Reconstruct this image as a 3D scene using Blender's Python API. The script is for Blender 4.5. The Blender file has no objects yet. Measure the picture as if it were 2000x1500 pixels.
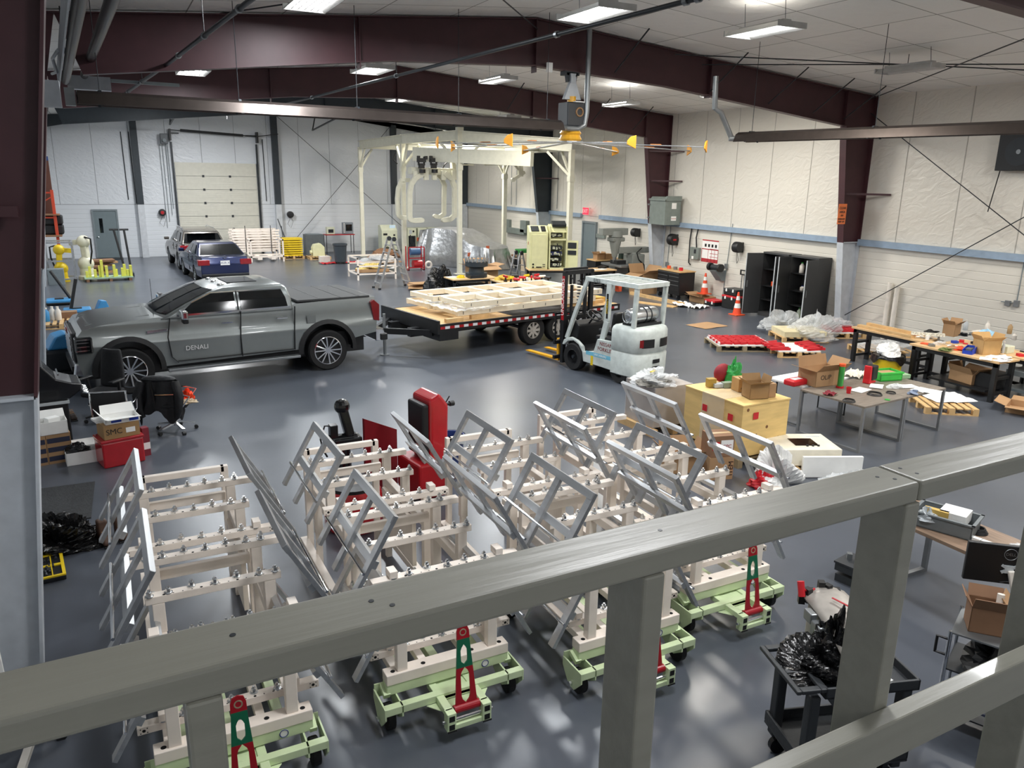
import bpy, bmesh, math, random
from mathutils import Vector, Matrix, Euler
import numpy as np
SC = bpy.context.scene
COL = SC.collection
random.seed(7)
PI = math.pi
# ------------------------------------------------------------------ camera
H = 4.0
YAW, PITCH, ROLL, F = 0.47866, 0.26180, 0.01720, 1520.0
_cy, _sy = math.cos(YAW), math.sin(YAW)
FW = Vector((_sy * math.cos(PITCH), _cy * math.cos(PITCH), -math.sin(PITCH)))
_r0 = Vector((_cy, -_sy, 0)); _u0 = _r0.cross(FW)
RT = (math.cos(ROLL) * _r0 + math.sin(ROLL) * _u0).normalized()
UP = RT.cross(FW)
CP = Vector((0, 0, H))
cd = bpy.data.cameras.new('camera'); cam = bpy.data.objects.new('camera', cd); COL.objects.link(cam)
cd.sensor_width = 36; cd.sensor_fit = 'HORIZONTAL'; cd.lens = F * 36 / 2000
cd.clip_start = .05; cd.clip_end = 200
m = Matrix((RT, UP, -FW)).transposed().to_4x4(); m.translation = CP
cam.matrix_world = m
SC.camera = cam
def _ray(x, y): return FW * F + RT * (x - 1000) - UP * (y - 750)
def fl(x, y, z=0.0):
    "point of the horizontal level z seen at photo position x, y (2000x1500)"
    d = _ray(x, y); t = (z - H) / d.z; return CP + d * t
def aty(x, y, Y):
    d = _ray(x, y); return CP + d * (Y / d.y)
def atx(x, y, X):
    d = _ray(x, y); return CP + d * (X / d.x)
# ------------------------------------------------------------------ world and exposure
w = bpy.data.worlds.new('world'); SC.world = w; w.use_nodes = True
w.node_tree.nodes['Background'].inputs[0].default_value = (.5, .55, .62, 1)
w.node_tree.nodes['Background'].inputs[1].default_value = .25
SC.view_settings.view_transform = 'Standard'
SC.view_settings.look = 'None'
SC.view_settings.gamma = 1
SC.view_settings.use_curve_mapping = False
SC.view_settings.exposure = 1.15
LAMP_W = 92.0          # watts of one six-tube high-bay fixture
# ------------------------------------------------------------------ materials
def srgb(c):
    if isinstance(c, str):
        c = [int(c[i:i + 2], 16) / 255 for i in (0, 2, 4)]
    return [(v / 12.92 if v <= .04045 else ((v + .055) / 1.055) ** 2.4) for v in c] + [1]
MATS = {}
def mat(name, col, rough=.5, metal=0.0, var=.08, scale=6.0, bump=0.0, bscale=40.0, spec=.5, trans=0.0, alpha=1.0, coat=0.0, emit=0.0, stretch=None):
    if name in MATS: return MATS[name]
    m = bpy.data.materials.new(name); m.use_nodes = True; MATS[name] = m
    nt = m.node_tree; N = nt.nodes; L = nt.links; b = N['Principled BSDF']
    c = srgb(col)
    tc = N.new('ShaderNodeTexCoord'); mp = N.new('ShaderNodeMapping'); L.new(tc.outputs['Object'], mp.inputs[0])
    if stretch: mp.inputs['Scale'].default_value = stretch
    if var > 0:
        n = N.new('ShaderNodeTexNoise'); n.inputs['Scale'].default_value = scale; n.inputs['Detail'].default_value = 3
        L.new(mp.outputs[0], n.inputs[0])
        r = N.new('ShaderNodeValToRGB'); e = r.color_ramp.elements
        e[0].position = .3; e[1].position = .7
        e[0].color = [v * (1 - var) for v in c[:3]] + [1]; e[1].color = [min(1, v * (1 + var)) for v in c[:3]] + [1]
        L.new(n.outputs[0], r.inputs[0]); L.new(r.outputs[0], b.inputs['Base Color'])
    else: b.inputs['Base Color'].default_value = c
    b.inputs['Roughness'].default_value = rough; b.inputs['Metallic'].default_value = metal
    b.inputs['Specular IOR Level'].default_value = spec
    if trans: b.inputs['Transmission Weight'].default_value = trans
    if alpha < 1: b.inputs['Alpha'].default_value = alpha
    if coat: b.inputs['Coat Weight'].default_value = coat; b.inputs['Coat Roughness'].default_value = .06
    if emit: b.inputs['Emission Color'].default_value = c; b.inputs['Emission Strength'].default_value = emit
    if bump:
        n2 = N.new('ShaderNodeTexNoise'); n2.inputs['Scale'].default_value = bscale; n2.inputs['Detail'].default_value = 4
        L.new(mp.outputs[0], n2.inputs[0])
        bp = N.new('ShaderNodeBump'); bp.inputs['Strength'].default_value = bump; bp.inputs['Distance'].default_value = .02
        L.new(n2.outputs[0], bp.inputs['Height']); L.new(bp.outputs[0], b.inputs['Normal'])
    return m
# ------------------------------------------------------------------ mesh helpers
def M4(loc=(0, 0, 0), rx=0, ry=0, rz=0, s=None):
    m = Matrix.Translation(loc) @ Euler((rx, ry, rz), 'XYZ').to_matrix().to_4x4()
    if s is not None: m = m @ Matrix.Diagonal((*((s,) * 3 if isinstance(s, (int, float)) else s), 1))
    return m
class MB:
    def __init__(s): s.v = []; s.f = []
    def add(s, vs, fs, M=None):
        o = len(s.v)
        s.v += [tuple(M @ Vector(v)) if M is not None else tuple(v) for v in vs]
        s.f += [tuple(i + o for i in f) for f in fs]; return s
    def box(s, x0, x1, y0, y1, z0, z1, M=None):
        v = [(x, y, z) for x in (x0, x1) for y in (y0, y1) for z in (z0, z1)]
        return s.add(v, [(0, 1, 3, 2), (4, 6, 7, 5), (0, 4, 5, 1), (2, 3, 7, 6), (0, 2, 6, 4), (1, 5, 7, 3)], M)
    def cb(s, c, d, rx=0, ry=0, rz=0, M=None):
        m = M4(c, rx, ry, rz); m = M @ m if M is not None else m
        return s.box(-d[0] / 2, d[0] / 2, -d[1] / 2, d[1] / 2, -d[2] / 2, d[2] / 2, m)
    def beam(s, p, q, w, h, up=(0, 0, 1), M=None):
        p, q = Vector(p), Vector(q); d = (q - p); L = d.length
        if L < 1e-6: return s
        d.normalize(); u = Vector(up)
        if abs(d.dot(u)) > .98: u = Vector((1, 0, 0))
        x = d.cross(u).normalized(); z = x.cross(d)
        m = Matrix((x, d, z)).transposed().to_4x4(); m.translation = p
        return s.box(-w / 2, w / 2, 0, L, -h / 2, h / 2, M @ m if M is not None else m)
    def tube(s, pts, r, n=8, M=None, close=True):
        pts = [Vector(p) for p in pts]; k = len(pts); vs = []; fs = []; px = None
        for i, p in enumerate(pts):
            d = (pts[min(i + 1, k - 1)] - pts[max(i - 1, 0)]).normalized()
            a = px if px is not None else (Vector((0, 0, 1)) if abs(d.z) < .9 else Vector((1, 0, 0)))
            x = (a - d * a.dot(d)).normalized(); y = d.cross(x); px = x
            rr = r[i] if isinstance(r, (list, tuple)) else r
            vs += [p + x * math.cos(2 * PI * j / n) * rr + y * math.sin(2 * PI * j / n) * rr for j in range(n)]
        for i in range(k - 1):
            for j in range(n):
                fs.append((i * n + j, i * n + (j + 1) % n, (i + 1) * n + (j + 1) % n, (i + 1) * n + j))
        if close: fs += [tuple(range(n - 1, -1, -1)), tuple(range((k - 1) * n, k * n))]
        return s.add(vs, fs, M)
    def cyl(s, p, q, r, r2=None, n=16, M=None):
        return s.tube([p, q], [r, r if r2 is None else r2], n, M)
    def lathe(s, prof, n=16, M=None, cap=True):
        vs = []; fs = []; k = len(prof)
        for r, z in prof: vs += [(r * math.cos(2 * PI * j / n), r * math.sin(2 * PI * j / n), z) for j in range(n)]
        for i in range(k - 1):
            for j in range(n): fs.append((i * n + j, i * n + (j + 1) % n, (i + 1) * n + (j + 1) % n, (i + 1) * n + j))
        if cap: fs += [tuple(range(n - 1, -1, -1)), tuple(range((k - 1) * n, k * n))]
        return s.add(vs, fs, M)
    def prism(s, poly, axis, a, b, M=None):
        "poly in the two other axes (in order), extruded on axis from a to b"
        def P(u, v, t): return {'x': (t, u, v), 'y': (u, t, v), 'z': (u, v, t)}[axis]
        n = len(poly)
        vs = [P(u, v, a) for u, v in poly] + [P(u, v, b) for u, v in poly]
        fs = [tuple(range(n)), tuple(range(2 * n - 1, n - 1, -1))] + [(i, i + n, (i + 1) % n + n, (i + 1) % n) for i in range(n)]
        return s.add(vs, fs, M)
    def quad(s, a, b, c, d, M=None): return s.add([a, b, c, d], [(0, 1, 2, 3)], M)
    def sph(s, c, r, n=12, m=8, M=None, sc=(1, 1, 1)):
        vs = [(c[0], c[1], c[2] - r * sc[2])]; fs = []
        for i in range(1, m):
            t = -PI / 2 + PI * i / m
            vs += [(c[0] + r * sc[0] * math.cos(t) * math.cos(2 * PI * j / n), c[1] + r * sc[1] * math.cos(t) * math.sin(2 * PI * j / n), c[2] + r * sc[2] * math.sin(t)) for j in range(n)]
        vs.append((c[0], c[1], c[2] + r * sc[2]))
        for j in range(n): fs.append((0, 1 + (j + 1) % n, 1 + j))
        for i in range(m - 2):
            for j in range(n): a = 1 + i * n; fs.append((a + j, a + (j + 1) % n, a + n + (j + 1) % n, a + n + j))
        a = 1 + (m - 2) * n
        for j in range(n): fs.append((a + j, a + (j + 1) % n, len(vs) - 1))
        return s.add(vs, fs, M)
    def ring(s, c, R, r, n=24, m=8, M=None, axis='z'):
        vs = []; fs = []
        for i in range(n):
            a = 2 * PI * i / n
            for j in range(m):
                b = 2 * PI * j / m; rr = R + r * math.cos(b); p = (rr * math.cos(a), rr * math.sin(a), r * math.sin(b))
                p = {'z': p, 'x': (p[2], p[0], p[1]), 'y': (p[0], p[2], p[1])}[axis]
                vs.append((c[0] + p[0], c[1] + p[1], c[2] + p[2]))
        for i in range(n):
            for j in range(m): fs.append((i * m + j, ((i + 1) % n) * m + j, ((i + 1) % n) * m + (j + 1) % m, i * m + (j + 1) % m))
        return s.add(vs, fs, M)
    def grid(s, fn, nu, nv, M=None):
        vs = [fn(i / nu, j / nv) for i in range(nu + 1) for j in range(nv + 1)]
        fs = [(i * (nv + 1) + j, (i + 1) * (nv + 1) + j, (i + 1) * (nv + 1) + j + 1, i * (nv + 1) + j + 1) for i in range(nu) for j in range(nv)]
        return s.add(vs, fs, M)
    def build(s, name, m, parent=None, smooth=False, bevel=0, seg=2, sub=0, solid=0):
        me = bpy.data.meshes.new(name); me.from_pydata(s.v, [], s.f)
        b = bmesh.new(); b.from_mesh(me); bmesh.ops.recalc_face_normals(b, faces=b.faces); b.to_mesh(me); b.free()
        o = bpy.data.objects.new(name, me); COL.objects.link(o)
        me.materials.append(m)
        if smooth:
            for p in me.polygons: p.use_smooth = True
            if hasattr(me, 'set_sharp_from_angle'): me.set_sharp_from_angle(angle=.7)
        if solid:
            k = o.modifiers.new('t', 'SOLIDIFY'); k.thickness = solid
        if bevel:
            k = o.modifiers.new('b', 'BEVEL'); k.width = bevel; k.segments = seg; k.limit_method = 'ANGLE'; k.angle_limit = .5
        if sub:
            k = o.modifiers.new('s', 'SUBSURF'); k.levels = sub; k.render_levels = sub
        if parent is not None: o.parent = parent
        return o
def thing(name, label, cat, loc=(0, 0, 0), rz=0, group=None):
    o = bpy.data.objects.new(name, None); COL.objects.link(o); o.empty_display_size = .2
    o.location = loc; o.rotation_euler = (0, 0, rz)
    return tag(o, label, cat, group)
def tag(o, label, cat, group=None, kind=None):
    o['label'] = label; o['category'] = cat
    if group: o['group'] = group
    if kind: o['kind'] = kind
    return o
def single(mb, name, m, label, cat, group=None, loc=None, rz=0, kind=None, **k):
    o = mb.build(name, m, **k); tag(o, label, cat, group, kind)
    if loc is not None: o.location = loc; o.rotation_euler = (0, 0, rz)
    return o
def struct(mb, name, m, **k):
    o = mb.build(name, m, **k); o['kind'] = 'structure'; return o
def dup(o, loc=None, rz=None, label=None, group=None):
    kids = [c for c in CH.get(o.name, o.children)] if False else list(o.children)
    r = o.copy(); COL.objects.link(r)
    if loc is not None: r.location = loc
    if rz is not None: r.rotation_euler = (0, 0, rz)
    if label: r['label'] = label
    if group: r['group'] = group
    for ch in kids:
        c = ch.copy(); COL.objects.link(c); c.parent = r
        for g in list(ch.children):
            d = g.copy(); COL.objects.link(d); d.parent = c
    return r
def text(s, size, m, parent, loc, rot, name='lettering', ext=.001, align='CENTER', bold=0):
    c = bpy.data.curves.new(name, 'FONT'); c.body = s; c.size = size; c.extrude = ext; c.align_x = align; c.align_y = 'CENTER'; c.offset = bold; c.resolution_u = 3
    q = bpy.data.objects.new('tmp', c); COL.objects.link(q); bpy.context.view_layer.update()
    me = bpy.data.meshes.new_from_object(q.evaluated_get(bpy.context.evaluated_depsgraph_get()))
    bpy.data.objects.remove(q); bpy.data.curves.remove(c)
    o = bpy.data.objects.new(name, me); COL.objects.link(o); me.materials.clear(); me.materials.append(m)
    o.location = loc; o.rotation_euler = rot
    if parent is not None: o.parent = parent
    return o
def shape_sides(o, W, f, zs, yc=0):
    "cut the body at heights zs and pull the sides in by f(z)"
    me = o.data; b = bmesh.new(); b.from_mesh(me)
    for z in zs: bmesh.ops.bisect_plane(b, geom=b.verts[:] + b.edges[:] + b.faces[:], plane_co=(0, 0, z), plane_no=(0, 0, 1))
    for v in b.verts:
        s = 1 if v.co.y > yc else -1; v.co.y -= s * f(v.co.z, v.co.x)
    b.to_mesh(me); b.free()
# palette
WHITE = mat('white_paint', 'E6E0D6', .45); CREAM = mat('cream_frame_paint', 'EFE4D8', .42, var=.05)
GREEN = mat('pale_green_enamel', 'CFE0B4', .38, var=.06); ALU = mat('brushed_aluminium', 'C4C6C8', .34, .85, var=.12, scale=18, stretch=(1, .1, 1))
BLACK = mat('black_plastic', '17181A', .45); DARK = mat('dark_grey_steel', '2C3034', .45, .3); RUBBER = mat('black_rubber', '121213', .75, bump=.2)
CHROME = mat('polished_chrome', 'E8EAEC', .1, 1, var=0); STEEL = mat('grey_steel', '8E9294', .4, .7); ZINC = mat('zinc_bolt', 'D5D7D8', .22, .95, var=.05)
RED = mat('red_enamel', 'A8161F', .35); BRIGHTRED = mat('bright_red_plastic', 'C8202A', .45); REDOX = mat('oxide_red_steel', '43252A', .5, var=.12, scale=3)
BLUESTEEL = mat('blue_black_steel', '2B3339', .5); YELLOW = mat('yellow_plastic', 'E2C21E', .45); ORANGE = mat('orange_plastic', 'E0562A', .5)
WOOD = mat('pine_wood', 'CDA976', .65, var=.18, scale=5, stretch=(1, 8, 1), bump=.15); PLY = mat('plywood', 'D6BC86', .6, var=.14, scale=4, stretch=(1, 3, 3))
CARD = mat('brown_cardboard', 'A98661', .8, var=.08, scale=3); CARDD = mat('dark_cardboard', '86644A', .8); PAPER = mat('white_paper', 'EDEDEA', .7, var=.03)
GREY = mat('grey_paint', '7A8488', .5); LGREY = mat('light_grey_paint', 'B9BFC2', .5); BLUE = mat('blue_plastic', '1C3FA8', .4); LBLUE = mat('light_blue_plastic', '3E8DC4', .45)
GREENP = mat('green_plastic', '2FA33A', .45); PLASTICW = mat('clear_plastic_film', 'E4E8EA', .25, alpha=.45, var=.1, scale=20, bump=.8, bscale=12)
GLASS = mat('dark_tinted_glass', '0B0E10', .06, spec=.8, var=0); BAG = mat('black_bin_liner', '0B0B0C', .22, bump=.6, bscale=18)
SKINC = mat('pale_cream_enamel', 'D9D8AE', .42, var=.05)
# ------------------------------------------------------------------ shell of the hall
XR, XL, YF, YB = 18.08, -2.45, 40.76, -5.0
RX, RZ, ZR, ZL = 8.0, 7.02, 6.13, 6.13
def zc(x): return RZ - (x - RX) * (RZ - ZR) / (XR - RX) if x > RX else RZ - (RX - x) * (RZ - ZL) / (RX - XL)
def floor_mat():
    m = bpy.data.materials.new('blue_grey_epoxy_floor'); m.use_nodes = True; nt = m.node_tree; N = nt.nodes; L = nt.links; b = N['Principled BSDF']
    tc = N.new('ShaderNodeTexCoord')
    n = N.new('ShaderNodeTexNoise'); n.inputs['Scale'].default_value = .55; n.inputs['Detail'].default_value = 5; L.new(tc.outputs['Object'], n.inputs[0])
    r = N.new('ShaderNodeValToRGB'); e = r.color_ramp.elements; e[0].position = .3; e[1].position = .72
    e[0].color = srgb('4A4F57'); e[1].color = srgb('585D66'); L.new(n.outputs[0], r.inputs[0]); L.new(r.outputs[0], b.inputs['Base Color'])
    n2 = N.new('ShaderNodeTexNoise'); n2.inputs['Scale'].default_value = 2.2; n2.inputs['Detail'].default_value = 6; L.new(tc.outputs['Object'], n2.inputs[0])
    r2 = N.new('ShaderNodeMapRange'); r2.inputs['To Min'].default_value = .26; r2.inputs['To Max'].default_value = .33; L.new(n2.outputs[0], r2.inputs[0]); L.new(r2.outputs[0], b.inputs['Roughness'])
    n3 = N.new('ShaderNodeTexNoise'); n3.inputs['Scale'].default_value = 9; L.new(tc.outputs['Object'], n3.inputs[0])
    bp = N.new('ShaderNodeBump'); bp.inputs['Strength'].default_value = .025; bp.inputs['Distance'].default_value = .02; L.new(n3.outputs[0], bp.inputs['Height']); L.new(bp.outputs[0], b.inputs['Normal'])
    b.inputs['Specular IOR Level'].default_value = .6
    return m
def wall_mat(name, col, axis):
    "vinyl faced insulation above, painted block below: axis = horizontal axis of the wall"
    m = bpy.data.materials.new(name); m.use_nodes = True; nt = m.node_tree; N = nt.nodes; L = nt.links; b = N['Principled BSDF']
    tc = N.new('ShaderNodeTexCoord'); sx = N.new('ShaderNodeSeparateXYZ'); L.new(tc.outputs['Object'], sx.inputs[0])
    def math_(op, a, c=None, cl=False):
        k = N.new('ShaderNodeMath'); k.operation = op; k.use_clamp = cl
        for i, t in enumerate((a, c)):
            if t is None: continue
            if isinstance(t, (int, float)): k.inputs[i].default_value = t
            else: L.new(t, k.inputs[i])
        return k.outputs[0]
    h = sx.outputs['X' if axis == 'x' else 'Y']; z = sx.outputs['Z']
    upper = math_('GREATER_THAN', z, 2.42)
    # wrinkles: noise stretched along a slanted direction, fading upward
    cx = N.new('ShaderNodeCombineXYZ'); L.new(math_('MULTIPLY', math_('ADD', h, math_('MULTIPLY', z, .55)), 3.2), cx.inputs[0]); L.new(math_('MULTIPLY', z, 4.2), cx.inputs[1])
    n = N.new('ShaderNodeTexNoise'); n.inputs['Scale'].default_value = 1.0; n.inputs['Detail'].default_value = 4; n.inputs['Distortion'].default_value = 1.2; L.new(cx.outputs[0], n.inputs[0])
    fr = math_('FRACT', math_('DIVIDE', math_('ADD', h, 100.45), 1.52))
    seam = math_('SUBTRACT', 1, math_('MULTIPLY', math_('MINIMUM', fr, math_('SUBTRACT', 1, fr)), 90, ), True)
    seam = math_('MULTIPLY', seam, upper)
    # block courses
    fz = math_('FRACT', math_('DIVIDE', z, .2)); cz = math_('SUBTRACT', 1, math_('MULTIPLY', math_('MINIMUM', fz, math_('SUBTRACT', 1, fz)), 16), True)
    course = math_('MULTIPLY', cz, math_('SUBTRACT', 1, upper))
    joint = math_('LESS_THAN', math_('ABSOLUTE', math_('SUBTRACT', z, 2.42)), .012)
    dk = math_('ADD', math_('ADD', math_('MULTIPLY', seam, .4), math_('MULTIPLY', joint, .45)), math_('MULTIPLY', course, .05), True)
    mx = N.new('ShaderNodeMix'); mx.data_type = 'RGBA'; L.new(dk, mx.inputs[0]); mx.inputs[6].default_value = srgb(col); mx.inputs[7].default_value = (.1, .1, .11, 1)
    L.new(mx.outputs[2], b.inputs['Base Color'])
    hb = math_('SUBTRACT', math_('MULTIPLY', math_('MULTIPLY', n.outputs[0], upper), .5), math_('ADD', math_('MULTIPLY', course, .12), math_('MULTIPLY', seam, .5)))
    bp = N.new('ShaderNodeBump'); bp.inputs['Strength'].default_value = .6; bp.inputs['Distance'].default_value = .09; L.new(hb, bp.inputs['Height']); L.new(bp.outputs[0], b.inputs['Normal'])
    b.inputs['Roughness'].default_value = .36
    return m
def ceil_mat():
    m = bpy.data.materials.new('white_roof_insulation'); m.use_nodes = True; nt = m.node_tree; N = nt.nodes; L = nt.links; b = N['Principled BSDF']
    tc = N.new('ShaderNodeTexCoord')
    br = N.new('ShaderNodeTexBrick'); br.offset = 0; br.inputs['Scale'].default_value = 1; br.inputs['Brick Width'].default_value = 1.55; br.inputs['Row Height'].default_value = 1.52
    br.inputs['Mortar Size'].default_value = .012; br.inputs['Mortar Smooth'].default_value = .2
    br.inputs['Color1'].default_value = srgb('E8E7E3'); br.inputs['Color2'].default_value = srgb('E0DFDC'); br.inputs['Mortar'].default_value = srgb('77756F')
    L.new(tc.outputs['Object'], br.inputs[0]); L.new(br.outputs[0], b.inputs['Base Color'])
    n = N.new('ShaderNodeTexNoise'); n.inputs['Scale'].default_value = 2.6; n.inputs['Detail'].default_value = 3; n.inputs['Distortion'].default_value = .6; L.new(tc.outputs['Object'], n.inputs[0])
    bp = N.new('ShaderNodeBump'); bp.inputs['Strength'].default_value = .6; bp.inputs['Distance'].default_value = .08; L.new(n.outputs[0], bp.inputs['Height']); L.new(bp.outputs[0], b.inputs['Normal'])
    b.inputs['Roughness'].default_value = .55
    return m
struct(MB().box(XL - .3, XR + .3, YB, YF + .3, -.2, 0), 'floor', floor_mat())
struct(MB().box(XL - .3, XR + .3, YF, YF + .2, 0, 7.4), 'wall_far', wall_mat('far_wall_white', 'D6DADE', 'x'))
struct(MB().box(XR, XR + .2, YB, YF, 0, 7.4), 'wall_right', wall_mat('right_wall_white', 'DAD6CC', 'y'))
WALLP = mat('left_wall_white', 'C4C8CC', .5)
struct(MB().box(XL - .2, XL, YB, YF, 0, 7.4), 'wall_left', WALLP)
struct(MB().box(XL - .3, XR + .3, YB - .2, YB, 0, 7.4), 'wall_back', WALLP)
CM = ceil_mat()
cb_ = MB()
cb_.add([(XL - .3, YB, zc(XL)), (RX, YB, RZ), (RX, YF + .2, RZ), (XL - .3, YF + .2, zc(XL)), (XL - .3, YB, zc(XL) + .2), (RX, YB, RZ + .2), (RX, YF + .2, RZ + .2), (XL - .3, YF + .2, zc(XL) + .2)],
        [(0, 1, 2, 3), (4, 5, 6, 7), (0, 1, 5, 4), (3, 2, 6, 7), (0, 3, 7, 4)])
cb_.add([(XR + .3, YB, zc(XR)), (RX, YB, RZ), (RX, YF + .2, RZ), (XR + .3, YF + .2, zc(XR)), (XR + .3, YB, zc(XR) + .2), (RX, YB, RZ + .2), (RX, YF + .2, RZ + .2), (XR + .3, YF + .2, zc(XR) + .2)],
        [(0, 1, 2, 3), (4, 5, 6, 7), (0, 1, 5, 4), (3, 2, 6, 7), (0, 3, 7, 4)])
struct(cb_, 'ceiling', CM)
# portal frames: rafter and columns, oxide red near, blue black at the end
def iprism(mb, poly, Y, web=.012, fl_=.2):
    "I section: web polygon in xz, flanges along every edge flagged"
    mb.prism([p[:2] for p in poly], 'y', Y - web / 2, Y + web / 2)
    n = len(poly)
    for i in range(n):
        a, b2 = poly[i], poly[(i + 1) % n]
        if a[2]: mb.beam((a[0], Y, a[1]), (b2[0], Y, b2[1]), fl_, .022, up=(0, 0, 1) if abs(a[0] - b2[0]) > abs(a[1] - b2[1]) else (1, 0, 0)) if abs(a[0] - b2[0]) > abs(a[1] - b2[1]) else mb.beam((a[0], Y, a[1]), (b2[0], Y, b2[1]), fl_, .022, up=(1, 0, 0))
k = 1
WHT = mat('column_base_white', 'BFC5CC', .5)
for Y, mt, xo, xi, web in ((6.35, REDOX, -1.45, -.56, 1), (14.7, REDOX, XL, -.95, 1), (23.05, REDOX, XL, -1.5, 1), (31.4, BLUESTEEL, XL, -1.78, 1)):
    mb = MB(); top = .03
    # rafter
    iprism(mb, [(xi + .6, zc(xi + .6) - top, 1), (RX, RZ - top, 0), (RX, 6.13, 1), (5.0, 6.0, 1), (xi + .9, 5.42, 0)][::1], Y)
    iprism(mb, [(RX, 6.13, 1), (11.3, 5.95, 1), (16.95, 5.36, 0), (16.95, zc(16.95) - top, 1), (RX, RZ - top, 0)], Y)
    # right column and haunch
    iprism(mb, [(17.42, 2.42, 1), (17.02, 5.36, 0), (16.95, zc(16.95) - top, 1), (XR - .02, zc(XR) - top, 1), (XR - .02, 2.42, 0)], Y)
    mb.beam((16.95, Y, 5.36), (16.95, Y, zc(16.95) - .03), .2, .02, up=(1, 0, 0))
    # left column
    if Y < 7: mb.box(-1.45, -.5, Y - .16, Y - .1, 3.68, 3.75)
    iprism(mb, [(xi + .0, 2.42, 1), (xi + .4, 5.36, 0), (xi + .6, zc(xi + .6) - top, 1), (xo + .02, zc(xo) - top, 1), (xo + .02, 2.42, 0)], Y)
    for x in (4.4, 8.0, 12.5): mb.box(x - .008, x + .008, Y - .1, Y + .1, 6.0 - abs(x - 8) * .05, zc(x) - .03)
    struct(mb, 'trim_%d' % k, mt); k += 1
    mb = MB()
    iprism(mb, [(17.72, 0, 1), (17.42, 2.42, 1), (XR - .02, 2.42, 1), (XR - .02, 0, 0)], Y)
    iprism(mb, [(xi - .25, 0, 1), (xi, 2.42, 1), (xo + .02, 2.42, 1), (xo + .02, 0, 0)], Y)
    struct(mb, 'trim_%d' % k, WHT); k += 1
# end wall posts and rafter
mb = MB()
for px in (258, 532.7, 765, 905):
    p = aty(px, 240, YF); mb.box(p.x - .14, p.x + .14, YF - .28, YF - .02, 2.42, zc(p.x) - .1)
mb.prism([(XL, 5.55), (1.62, 6.4), (RX, 6.85), (14.8, 6.55), (XR, 5.75), (XR, zc(XR)), (RX, RZ), (XL, zc(XL))], 'y', YF - .25, YF - .21)
struct(mb, 'trim_%d' % k, BLUESTEEL); k += 1
mb = MB()
for px in (258, 532.7, 765, 905):
    p = aty(px, 240, YF); mb.box(p.x - .14, p.x + .14, YF - .28, YF - .02, 0, 2.42)
struct(mb, 'trim_%d' % k, WALLP); k += 1
# blue girt rail on the right wall, between the frames
GIRT = mat('pale_blue_girt', '8FA2B6', .45)
mb = MB()
for a, b2 in ((14.8, 22.95), (6.45, 14.6), (23.15, 27.2), (31.5, YF), (28.6, 31.3), (-3, 6.25)):
    mb.box(XR - .12, XR, a, b2, 2.36, 2.50); mb.box(XR - .14, XR - .12, a, b2, 2.34, 2.36)
struct(mb, 'trim_%d' % k, GIRT); k += 1
# cross bracing rods
mb = MB()
def rod(p, q, r=.012): mb.cyl(p, q, r, n=6)
x2, x3 = aty(541, 300, YF).x, aty(768, 300, YF).x
yb = YF - .3
rod((x2, yb, 6.6), aty(826, 478, yb)); rod((x3, yb, 6.6), aty(575, 470, yb))
rod((XR - .25, 14.6, 5.7), (XR - .25, 6.4, .5)); rod((XR - .25, 14.6, .45), (XR - .25, 6.4, 5.9))
rod((RX + 3.5, 6.4, 6.1), (17.8, 14.6, 6.05)); rod((17.8, 6.4, 6.0), (RX + 4.2, 14.6, 6.45)); rod((2, 14.8, 6.5), (RX, 6.4, 6.8)); rod((RX, 14.6, 6.8), (1.5, 6.4, 6.4))
for x in (9.9, 12.5, 14.3, 15.8, 16.9): rod((x, 14.62, zc(x) - .72), (x, 13.5, zc(x) - .03), .016); 
for x in (11.6, 14.7, 16.4): rod((x, 22.97, zc(x) - .7), (x, 21.9, zc(x) - .03), .016)
struct(mb, 'trim_%d' % k, DARK); k += 1
# girt stubs that stand off the columns
mb = MB()
for Y, z in ((23.05, 4.9), (23.05, 3.9), (14.7, 3.68), (31.4, 3.9)):
    x = 17.42 - (z - 2.42) * .135
    mb.beam((x + .1, Y + .05, z), (XR - .02, Y - .85 if Y < 31 else Y - .7, z), .05, .05); 
struct(mb, 'trim_%d' % k, REDOX); k += 1
# overhead door
OD = mat('white_sectional_door', 'CFCDC0', .5, var=.04)
a, b2 = aty(340.4, 318, YF).x, aty(499, 318, YF).x; zt = aty(420, 318, YF).z
mb = MB(); hh = zt / 7
for i in range(7):
    z0 = i * hh
    mb.box(a, b2, YF - .07, YF - .02, z0 + .008, z0 + hh - .008)
    for j in range(6): mb.box(a + .01, b2 - .01, YF - .078, YF - .07, z0 + .06 + j * .095, z0 + .085 + j * .095)
door = struct(mb, 'door_1', OD)
mb = MB()
for i in range(1, 7):
    for t in (.33, .66): x = a + (b2 - a) * t; mb.box(x - .05, x + .05, YF - .1, YF - .078, i * hh - .05, i * hh + .05)
mb.build('hinge', DARK, door)
mb = MB()
for x in (a - .07, b2 + .07):
    mb.box(x - .035, x + .035, YF - .16, YF - .02, 0, zt + .9)
mb.build('track', DARK, door)
mb = MB(); mb.cyl((a + .35, YF - .35, 5.75), (b2 - .55, YF - .35, 5.62), .06); mb.cyl((a - .1, YF - .35, 5.76), (b2 + .1, YF - .35, 5.6), .018)
for x in (a - .1, b2 + .1): mb.box(x - .04, x + .04, YF - .42, YF - .02, 5.3, 5.8); mb.box(x - .5 if x > 5 else x, x if x > 5 else x + .4, YF - .06, YF - .02, 5.6, 5.66)
mb.beam((b2 + .1, YF - .3, 5.6), (b2 + 1.1, YF - .3, 5.75), .05, .04)
mb.build('torsion_spring', BLACK, door)
mb = MB()
for i in range(2):
    x0 = (3.0, 9.2)[i]
    mb.beam((x0, 38.6, 5.9), (x0, 33.8, 6.25), .07, .05); mb.beam((x0, 38.6, 5.9), (x0 + .1, 38.2, 6.7), .05, .03)
mb.build('horizontal_track', DARK, door)
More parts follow.
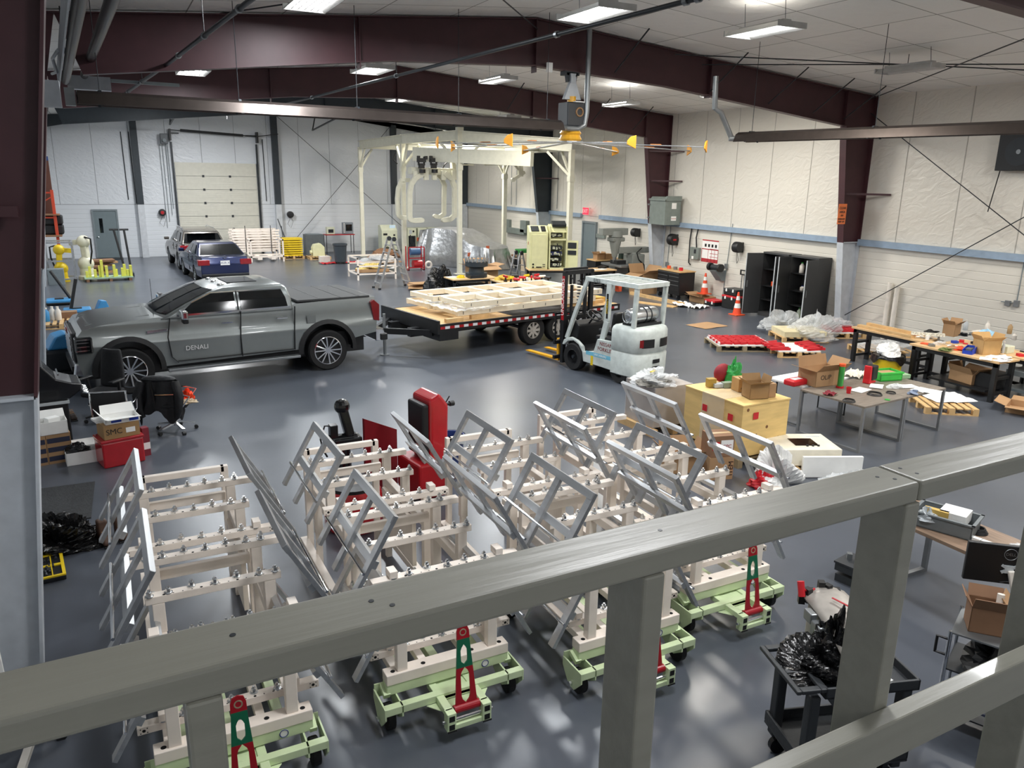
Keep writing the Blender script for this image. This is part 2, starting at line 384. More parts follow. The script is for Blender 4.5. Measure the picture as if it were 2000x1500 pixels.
# steel entry door
DG = mat('grey_green_door', '6F7C80', .45, var=.03)
a, b2 = aty(186, 450, YF).x, aty(230, 450, YF).x
door = struct(MB().box(a, b2, YF - .05, YF - .01, 0, 2.13), 'door_2', DG)
mb = MB(); mb.box(a - .07, a, YF - .08, YF, 0, 2.2); mb.box(b2, b2 + .07, YF - .08, YF, 0, 2.2); mb.box(a, b2, YF - .08, YF, 2.13, 2.2)
mb.build('frame', GREY, door)
MB().box(a + .2, a + .34, YF - .056, YF - .05, 1.15, 1.8).build('glazing', GLASS, door)
MB().sph((a + .1, YF - .1, .98), .035).build('handle', CHROME, door)
MB().box(a - .05, b2 + .1, YF - .9, YF - .09, 0, .03).build('mat', DARK, door)
# second entry door on the right wall
door = struct(MB().box(XR - .06, XR - .01, 27.5, 28.4, 0, 2.13), 'door_3', DG)
mb = MB(); mb.box(XR - .1, XR, 27.42, 27.5, 0, 2.2); mb.box(XR - .1, XR, 28.4, 28.48, 0, 2.2); mb.box(XR - .1, XR, 27.5, 28.4, 2.13, 2.2); mb.build('frame', GREY, door)
MB().sph((XR - .12, 27.6, .98), .035).build('handle', CHROME, door)
# ------------------------------------------------------------------ high bay lamps
TUBE = mat('lit_fluorescent_tube', 'FFFFFF', .5, emit=9.0, var=0); FIX = mat('white_lamp_housing', 'B8B8B6', .5, .2)
def lamp(loc, label, lit=True, W=.6, n=6, power=1.0, strips=False, warm=(1, .97, .92)):
    t = thing('high_bay_lamp', label, 'ceiling lamp', loc)
    mb = MB(); mb.prism([(-W / 2 - .03, -.02), (-W / 2 + .06, .07), (W / 2 - .06, .07), (W / 2 + .03, -.02), (W / 2 + .02, -.02), (W / 2 - .07, .055), (-W / 2 + .07, .055), (-W / 2 - .02, -.02)], 'y', -.61, .61)
    for i in range(1, n): x = -W / 2 + i * W / n; mb.prism([(x - .022, .056), (x - .008, .0), (x + .008, .0), (x + .022, .056)], 'y', -.6, .6)
    for y in (-.61, .61): mb.box(-W / 2 - .03, W / 2 + .03, y - .012, y + .012, -.02, .07)
    mb.box(-.08, .08, -.5, .5, .07, .12); mb.build('housing', FIX, t)
    mb = MB()
    for y in (-.45, .45): mb.cyl((0, y, .1), (0, y + .04, max(.15, zc(loc[0]) - loc[2])), .005, n=5)
    mb.build('hanger', DARK, t)
    for i in range(n):
        x = -W / 2 + (i + .5) * W / n
        MB().cyl((x, -.58, .03), (x, .58, .03), .015, n=8).build('tube', TUBE if lit else FIX, t)
    if lit:
        k_ = n if strips else 1
        ld = bpy.data.lights.new('lamp_light', 'AREA'); ld.shape = 'RECTANGLE'; ld.size = W if k_ == 1 else W / n * .62; ld.size_y = 1.15; ld.energy = LAMP_W * power / k_
        ld.color = warm
        for i in range(k_):
            lo = bpy.data.objects.new('lamp_light', ld); COL.objects.link(lo); lo.parent = t; lo.location = (0 if k_ == 1 else -W / 2 + (i + .5) * W / n, 0, -.022)
        lu = bpy.data.lights.new('added_uplight', 'AREA'); lu.shape = 'RECTANGLE'; lu.size = W * .6; lu.size_y = 1.0; lu.energy = LAMP_W * power * .03; lu.color = warm  # extra upward light added to brighten the ceiling, not a tube of the fixture
        lo = bpy.data.objects.new('added_uplight', lu); COL.objects.link(lo); lo.parent = t; lo.location = (0, 0, .14); lo.rotation_euler = (PI, 0, 0)
    return t
for q, z, lab, kw in (
    ((612, 6), 6.45, 'bright tube lamp cut by the top edge, nearest left', dict(strips=True)),
    ((1162, 28), 6.4, 'bright six tube lamp under the ridge, above the ceiling fan', dict(strips=True)),
    ((1492, 62), 6.35, 'bright lamp with dangling loop of cable, above the right side', dict(W=.55)),
    ((377, 141), 6.2, 'lit tube lamp against the second red rafter, above the overhead door side', dict(strips=True)),
    ((727, 138), 6.2, 'lit tube lamp against the second red rafter, left of the fan', {}),
    ((972, 158), 6.2, 'slim lit lamp hanging just left of the fan downrod', dict(W=.4)),
    ((1212, 205), 6.0, 'slim lit lamp hanging just right of the exhaust elbow', dict(W=.4)),
    ((1410, 186), 6.1, 'small lit lamp peeking below the near red rafter at right', dict(W=.4)),
    ((988, 231), 5.9, 'small lit lamp above the tall crane frame', dict(W=.5)),
    ((308, 186), 6.2, 'small lit lamp above the left end of the radiant heater', {}),
    ((262, 209), 6.15, 'lit lamp half hidden below the heater, nearest the far left', {}),
    ((838, 240), 6.1, 'far lit lamp peeking under the heater tube', {}),
    ((783, 195), 6.3, 'far lit lamp under the ridge, left of the slim lamp', {}),
    ((585, 183), 6.3, 'far small lit lamp between the rafters at centre left', dict(W=.4))):
    p = fl(q[0], q[1], z); kw = dict(kw)
    kw.setdefault('warm', (1, .95, .86) if p.x > 9 else (.93, .97, 1.0))
    lamp(p, lab, **kw)
lamp(fl(1775, 137, 6.1), 'unlit dark lamp at the upper right', lit=False, W=.35, n=3)
for x, y, pw, lab in ((2.6, 3.2, .7, 'lamp over the left rack row, above the picture'), (7.0, 3.2, .9, 'lamp over the right rack row, above the picture'), (12.0, 3.5, 1, 'lamp over the monitor desk, outside the picture'), (15.0, 6.6, 1.3, 'lamp over the long workbenches, outside the picture'),
                      (15.6, 3.4, 1, 'lamp by the right wall, outside the picture'), (14.5, 34.0, 1.5, 'lamp over the far corner, behind the rafters'), (4.0, 35.0, 2.4, 'lamp in front of the overhead door, behind the rafters'),
                      (-.8, -2.6, .18, 'fill lamp added behind the gallery, at the left'), (3.2, -2.6, .22, 'fill lamp added behind the gallery, at the middle'), (8.5, -2.6, .3, 'fill lamp added behind the gallery, at the right')):  # last three: unseen fill lamps, added to light faces turned to the camera
    lamp((x, y, zc(x) - .5), 'lit tube ' + lab, power=pw, warm=(1, .96, .9) if x > 9 else (.97, .98, 1.0))
# ------------------------------------------------------------------ wooden guard rail of the gallery
RAILP = mat('grey_green_rail_paint', '85847A', .36, var=.07, scale=5, bump=.09, bscale=7, stretch=(.35, 5, 5), coat=.25)
rail = thing('guard_rail', 'grey painted wooden guard rail in front, along the gallery edge', 'railing', (0, .768, 2.4))
def ry(x): return .018 * x
for a, b2 in ((-1.5, 1.2085), (1.2115, 3.6)):
    mb = MB(); mb.prism([(a, ry(a)), (b2, ry(b2)), (b2, ry(b2) + .09), (a, ry(a) + .09)], 'z', 1.062, 1.1)
    mb.build('top_rail', RAILP, rail, bevel=.006, seg=3)
for x in (-.6, .023, .618, 1.182, 1.745, 2.32):
    MB().box(x, x + .037, ry(x) + .001, ry(x) + .089, 0, 1.061).build('post', RAILP, rail, bevel=.004)
mb = MB(); mb.prism([(-1.5, -.036 - .02), (3.6, .0285), (3.6, .0665 - .0015), (-1.5, -.03)], 'z', .56, .65)
mb = MB(); mb.beam((-1.5, -.02 - .02 + .0, .605), (3.6, -.02 + .06, .605), .037, .089); mb.build('middle_rail', RAILP, rail, bevel=.004)
for x, y in ((.24, .05), (.26, .03), (1.16, .05), (1.18, .03), (1.235, .06), (1.24, .03), (.68, .05), (.08, .05)):
    MB().cyl((x, ry(x) + y, 1.0995), (x, ry(x) + y, 1.1006), .0035, n=10).build('nail_head', DARK, rail)
GFL = struct(MB().box(XL, 9, -4.8, .9, 2.2, 2.4), 'floor', mat('gallery_floor_grey', '6C6E70', .6))
# ------------------------------------------------------------------ hinged fixture racks on tow trolleys
def bolt_mb():
    mb = MB(); mb.cyl((0, 0, 0), (0, 0, .007), .028, n=14); mb.cyl((0, 0, .007), (0, 0, .034), .021, .019, n=6); mb.cyl((0, 0, .034), (0, 0, .05), .012, .01, n=8); return mb
_bolt = None
def bolt(parent, loc):
    global _bolt
    if _bolt is None: _bolt = bolt_mb().build('bolt', ZINC, parent); o = _bolt
    else: o = _bolt.copy(); COL.objects.link(o); o.parent = parent
    o.location = loc; return o
HOLE = mat('dark_hole', '0C0C0D', .9, var=0)
def crossbar(t, y, z, hw, blocks=False):
    mb = MB(); mb.box(-hw, hw, y - .037, y + .037, z - .055, z)
    o = mb.build('crossbar', CREAM, t, bevel=.004)
    n = 5
    for i in range(n):
        x = -.3 + .6 * i / (n - 1)
        bolt(o, (x, y + (.016 if i % 2 else -.012), z))
    for x in (-.42, .41): bolt(o, (x, y - .018, z)); bolt(o, (x + .005, y + .02, z)) if hw > .5 else None
    mb = MB()
    for i in range(12):
        x = -.33 + i * .06; mb.cyl((x, y - .027, z), (x, y - .027, z + .001), .005 if i % 4 else .01, n=6)
    if blocks:
        for s in (-1, 1):
            for dx, dz in ((0, 0), (-.02, -.015), (.02, -.015), (.02, .015), (-.02, .015)): mb.cyl((s * (hw - .04) + dx, y - .037, z - .028 + dz), (s * (hw - .04) + dx, y - .0385, z - .028 + dz), .011 if dx == 0 else .004, n=8)
    mb.build('bolt_holes', HOLE, o)
    if blocks:
        for s in (-1, 1): MB().box(s * (hw - .16) - .03, s * (hw - .16) + .03, y - .037, y + .06, z, z + .055).build('stop_block', CREAM, o, bevel=.003)
def swing(t, s, zp, y0=-.02, y1=.98, tilt=1.05, xs=.6):
    "hinged aluminium ladder panel leaning inward; s = -1 left, 1 right"
    fr = bpy.data.objects.new('swing_panel', None); COL.objects.link(fr); fr.parent = t
    fr.location = (s * xs, 0, zp)
    d = Vector((-s * math.cos(tilt), 0, math.sin(tilt))); nrm = Vector((s * math.sin(tilt), 0, math.cos(tilt)))
    for y in (y0 + .03, (y0 + y1) / 2, y1 - .03):
        a = d * -.24 + Vector((0, y, 0)); b2 = d * .43 + Vector((0, y, 0))
        mb = MB(); mb.beam(a, b2, .072, .032, up=nrm); o = mb.build('slat', ALU, fr, bevel=.002)
        mb = MB()
        for k in (-.2, -.1, -.07, .09, .12, .24, .27, .38):
            for e in (1, -1):
                c = d * k + Vector((0, y + (.01 if int(k * 100) % 2 else -.01), 0)) + nrm * .0145 * e; mb.cyl(c - nrm * .0005, c + nrm * .0005, .0055, n=6)
        mb.build('bolt_holes', HOLE, fr)
    for k, o2 in ((.05, .03), (.40, .0)):
        c = d * k - nrm * o2
        mb = MB(); mb.beam(c + Vector((0, y0, 0)), c + Vector((0, y1, 0)), .04, .062, up=d)
        mb.build('rail', ALU, fr, bevel=.002)
    c = d * -.03 + nrm * .03
    MB().cyl(c + Vector((0, y0 - .02, 0)), c + Vector((0, y1 + .02, 0)), .011, n=8).build('hinge_rod', CHROME, fr, smooth=True)
def trolley(t):
    for y in (0, 1.2): MB().box(-.5, .5, y - .05, y + .05, .26, .345).build('cross_beam', GREEN, t, bevel=.006)
    mb = MB()
    for x in (-.3, -.04, .3): mb.box(x - .035, x + .035, .05, 1.15, .27, .34)
    mb.build('long_beams', GREEN, t, bevel=.005)
    for y0, y1 in ((-.2, -.14), (1.24, 1.3)): MB().box(-.56, .56, y0, y1, .2, .26).build('caster_beam', GREEN, t, bevel=.004)
    MB().box(-.34, -.28, -.14, .0, .2, .26)
    for s in (-1, 1):
        for ya, yb2 in ((-.2, .08), (1.02, 1.3)):
            poly = [(ya, .26), (yb2, .26), (yb2, .19), ((ya + yb2) / 2 + .04, .06), ((ya + yb2) / 2 - .04, .06), (ya, .17)]
            mb = MB(); mb.prism(poly, 'x', s * .56 - .006, s * .56 + .006); mb.prism([(p[0], max(p[1], .1)) for p in poly], 'x', s * .43 - .006, s * .43 + .006); mb.box(min(s * .43, s * .56), max(s * .43, s * .56), yb2 - .012, yb2, .19, .3)
            mb.build('caster_bracket', GREEN, t)
            yc = (ya + yb2) / 2
            w_ = MB().cyl((s * .495 - .03, yc, .1), (s * .495 + .03, yc, .1), .1, n=24).build('caster', RUBBER, t, bevel=.008)
            MB().cyl((s * .57, yc, .1), (s * .59, yc, .1), .02, n=6).build('axle_bolt', ZINC, w_)
        MB().beam((s * .5, -.05, .26), (s * .5, .05, .3), .05, .04).build('gusset', GREEN, t)
    mb = MB()
    for s in (-1, 1):
        mb.box(s * .14 - .03, s * .14 + .03, -.38, .0, .2, .25); mb.box(s * .14 - .035, s * .14 + .035, -.43, -.36, .1, .25)
    mb.box(-.11, .11, -.42, -.37, .1, .14); mb.prism([(-.25, -.2), (.25, -.2), (.17, -.3), (-.17, -.3)], 'z', .19, .2); mb.box(-.11, .11, -.2, 0, .21, .24)
    mb.build('tongue', GREEN, t, bevel=.004)
    mb = MB()
    for s in (-1, 1):
        mb.box(s * .14 - .035, s * .14 - .03 if False else s * .14 + .035, -.437, -.43, .1, .11)
        for z in (.115, .185): mb.box(s * .14 - .022, s * .14 + .022, -.4315, -.4305, z, z + .045)
    mb.build('tube_openings', HOLE, t)
    bar = bpy.data.objects.new('tow_bar', None); COL.objects.link(bar); bar.parent = t; bar.location = (0, -.37, .2); bar.rotation_euler = (-.12, 0, 0)
    RS, GS = mat('tow_bar_red', '9C1420', .35), mat('tow_bar_green', '176446', .35)
    def hw(z): return .09 - .045 * z / .6
    mb = MB(); mb.cyl((-.1, 0, .03), (.1, 0, .03), .032, n=16)
    def strip(mb, z0, z1, slot):
        "plate piece with an oval slot"
        n = 10; sz0, sz1, sw = slot
        for s in (-1, 1):
            L_ = []; 
            for i in range(n + 1):
                z = z0 + (z1 - z0) * i / n
                if z <= sz0 or z >= sz1: xi = 0
                else:
                    r = sw; d = min(z - sz0, sz1 - z); xi = math.sqrt(max(0, r * r - (r - d) ** 2)) if d < r else r
                L_.append((xi, z))
            poly = [(s * a, z) for a, z in L_] + [(s * hw(z1), z1), (s * hw(z0), z0)]
            mb.prism(poly, 'y', -.006, .006)
    strip(mb, .03, .34, (.08, .32, .035)); mb.build('red_plate', RS, bar, smooth=False)
    mb = MB(); strip(mb, .34, .56, (.37, .5, .026)); mb.build('green_plate', GS, bar)
    mb = MB(); mb.prism([(-.05, .56), (.05, .56), (.048, .62), (.035, .655), (0, .667), (-.035, .655), (-.048, .62)], 'y', -.006, .006); mb.build('red_tip', RS, bar)
    mb = MB(); mb.ring((0, 0, .61), .023, .008, 16, 6, axis='y'); mb.build('eye_ring', mat('brass_eye', 'D8CFA8', .3, .8), bar, smooth=True)
    mb = MB(); mb.cyl((-.2, -.395, .17), (.2, -.395, .17), .013, n=8); mb.build('hinge_pin', ZINC, t)
    b_ = MB().cyl((.3, -.0505, .302), (.3, -.0515, .302), .032, n=24).build('round_sticker', PAPER, t)
    MB().ring((.3, -.0516, .302), .028, .0035, 24, 4, axis='y').build('ring', mat('navy_print', '1B2F6E', .5), b_)
    return t
def rack(label, loc, front=True):
    t = thing('fixture_cart' if front else 'fixture_rack', label, 'cart' if front else 'rack', loc, 0, 'cream fixture racks on green tow trolleys' if front else 'cream fixture racks behind the trolleys')
    if front: trolley(t)
    for y, hw, bl in ((.0, .58, True), (.58, .45, False), (1.15, .58, False)): crossbar(t, y, 1.2, hw, bl)
    mb = MB()
    for s in (-1, 1):
        for y in (0, .58, 1.15): mb.box(s * .37 - .04, s * .37 + .04, y - .035, y + .035, .93 if y == .58 else .43, 1.144)
    for i in range(6):
        pass
    for s in (-1, 1):
        for y in (0, .58, 1.15): MB().box(s * .37 - .04, s * .37 + .04, y - .035, y + .035, .92 if y == .58 else (.43 if front or y > 1 else .43), 1.144).build('post', CREAM, t, bevel=.005)
        MB().box(s * .37 - .035, s * .37 + .035, .035, 1.115, .84, .92).build('side_rail', CREAM, t, bevel=.005)
    MB().box(-.33, .33, 1.2, 1.25, .98, 1.06).build('end_rail', CREAM, t, bevel=.005)
    if not front:
        mb = MB(); mb.box(-.37, .37, 1.52, 1.58, 1.14, 1.2)
        for s in (-1, 1): mb.box(s * .37 - .035, s * .37 + .035, 1.52, 1.58, .43, 1.2)
        mb.build('rear_hoop', CREAM, t, bevel=.005)
        mb = MB()
        for s in (-1, 1):
            mb.box(s * .43 - .04, s * .43 + .04, -.05, 1.6, .12, .2)
            for y in (0, 1.15, 1.55): mb.box(s * .37 - .03, s * .37 + .03, y - .03, y + .03, .0, .43)
        mb.build('floor_frame', CREAM, t, bevel=.005)
        MB().box(.3, .34, .2, 1.1, .35, .83).build('side_plate', CREAM, t)
    else:
        for y, bl in ((.12, True), (.62, False), (1.1, False)): crossbar(t, y, .55, .58, bl)
        for y in (0, 1.2):
            o = MB().box(-.5, .5, y - .055, y + .055, .345, .43).build('base_beam', CREAM, t, bevel=.005)
            mb = MB()
            for x in (-.44, -.2, .2, .44): mb.cyl((x, y - .01, .4302), (x, y - .01, .4312), .018, n=12)
            mb.build('bolt_holes', HOLE, o)
        for x in (-.18, .17): MB().box(x - .03, x + .03, .056, 1.144, .36, .42).build('base_rail', CREAM, t, bevel=.004)
        for s in (-1, 1): MB().box(s * .4 - .035, s * .4 + .035, .056, 1.144, .36, .42).build('base_rail', CREAM, t, bevel=.004)
    for zp in ((1.3, .64) if front else (1.3,)):
        for s in (-1, 1): swing(t, s, zp)
    return t
ROWS = ((.43, 4.74), (2.0, 4.86), (3.5, 4.6), (4.85, 4.92))
names = ('leftmost row', 'second row from the left', 'third row from the left', 'rightmost row')
r0 = rack('cream fixture rack on pale green trolley, front cart of the leftmost row', (*ROWS[0], 0))
r1 = rack('cream fixture rack on floor frame, rear one of the leftmost row', (ROWS[0][0], ROWS[0][1] + 1.38, 0), False)
def dupt(o, loc, label):
    r = o.copy(); COL.objects.link(r); r.location = loc; r['label'] = label
    def rec(a, b):
        for ch in list(a.children):
            c = ch.copy(); COL.objects.link(c); c.parent = b; rec(ch, c)
    rec(o, r); return r
for (x, y), n in list(zip(ROWS, names))[1:]:
    dupt(r0, (x, y, 0), 'cream fixture rack on pale green trolley, front cart of the ' + n)
    dupt(r1, (x, y + 1.38, 0), 'cream fixture rack on floor frame, rear one of the ' + n)
# ------------------------------------------------------------------ vehicles
def wheel(t, c, r, w_, side, style, rimr=None, name='wheel'):
    "side: -1 outer face towards -y"
    rr = rimr or r * .66
    g = bpy.data.objects.new(name, None); COL.objects.link(g); g.parent = t; g.location = c
    if side > 0: g.rotation_euler = (0, 0, PI)
    M = M4((0, 0, 0), rx=PI / 2)
    mb = MB(); mb.lathe([(rr, w_ / 2 - .01), (r * .93, w_ / 2), (r, w_ / 2 - .03), (r, -w_ / 2 + .03), (r * .93, -w_ / 2), (rr, -w_ / 2 + .01)], 36, M, cap=False); mb.build('tyre', RUBBER, g, smooth=True)
    mb = MB(); mb.lathe([(rr * 1.01, w_ / 2 - .008), (rr * .96, w_ / 2 - .004), (rr * .92, w_ / 2 - .05), (rr * .9, -w_ / 2 + .02)], 36, M, cap=False)
    rimm, spm = {'chrome': (CHROME, CHROME), 'black': (BLACK, BLACK), 'steel': (mat('grey_wheel_steel', 'B4AFA8', .4, .3), mat('grey_wheel_steel', 'B4AFA8', .4, .3)), 'car': (STEEL, STEEL)}[style]
    mb.build('rim', rimm, g, smooth=True)
    mb = MB(); mb.lathe([(rr * .93, w_ / 2 - .1), (0.01, w_ / 2 - .1)], 24, M, cap=False); mb.build('wheel_dish', BLACK, g)
    mb = MB(); n = {'chrome': 12, 'black': 0, 'steel': 8, 'car': 5}[style]
    for i in range(n):
        a = 2 * PI * i / n + (.09 if style == 'chrome' and i % 2 else 0)
        d = Vector((math.cos(a), 0, math.sin(a)))
        mb.beam(d * rr * .15 + Vector((0, -w_ / 2 + .035, 0)), d * rr * .97 + Vector((0, -w_ / 2 + .02, 0)), .03 if style == 'chrome' else .06 if style == 'steel' else .07, .03, up=(0, 1, 0))
    if n: mb.build('spokes', spm, g, bevel=.004)
    mb = MB(); mb.cyl((0, -w_ / 2 + .05, 0), (0, -w_ / 2 + .01, 0), rr * .24, rr * .2, 16); mb.build('hub', spm if style != 'black' else DARK, g)
    return g
TP = mat('grey_metallic_truck_paint', '868B8A', .28, .5, var=.02, coat=.7)
def arch(cx, cz, r, n=14, a0=0, a1=PI): return [(cx - r * math.cos(a0 + (a1 - a0) * i / n), cz + r * math.sin(a0 + (a1 - a0) * i / n)) for i in range(n + 1)]
def patch(mb, P, t=.006, nrm=None):
    "slab polygon, slightly thick, P list of 3-D points"
    P = [Vector(p) for p in P]; n = nrm or (P[1] - P[0]).cross(P[2] - P[0]).normalized(); k = len(P)
    mb.add([p + n * t for p in P] + [p - n * t for p in P], [tuple(range(k)), tuple(range(2 * k - 1, k - 1, -1))] + [(i, i + k, (i + 1) % k + k, (i + 1) % k) for i in range(k)])
def truck():
    # x from front bumper (0) to tail (5.89); y = 0 near side ... 2.06 far side
    p = Vector((.15, 15.4, 0)); q = Vector((3.88, 15.78, 0)); rz = math.atan2(q.y - p.y, q.x - p.x)
    d = (q - p).normalized(); nn = Vector((-d.y, d.x, 0))
    o = p - d * .97 + nn * .0
    t = thing('pickup_truck', 'grey crew cab pickup truck with tonneau cover, hitched to the flatbed trailer', 'pickup truck', o, rz)
    W = 2.03; fx, rx_ = .97, 4.72; wr = .42
    low = [(.22, .42), (.17, .6), (.15, .95), (.19, 1.12), (.28, 1.23), (.55, 1.3), (1.0, 1.34), (1.55, 1.37), (1.75, 1.33), (2.9, 1.36), (4.02, 1.4), (4.08, 1.43), (5.65, 1.47), (5.82, 1.46), (5.84, 1.3), (5.8, .72), (5.25, .62)] + arch(rx_, .46, .55, a0=-.02, a1=PI + .02)[::-1] + [(4.15, .5), (1.55, .45)] + arch(fx, .46, .56, a0=-.02, a1=PI + .02)[::-1] + [(.4, .42)]
    mb = MB(); mb.prism(low, 'y', .02, W - .02)
    body = mb.build('body', TP, t, bevel=.035, seg=3, smooth=True)
    def ff(z, x):
        a = .075 * max(0, (z - 1.0) / .4) ** 1.6 + .02 * max(0, (.75 - z) / .3)
        if .85 < z < 1.02: a += -.012
        if x < .7: a += .1 * ((.7 - x) / .7) ** 2
        return a
    shape_sides(body, W, ff, (.72, .84, .93, 1.02, 1.12, 1.2, 1.27), W / 2)
    # inner dark chassis
    MB().box(.3, 5.6, .25, W - .25, .3, .75).build('chassis', BLACK, t)
    # cabin: frustum with curved windscreen
    zb, zr = 1.34, 1.9
    def ring_(z, x0, x1, hy, xm): return [(x0, W / 2 - hy, z), (x1, W / 2 - hy, z), (x1, W / 2 + hy, z), (x0, W / 2 + hy, z)]
    R = [(1.32, 1.42, 4.05, .985), (1.58, 1.93, 4.02, .93), (1.76, 2.36, 3.97, .85), (1.83, 2.62, 3.9, .77), (1.86, 2.95, 3.7, .6)]
    vs = []; fs = []
    for z, x0, x1, hy in R:
        vs += [(x0 + .14, W / 2 - hy, z), (x1, W / 2 - hy, z), (x1, W / 2 + hy, z), (x0 + .14, W / 2 + hy, z), (x0, W / 2 + hy * .5, z), (x0, W / 2 - hy * .5, z)]
    for i in range(len(R) - 1):
        for j in range(6): fs.append((i * 6 + j, i * 6 + (j + 1) % 6, (i + 1) * 6 + (j + 1) % 6, (i + 1) * 6 + j))
    e = (len(R) - 1) * 6; fs.append(tuple(range(e, e + 6))); fs.append((5, 4, 3, 2, 1, 0))
    cabm = MB().add(vs, fs); cabm.build('cab_roof', TP, t, bevel=.04, seg=3, smooth=True)
    # side glass, near and far
    def side(x, z, s):
        i = 0
        while i < len(R) - 2 and z > R[i + 1][0]: i += 1
        f = (z - R[i][0]) / (R[i + 1][0] - R[i][0]); hy = R[i][3] + f * (R[i + 1][3] - R[i][3]); return (x, W / 2 + s * (hy + .012), z)
    for s in (-1, 1):
        for rows in ([(1.4, 1.9, 2.92), (1.58, 2.12, 2.92), (1.735, 2.5, 2.92)], [(1.4, 3.02, 3.93), (1.58, 3.02, 3.9), (1.735, 3.02, 3.84)]):
            mb = MB()
            for (za, la, ra), (zb_, lb, rb) in zip(rows, rows[1:]): patch(mb, [side(la, za, s), side(ra, za, s), side(rb, zb_, s), side(lb, zb_, s)])
            mb.build('side_window', GLASS, t)
        mb = MB(); mb.beam(side(1.85, 1.385, s), side(3.98, 1.395, s), .02, .035); mb.beam(side(2.13, 1.6, s), side(2.5, 1.755, s), .014, .016); mb.beam(side(2.5, 1.755, s), side(3.85, 1.755, s), .012, .016); mb.build('window_trim', CHROME, t)
        y0 = .0 if s < 0 else W
        mb = MB(); mb.beam(side(2.97, 1.4, s), side(2.97, 1.75, s), .02, .05, up=(0, 1, 0)); mb.build('pillar', BLACK, t)
        for cx in (fx, rx_):
            mb = MB(); A = arch(cx, .46, .62, 18, -.1, PI + .1); B = arch(cx, .46, .53, 18, -.1, PI + .1)
            for i in range(18):
                a = A[i]; b2 = A[i + 1]; c = B[i + 1]; dd = B[i]
                yy = y0 - .03 * -s if False else (y0 + s * .02); yi = y0 - s * .12
                mb.add([(a[0], yy - s * .02, a[1]), (b2[0], yy - s * .02, b2[1]), (c[0], yy, c[1]), (dd[0], yy, dd[1]), (c[0], yi, c[1]), (dd[0], yi, dd[1])], [(0, 1, 2, 3), (3, 2, 4, 5)])
            mb.build('wheel_arch', BLACK, t, smooth=True)
            MB().grid(lambda u, v: (cx - .54 * math.cos(PI * u), y0 - s * .32 * v, .46 + .54 * math.sin(PI * u)), 16, 1).build('wheel_well', BLACK, t)
            wheel(t, (cx, y0 - s * .15, wr), wr, .28, s, 'chrome', .29)
        # door seams and handles, mirror, step
        mb = MB()
        for pts in ([(1.72, 1.35), (1.66, 1.0), (1.7, .62), (1.8, .5)], [(3.0, 1.38), (2.97, .9), (2.98, .5)], [(4.06, 1.4), (4.03, .9), (4.02, .52)]):
            for a, b2 in zip(pts, pts[1:]): mb.beam((a[0], y0 + s * .0, a[1]), (b2[0], y0 + s * .0, b2[1]), .045, .012, up=(1, 0, 0))
        mb.beam((1.8, y0, .53), (4.0, y0, .53), .045, .012); mb.build('panel_gap', BLACK, t)
        for x in (2.62, 3.68):
            MB().beam((x, y0 + s * .02, 1.19), (x + .22, y0 + s * .02, 1.19), .04, .035).build('door_handle', CHROME, t, bevel=.01)
        mb = MB(); mb.cb((1.93, y0 + s * .2, 1.43), (.12, .26, .17)); m_ = mb.build('mirror', CHROME, t, bevel=.035, seg=3); MB().cb((1.95, y0 + s * .17, 1.31), (.1, .2, .09)).build('mirror_base', BLACK, m_, bevel=.02)
        MB().box(1.6, 4.1, min(y0 - s * .05, y0 + s * .1), max(y0 - s * .05, y0 + s * .1), .36, .41).build('running_board', STEEL, t, bevel=.01)
        # headlamp / tail lamp
        MB().box(.14, .42, min(y0 - s * .22, y0 + s * .012), max(y0 - s * .22, y0 + s * .012), .83, 1.12).build('headlamp', GLASS, t, bevel=.03)
        mb = MB()
        for z in (.88, .95, 1.02): mb.box(.15, .36, min(y0 + s * .014, y0 + s * .02), max(y0 + s * .014, y0 + s * .02), z, z + .02)
        mb.box(.15, .38, min(y0 + s * .013, y0 + s * .02), max(y0 + s * .013, y0 + s * .02), 1.07, 1.1); mb.build('lamp_bars', CHROME, t)
        o_ = MB(); o_.prism([(5.74, .98), (5.87, .95), (5.88, 1.3), (5.76, 1.41), (5.68, 1.36)], 'y', min(y0 - s * .16, y0 + s * .012), max(y0 - s * .16, y0 + s * .012)); o_.build('tail_lamp', mat('tail_lamp_red', '7A1016', .15, coat=.5), t, bevel=.015)
        MB().beam((1.3, y0 + s * .015, 1.13), (1.66, y0 + s * .015, 1.15), .03, .06).build('fender_vent', CHROME, t, bevel=.01)
    # windscreen
    mb = MB(); z0, z1 = 1.4, 1.79
    def ws(z, f):
        i = 0
        while i < len(R) - 2 and z > R[i + 1][0]: i += 1
        g = (z - R[i][0]) / (R[i + 1][0] - R[i][0]); x0 = R[i][1] + g * (R[i + 1][1] - R[i][1]); hy = R[i][3] + g * (R[i + 1][3] - R[i][3])
        return (x0 - .012 + (.14 * max(0, (abs(f) - .5) / .5)), W / 2 + f * hy, z + .008)
    mb.grid(lambda u, v: ws(z0 + (z1 - z0) * u, -.9 + 1.8 * v), 8, 12); mb.build('windscreen', GLASS, t, smooth=True)
    MB().box(2.92, 3.5, W / 2 - .42, W / 2 + .42, 1.86, 1.872).build('sunroof', GLASS, t, bevel=.005)
    for y in (W / 2 - .5, W / 2, W / 2 + .5): MB().sph((2.78, y, 1.85), .05, sc=(1.5, .6, .5)).build('roof_lamp', CHROME, t, smooth=True)
    MB().cyl((1.5, .35, 1.35), (1.5, .35, 2.05), .004, n=5).build('antenna', BLACK, t)
    MB().cyl((5.0, .12, .2), (5.0, .3, .2), .02).build('tow_hook', BLACK, t)
    # bonnet creases
    for y in (.45, W - .45): MB().beam((.35, y, 1.255), (1.45, y, 1.36), .05, .03).build('bonnet_ridge', TP, t, bevel=.01)
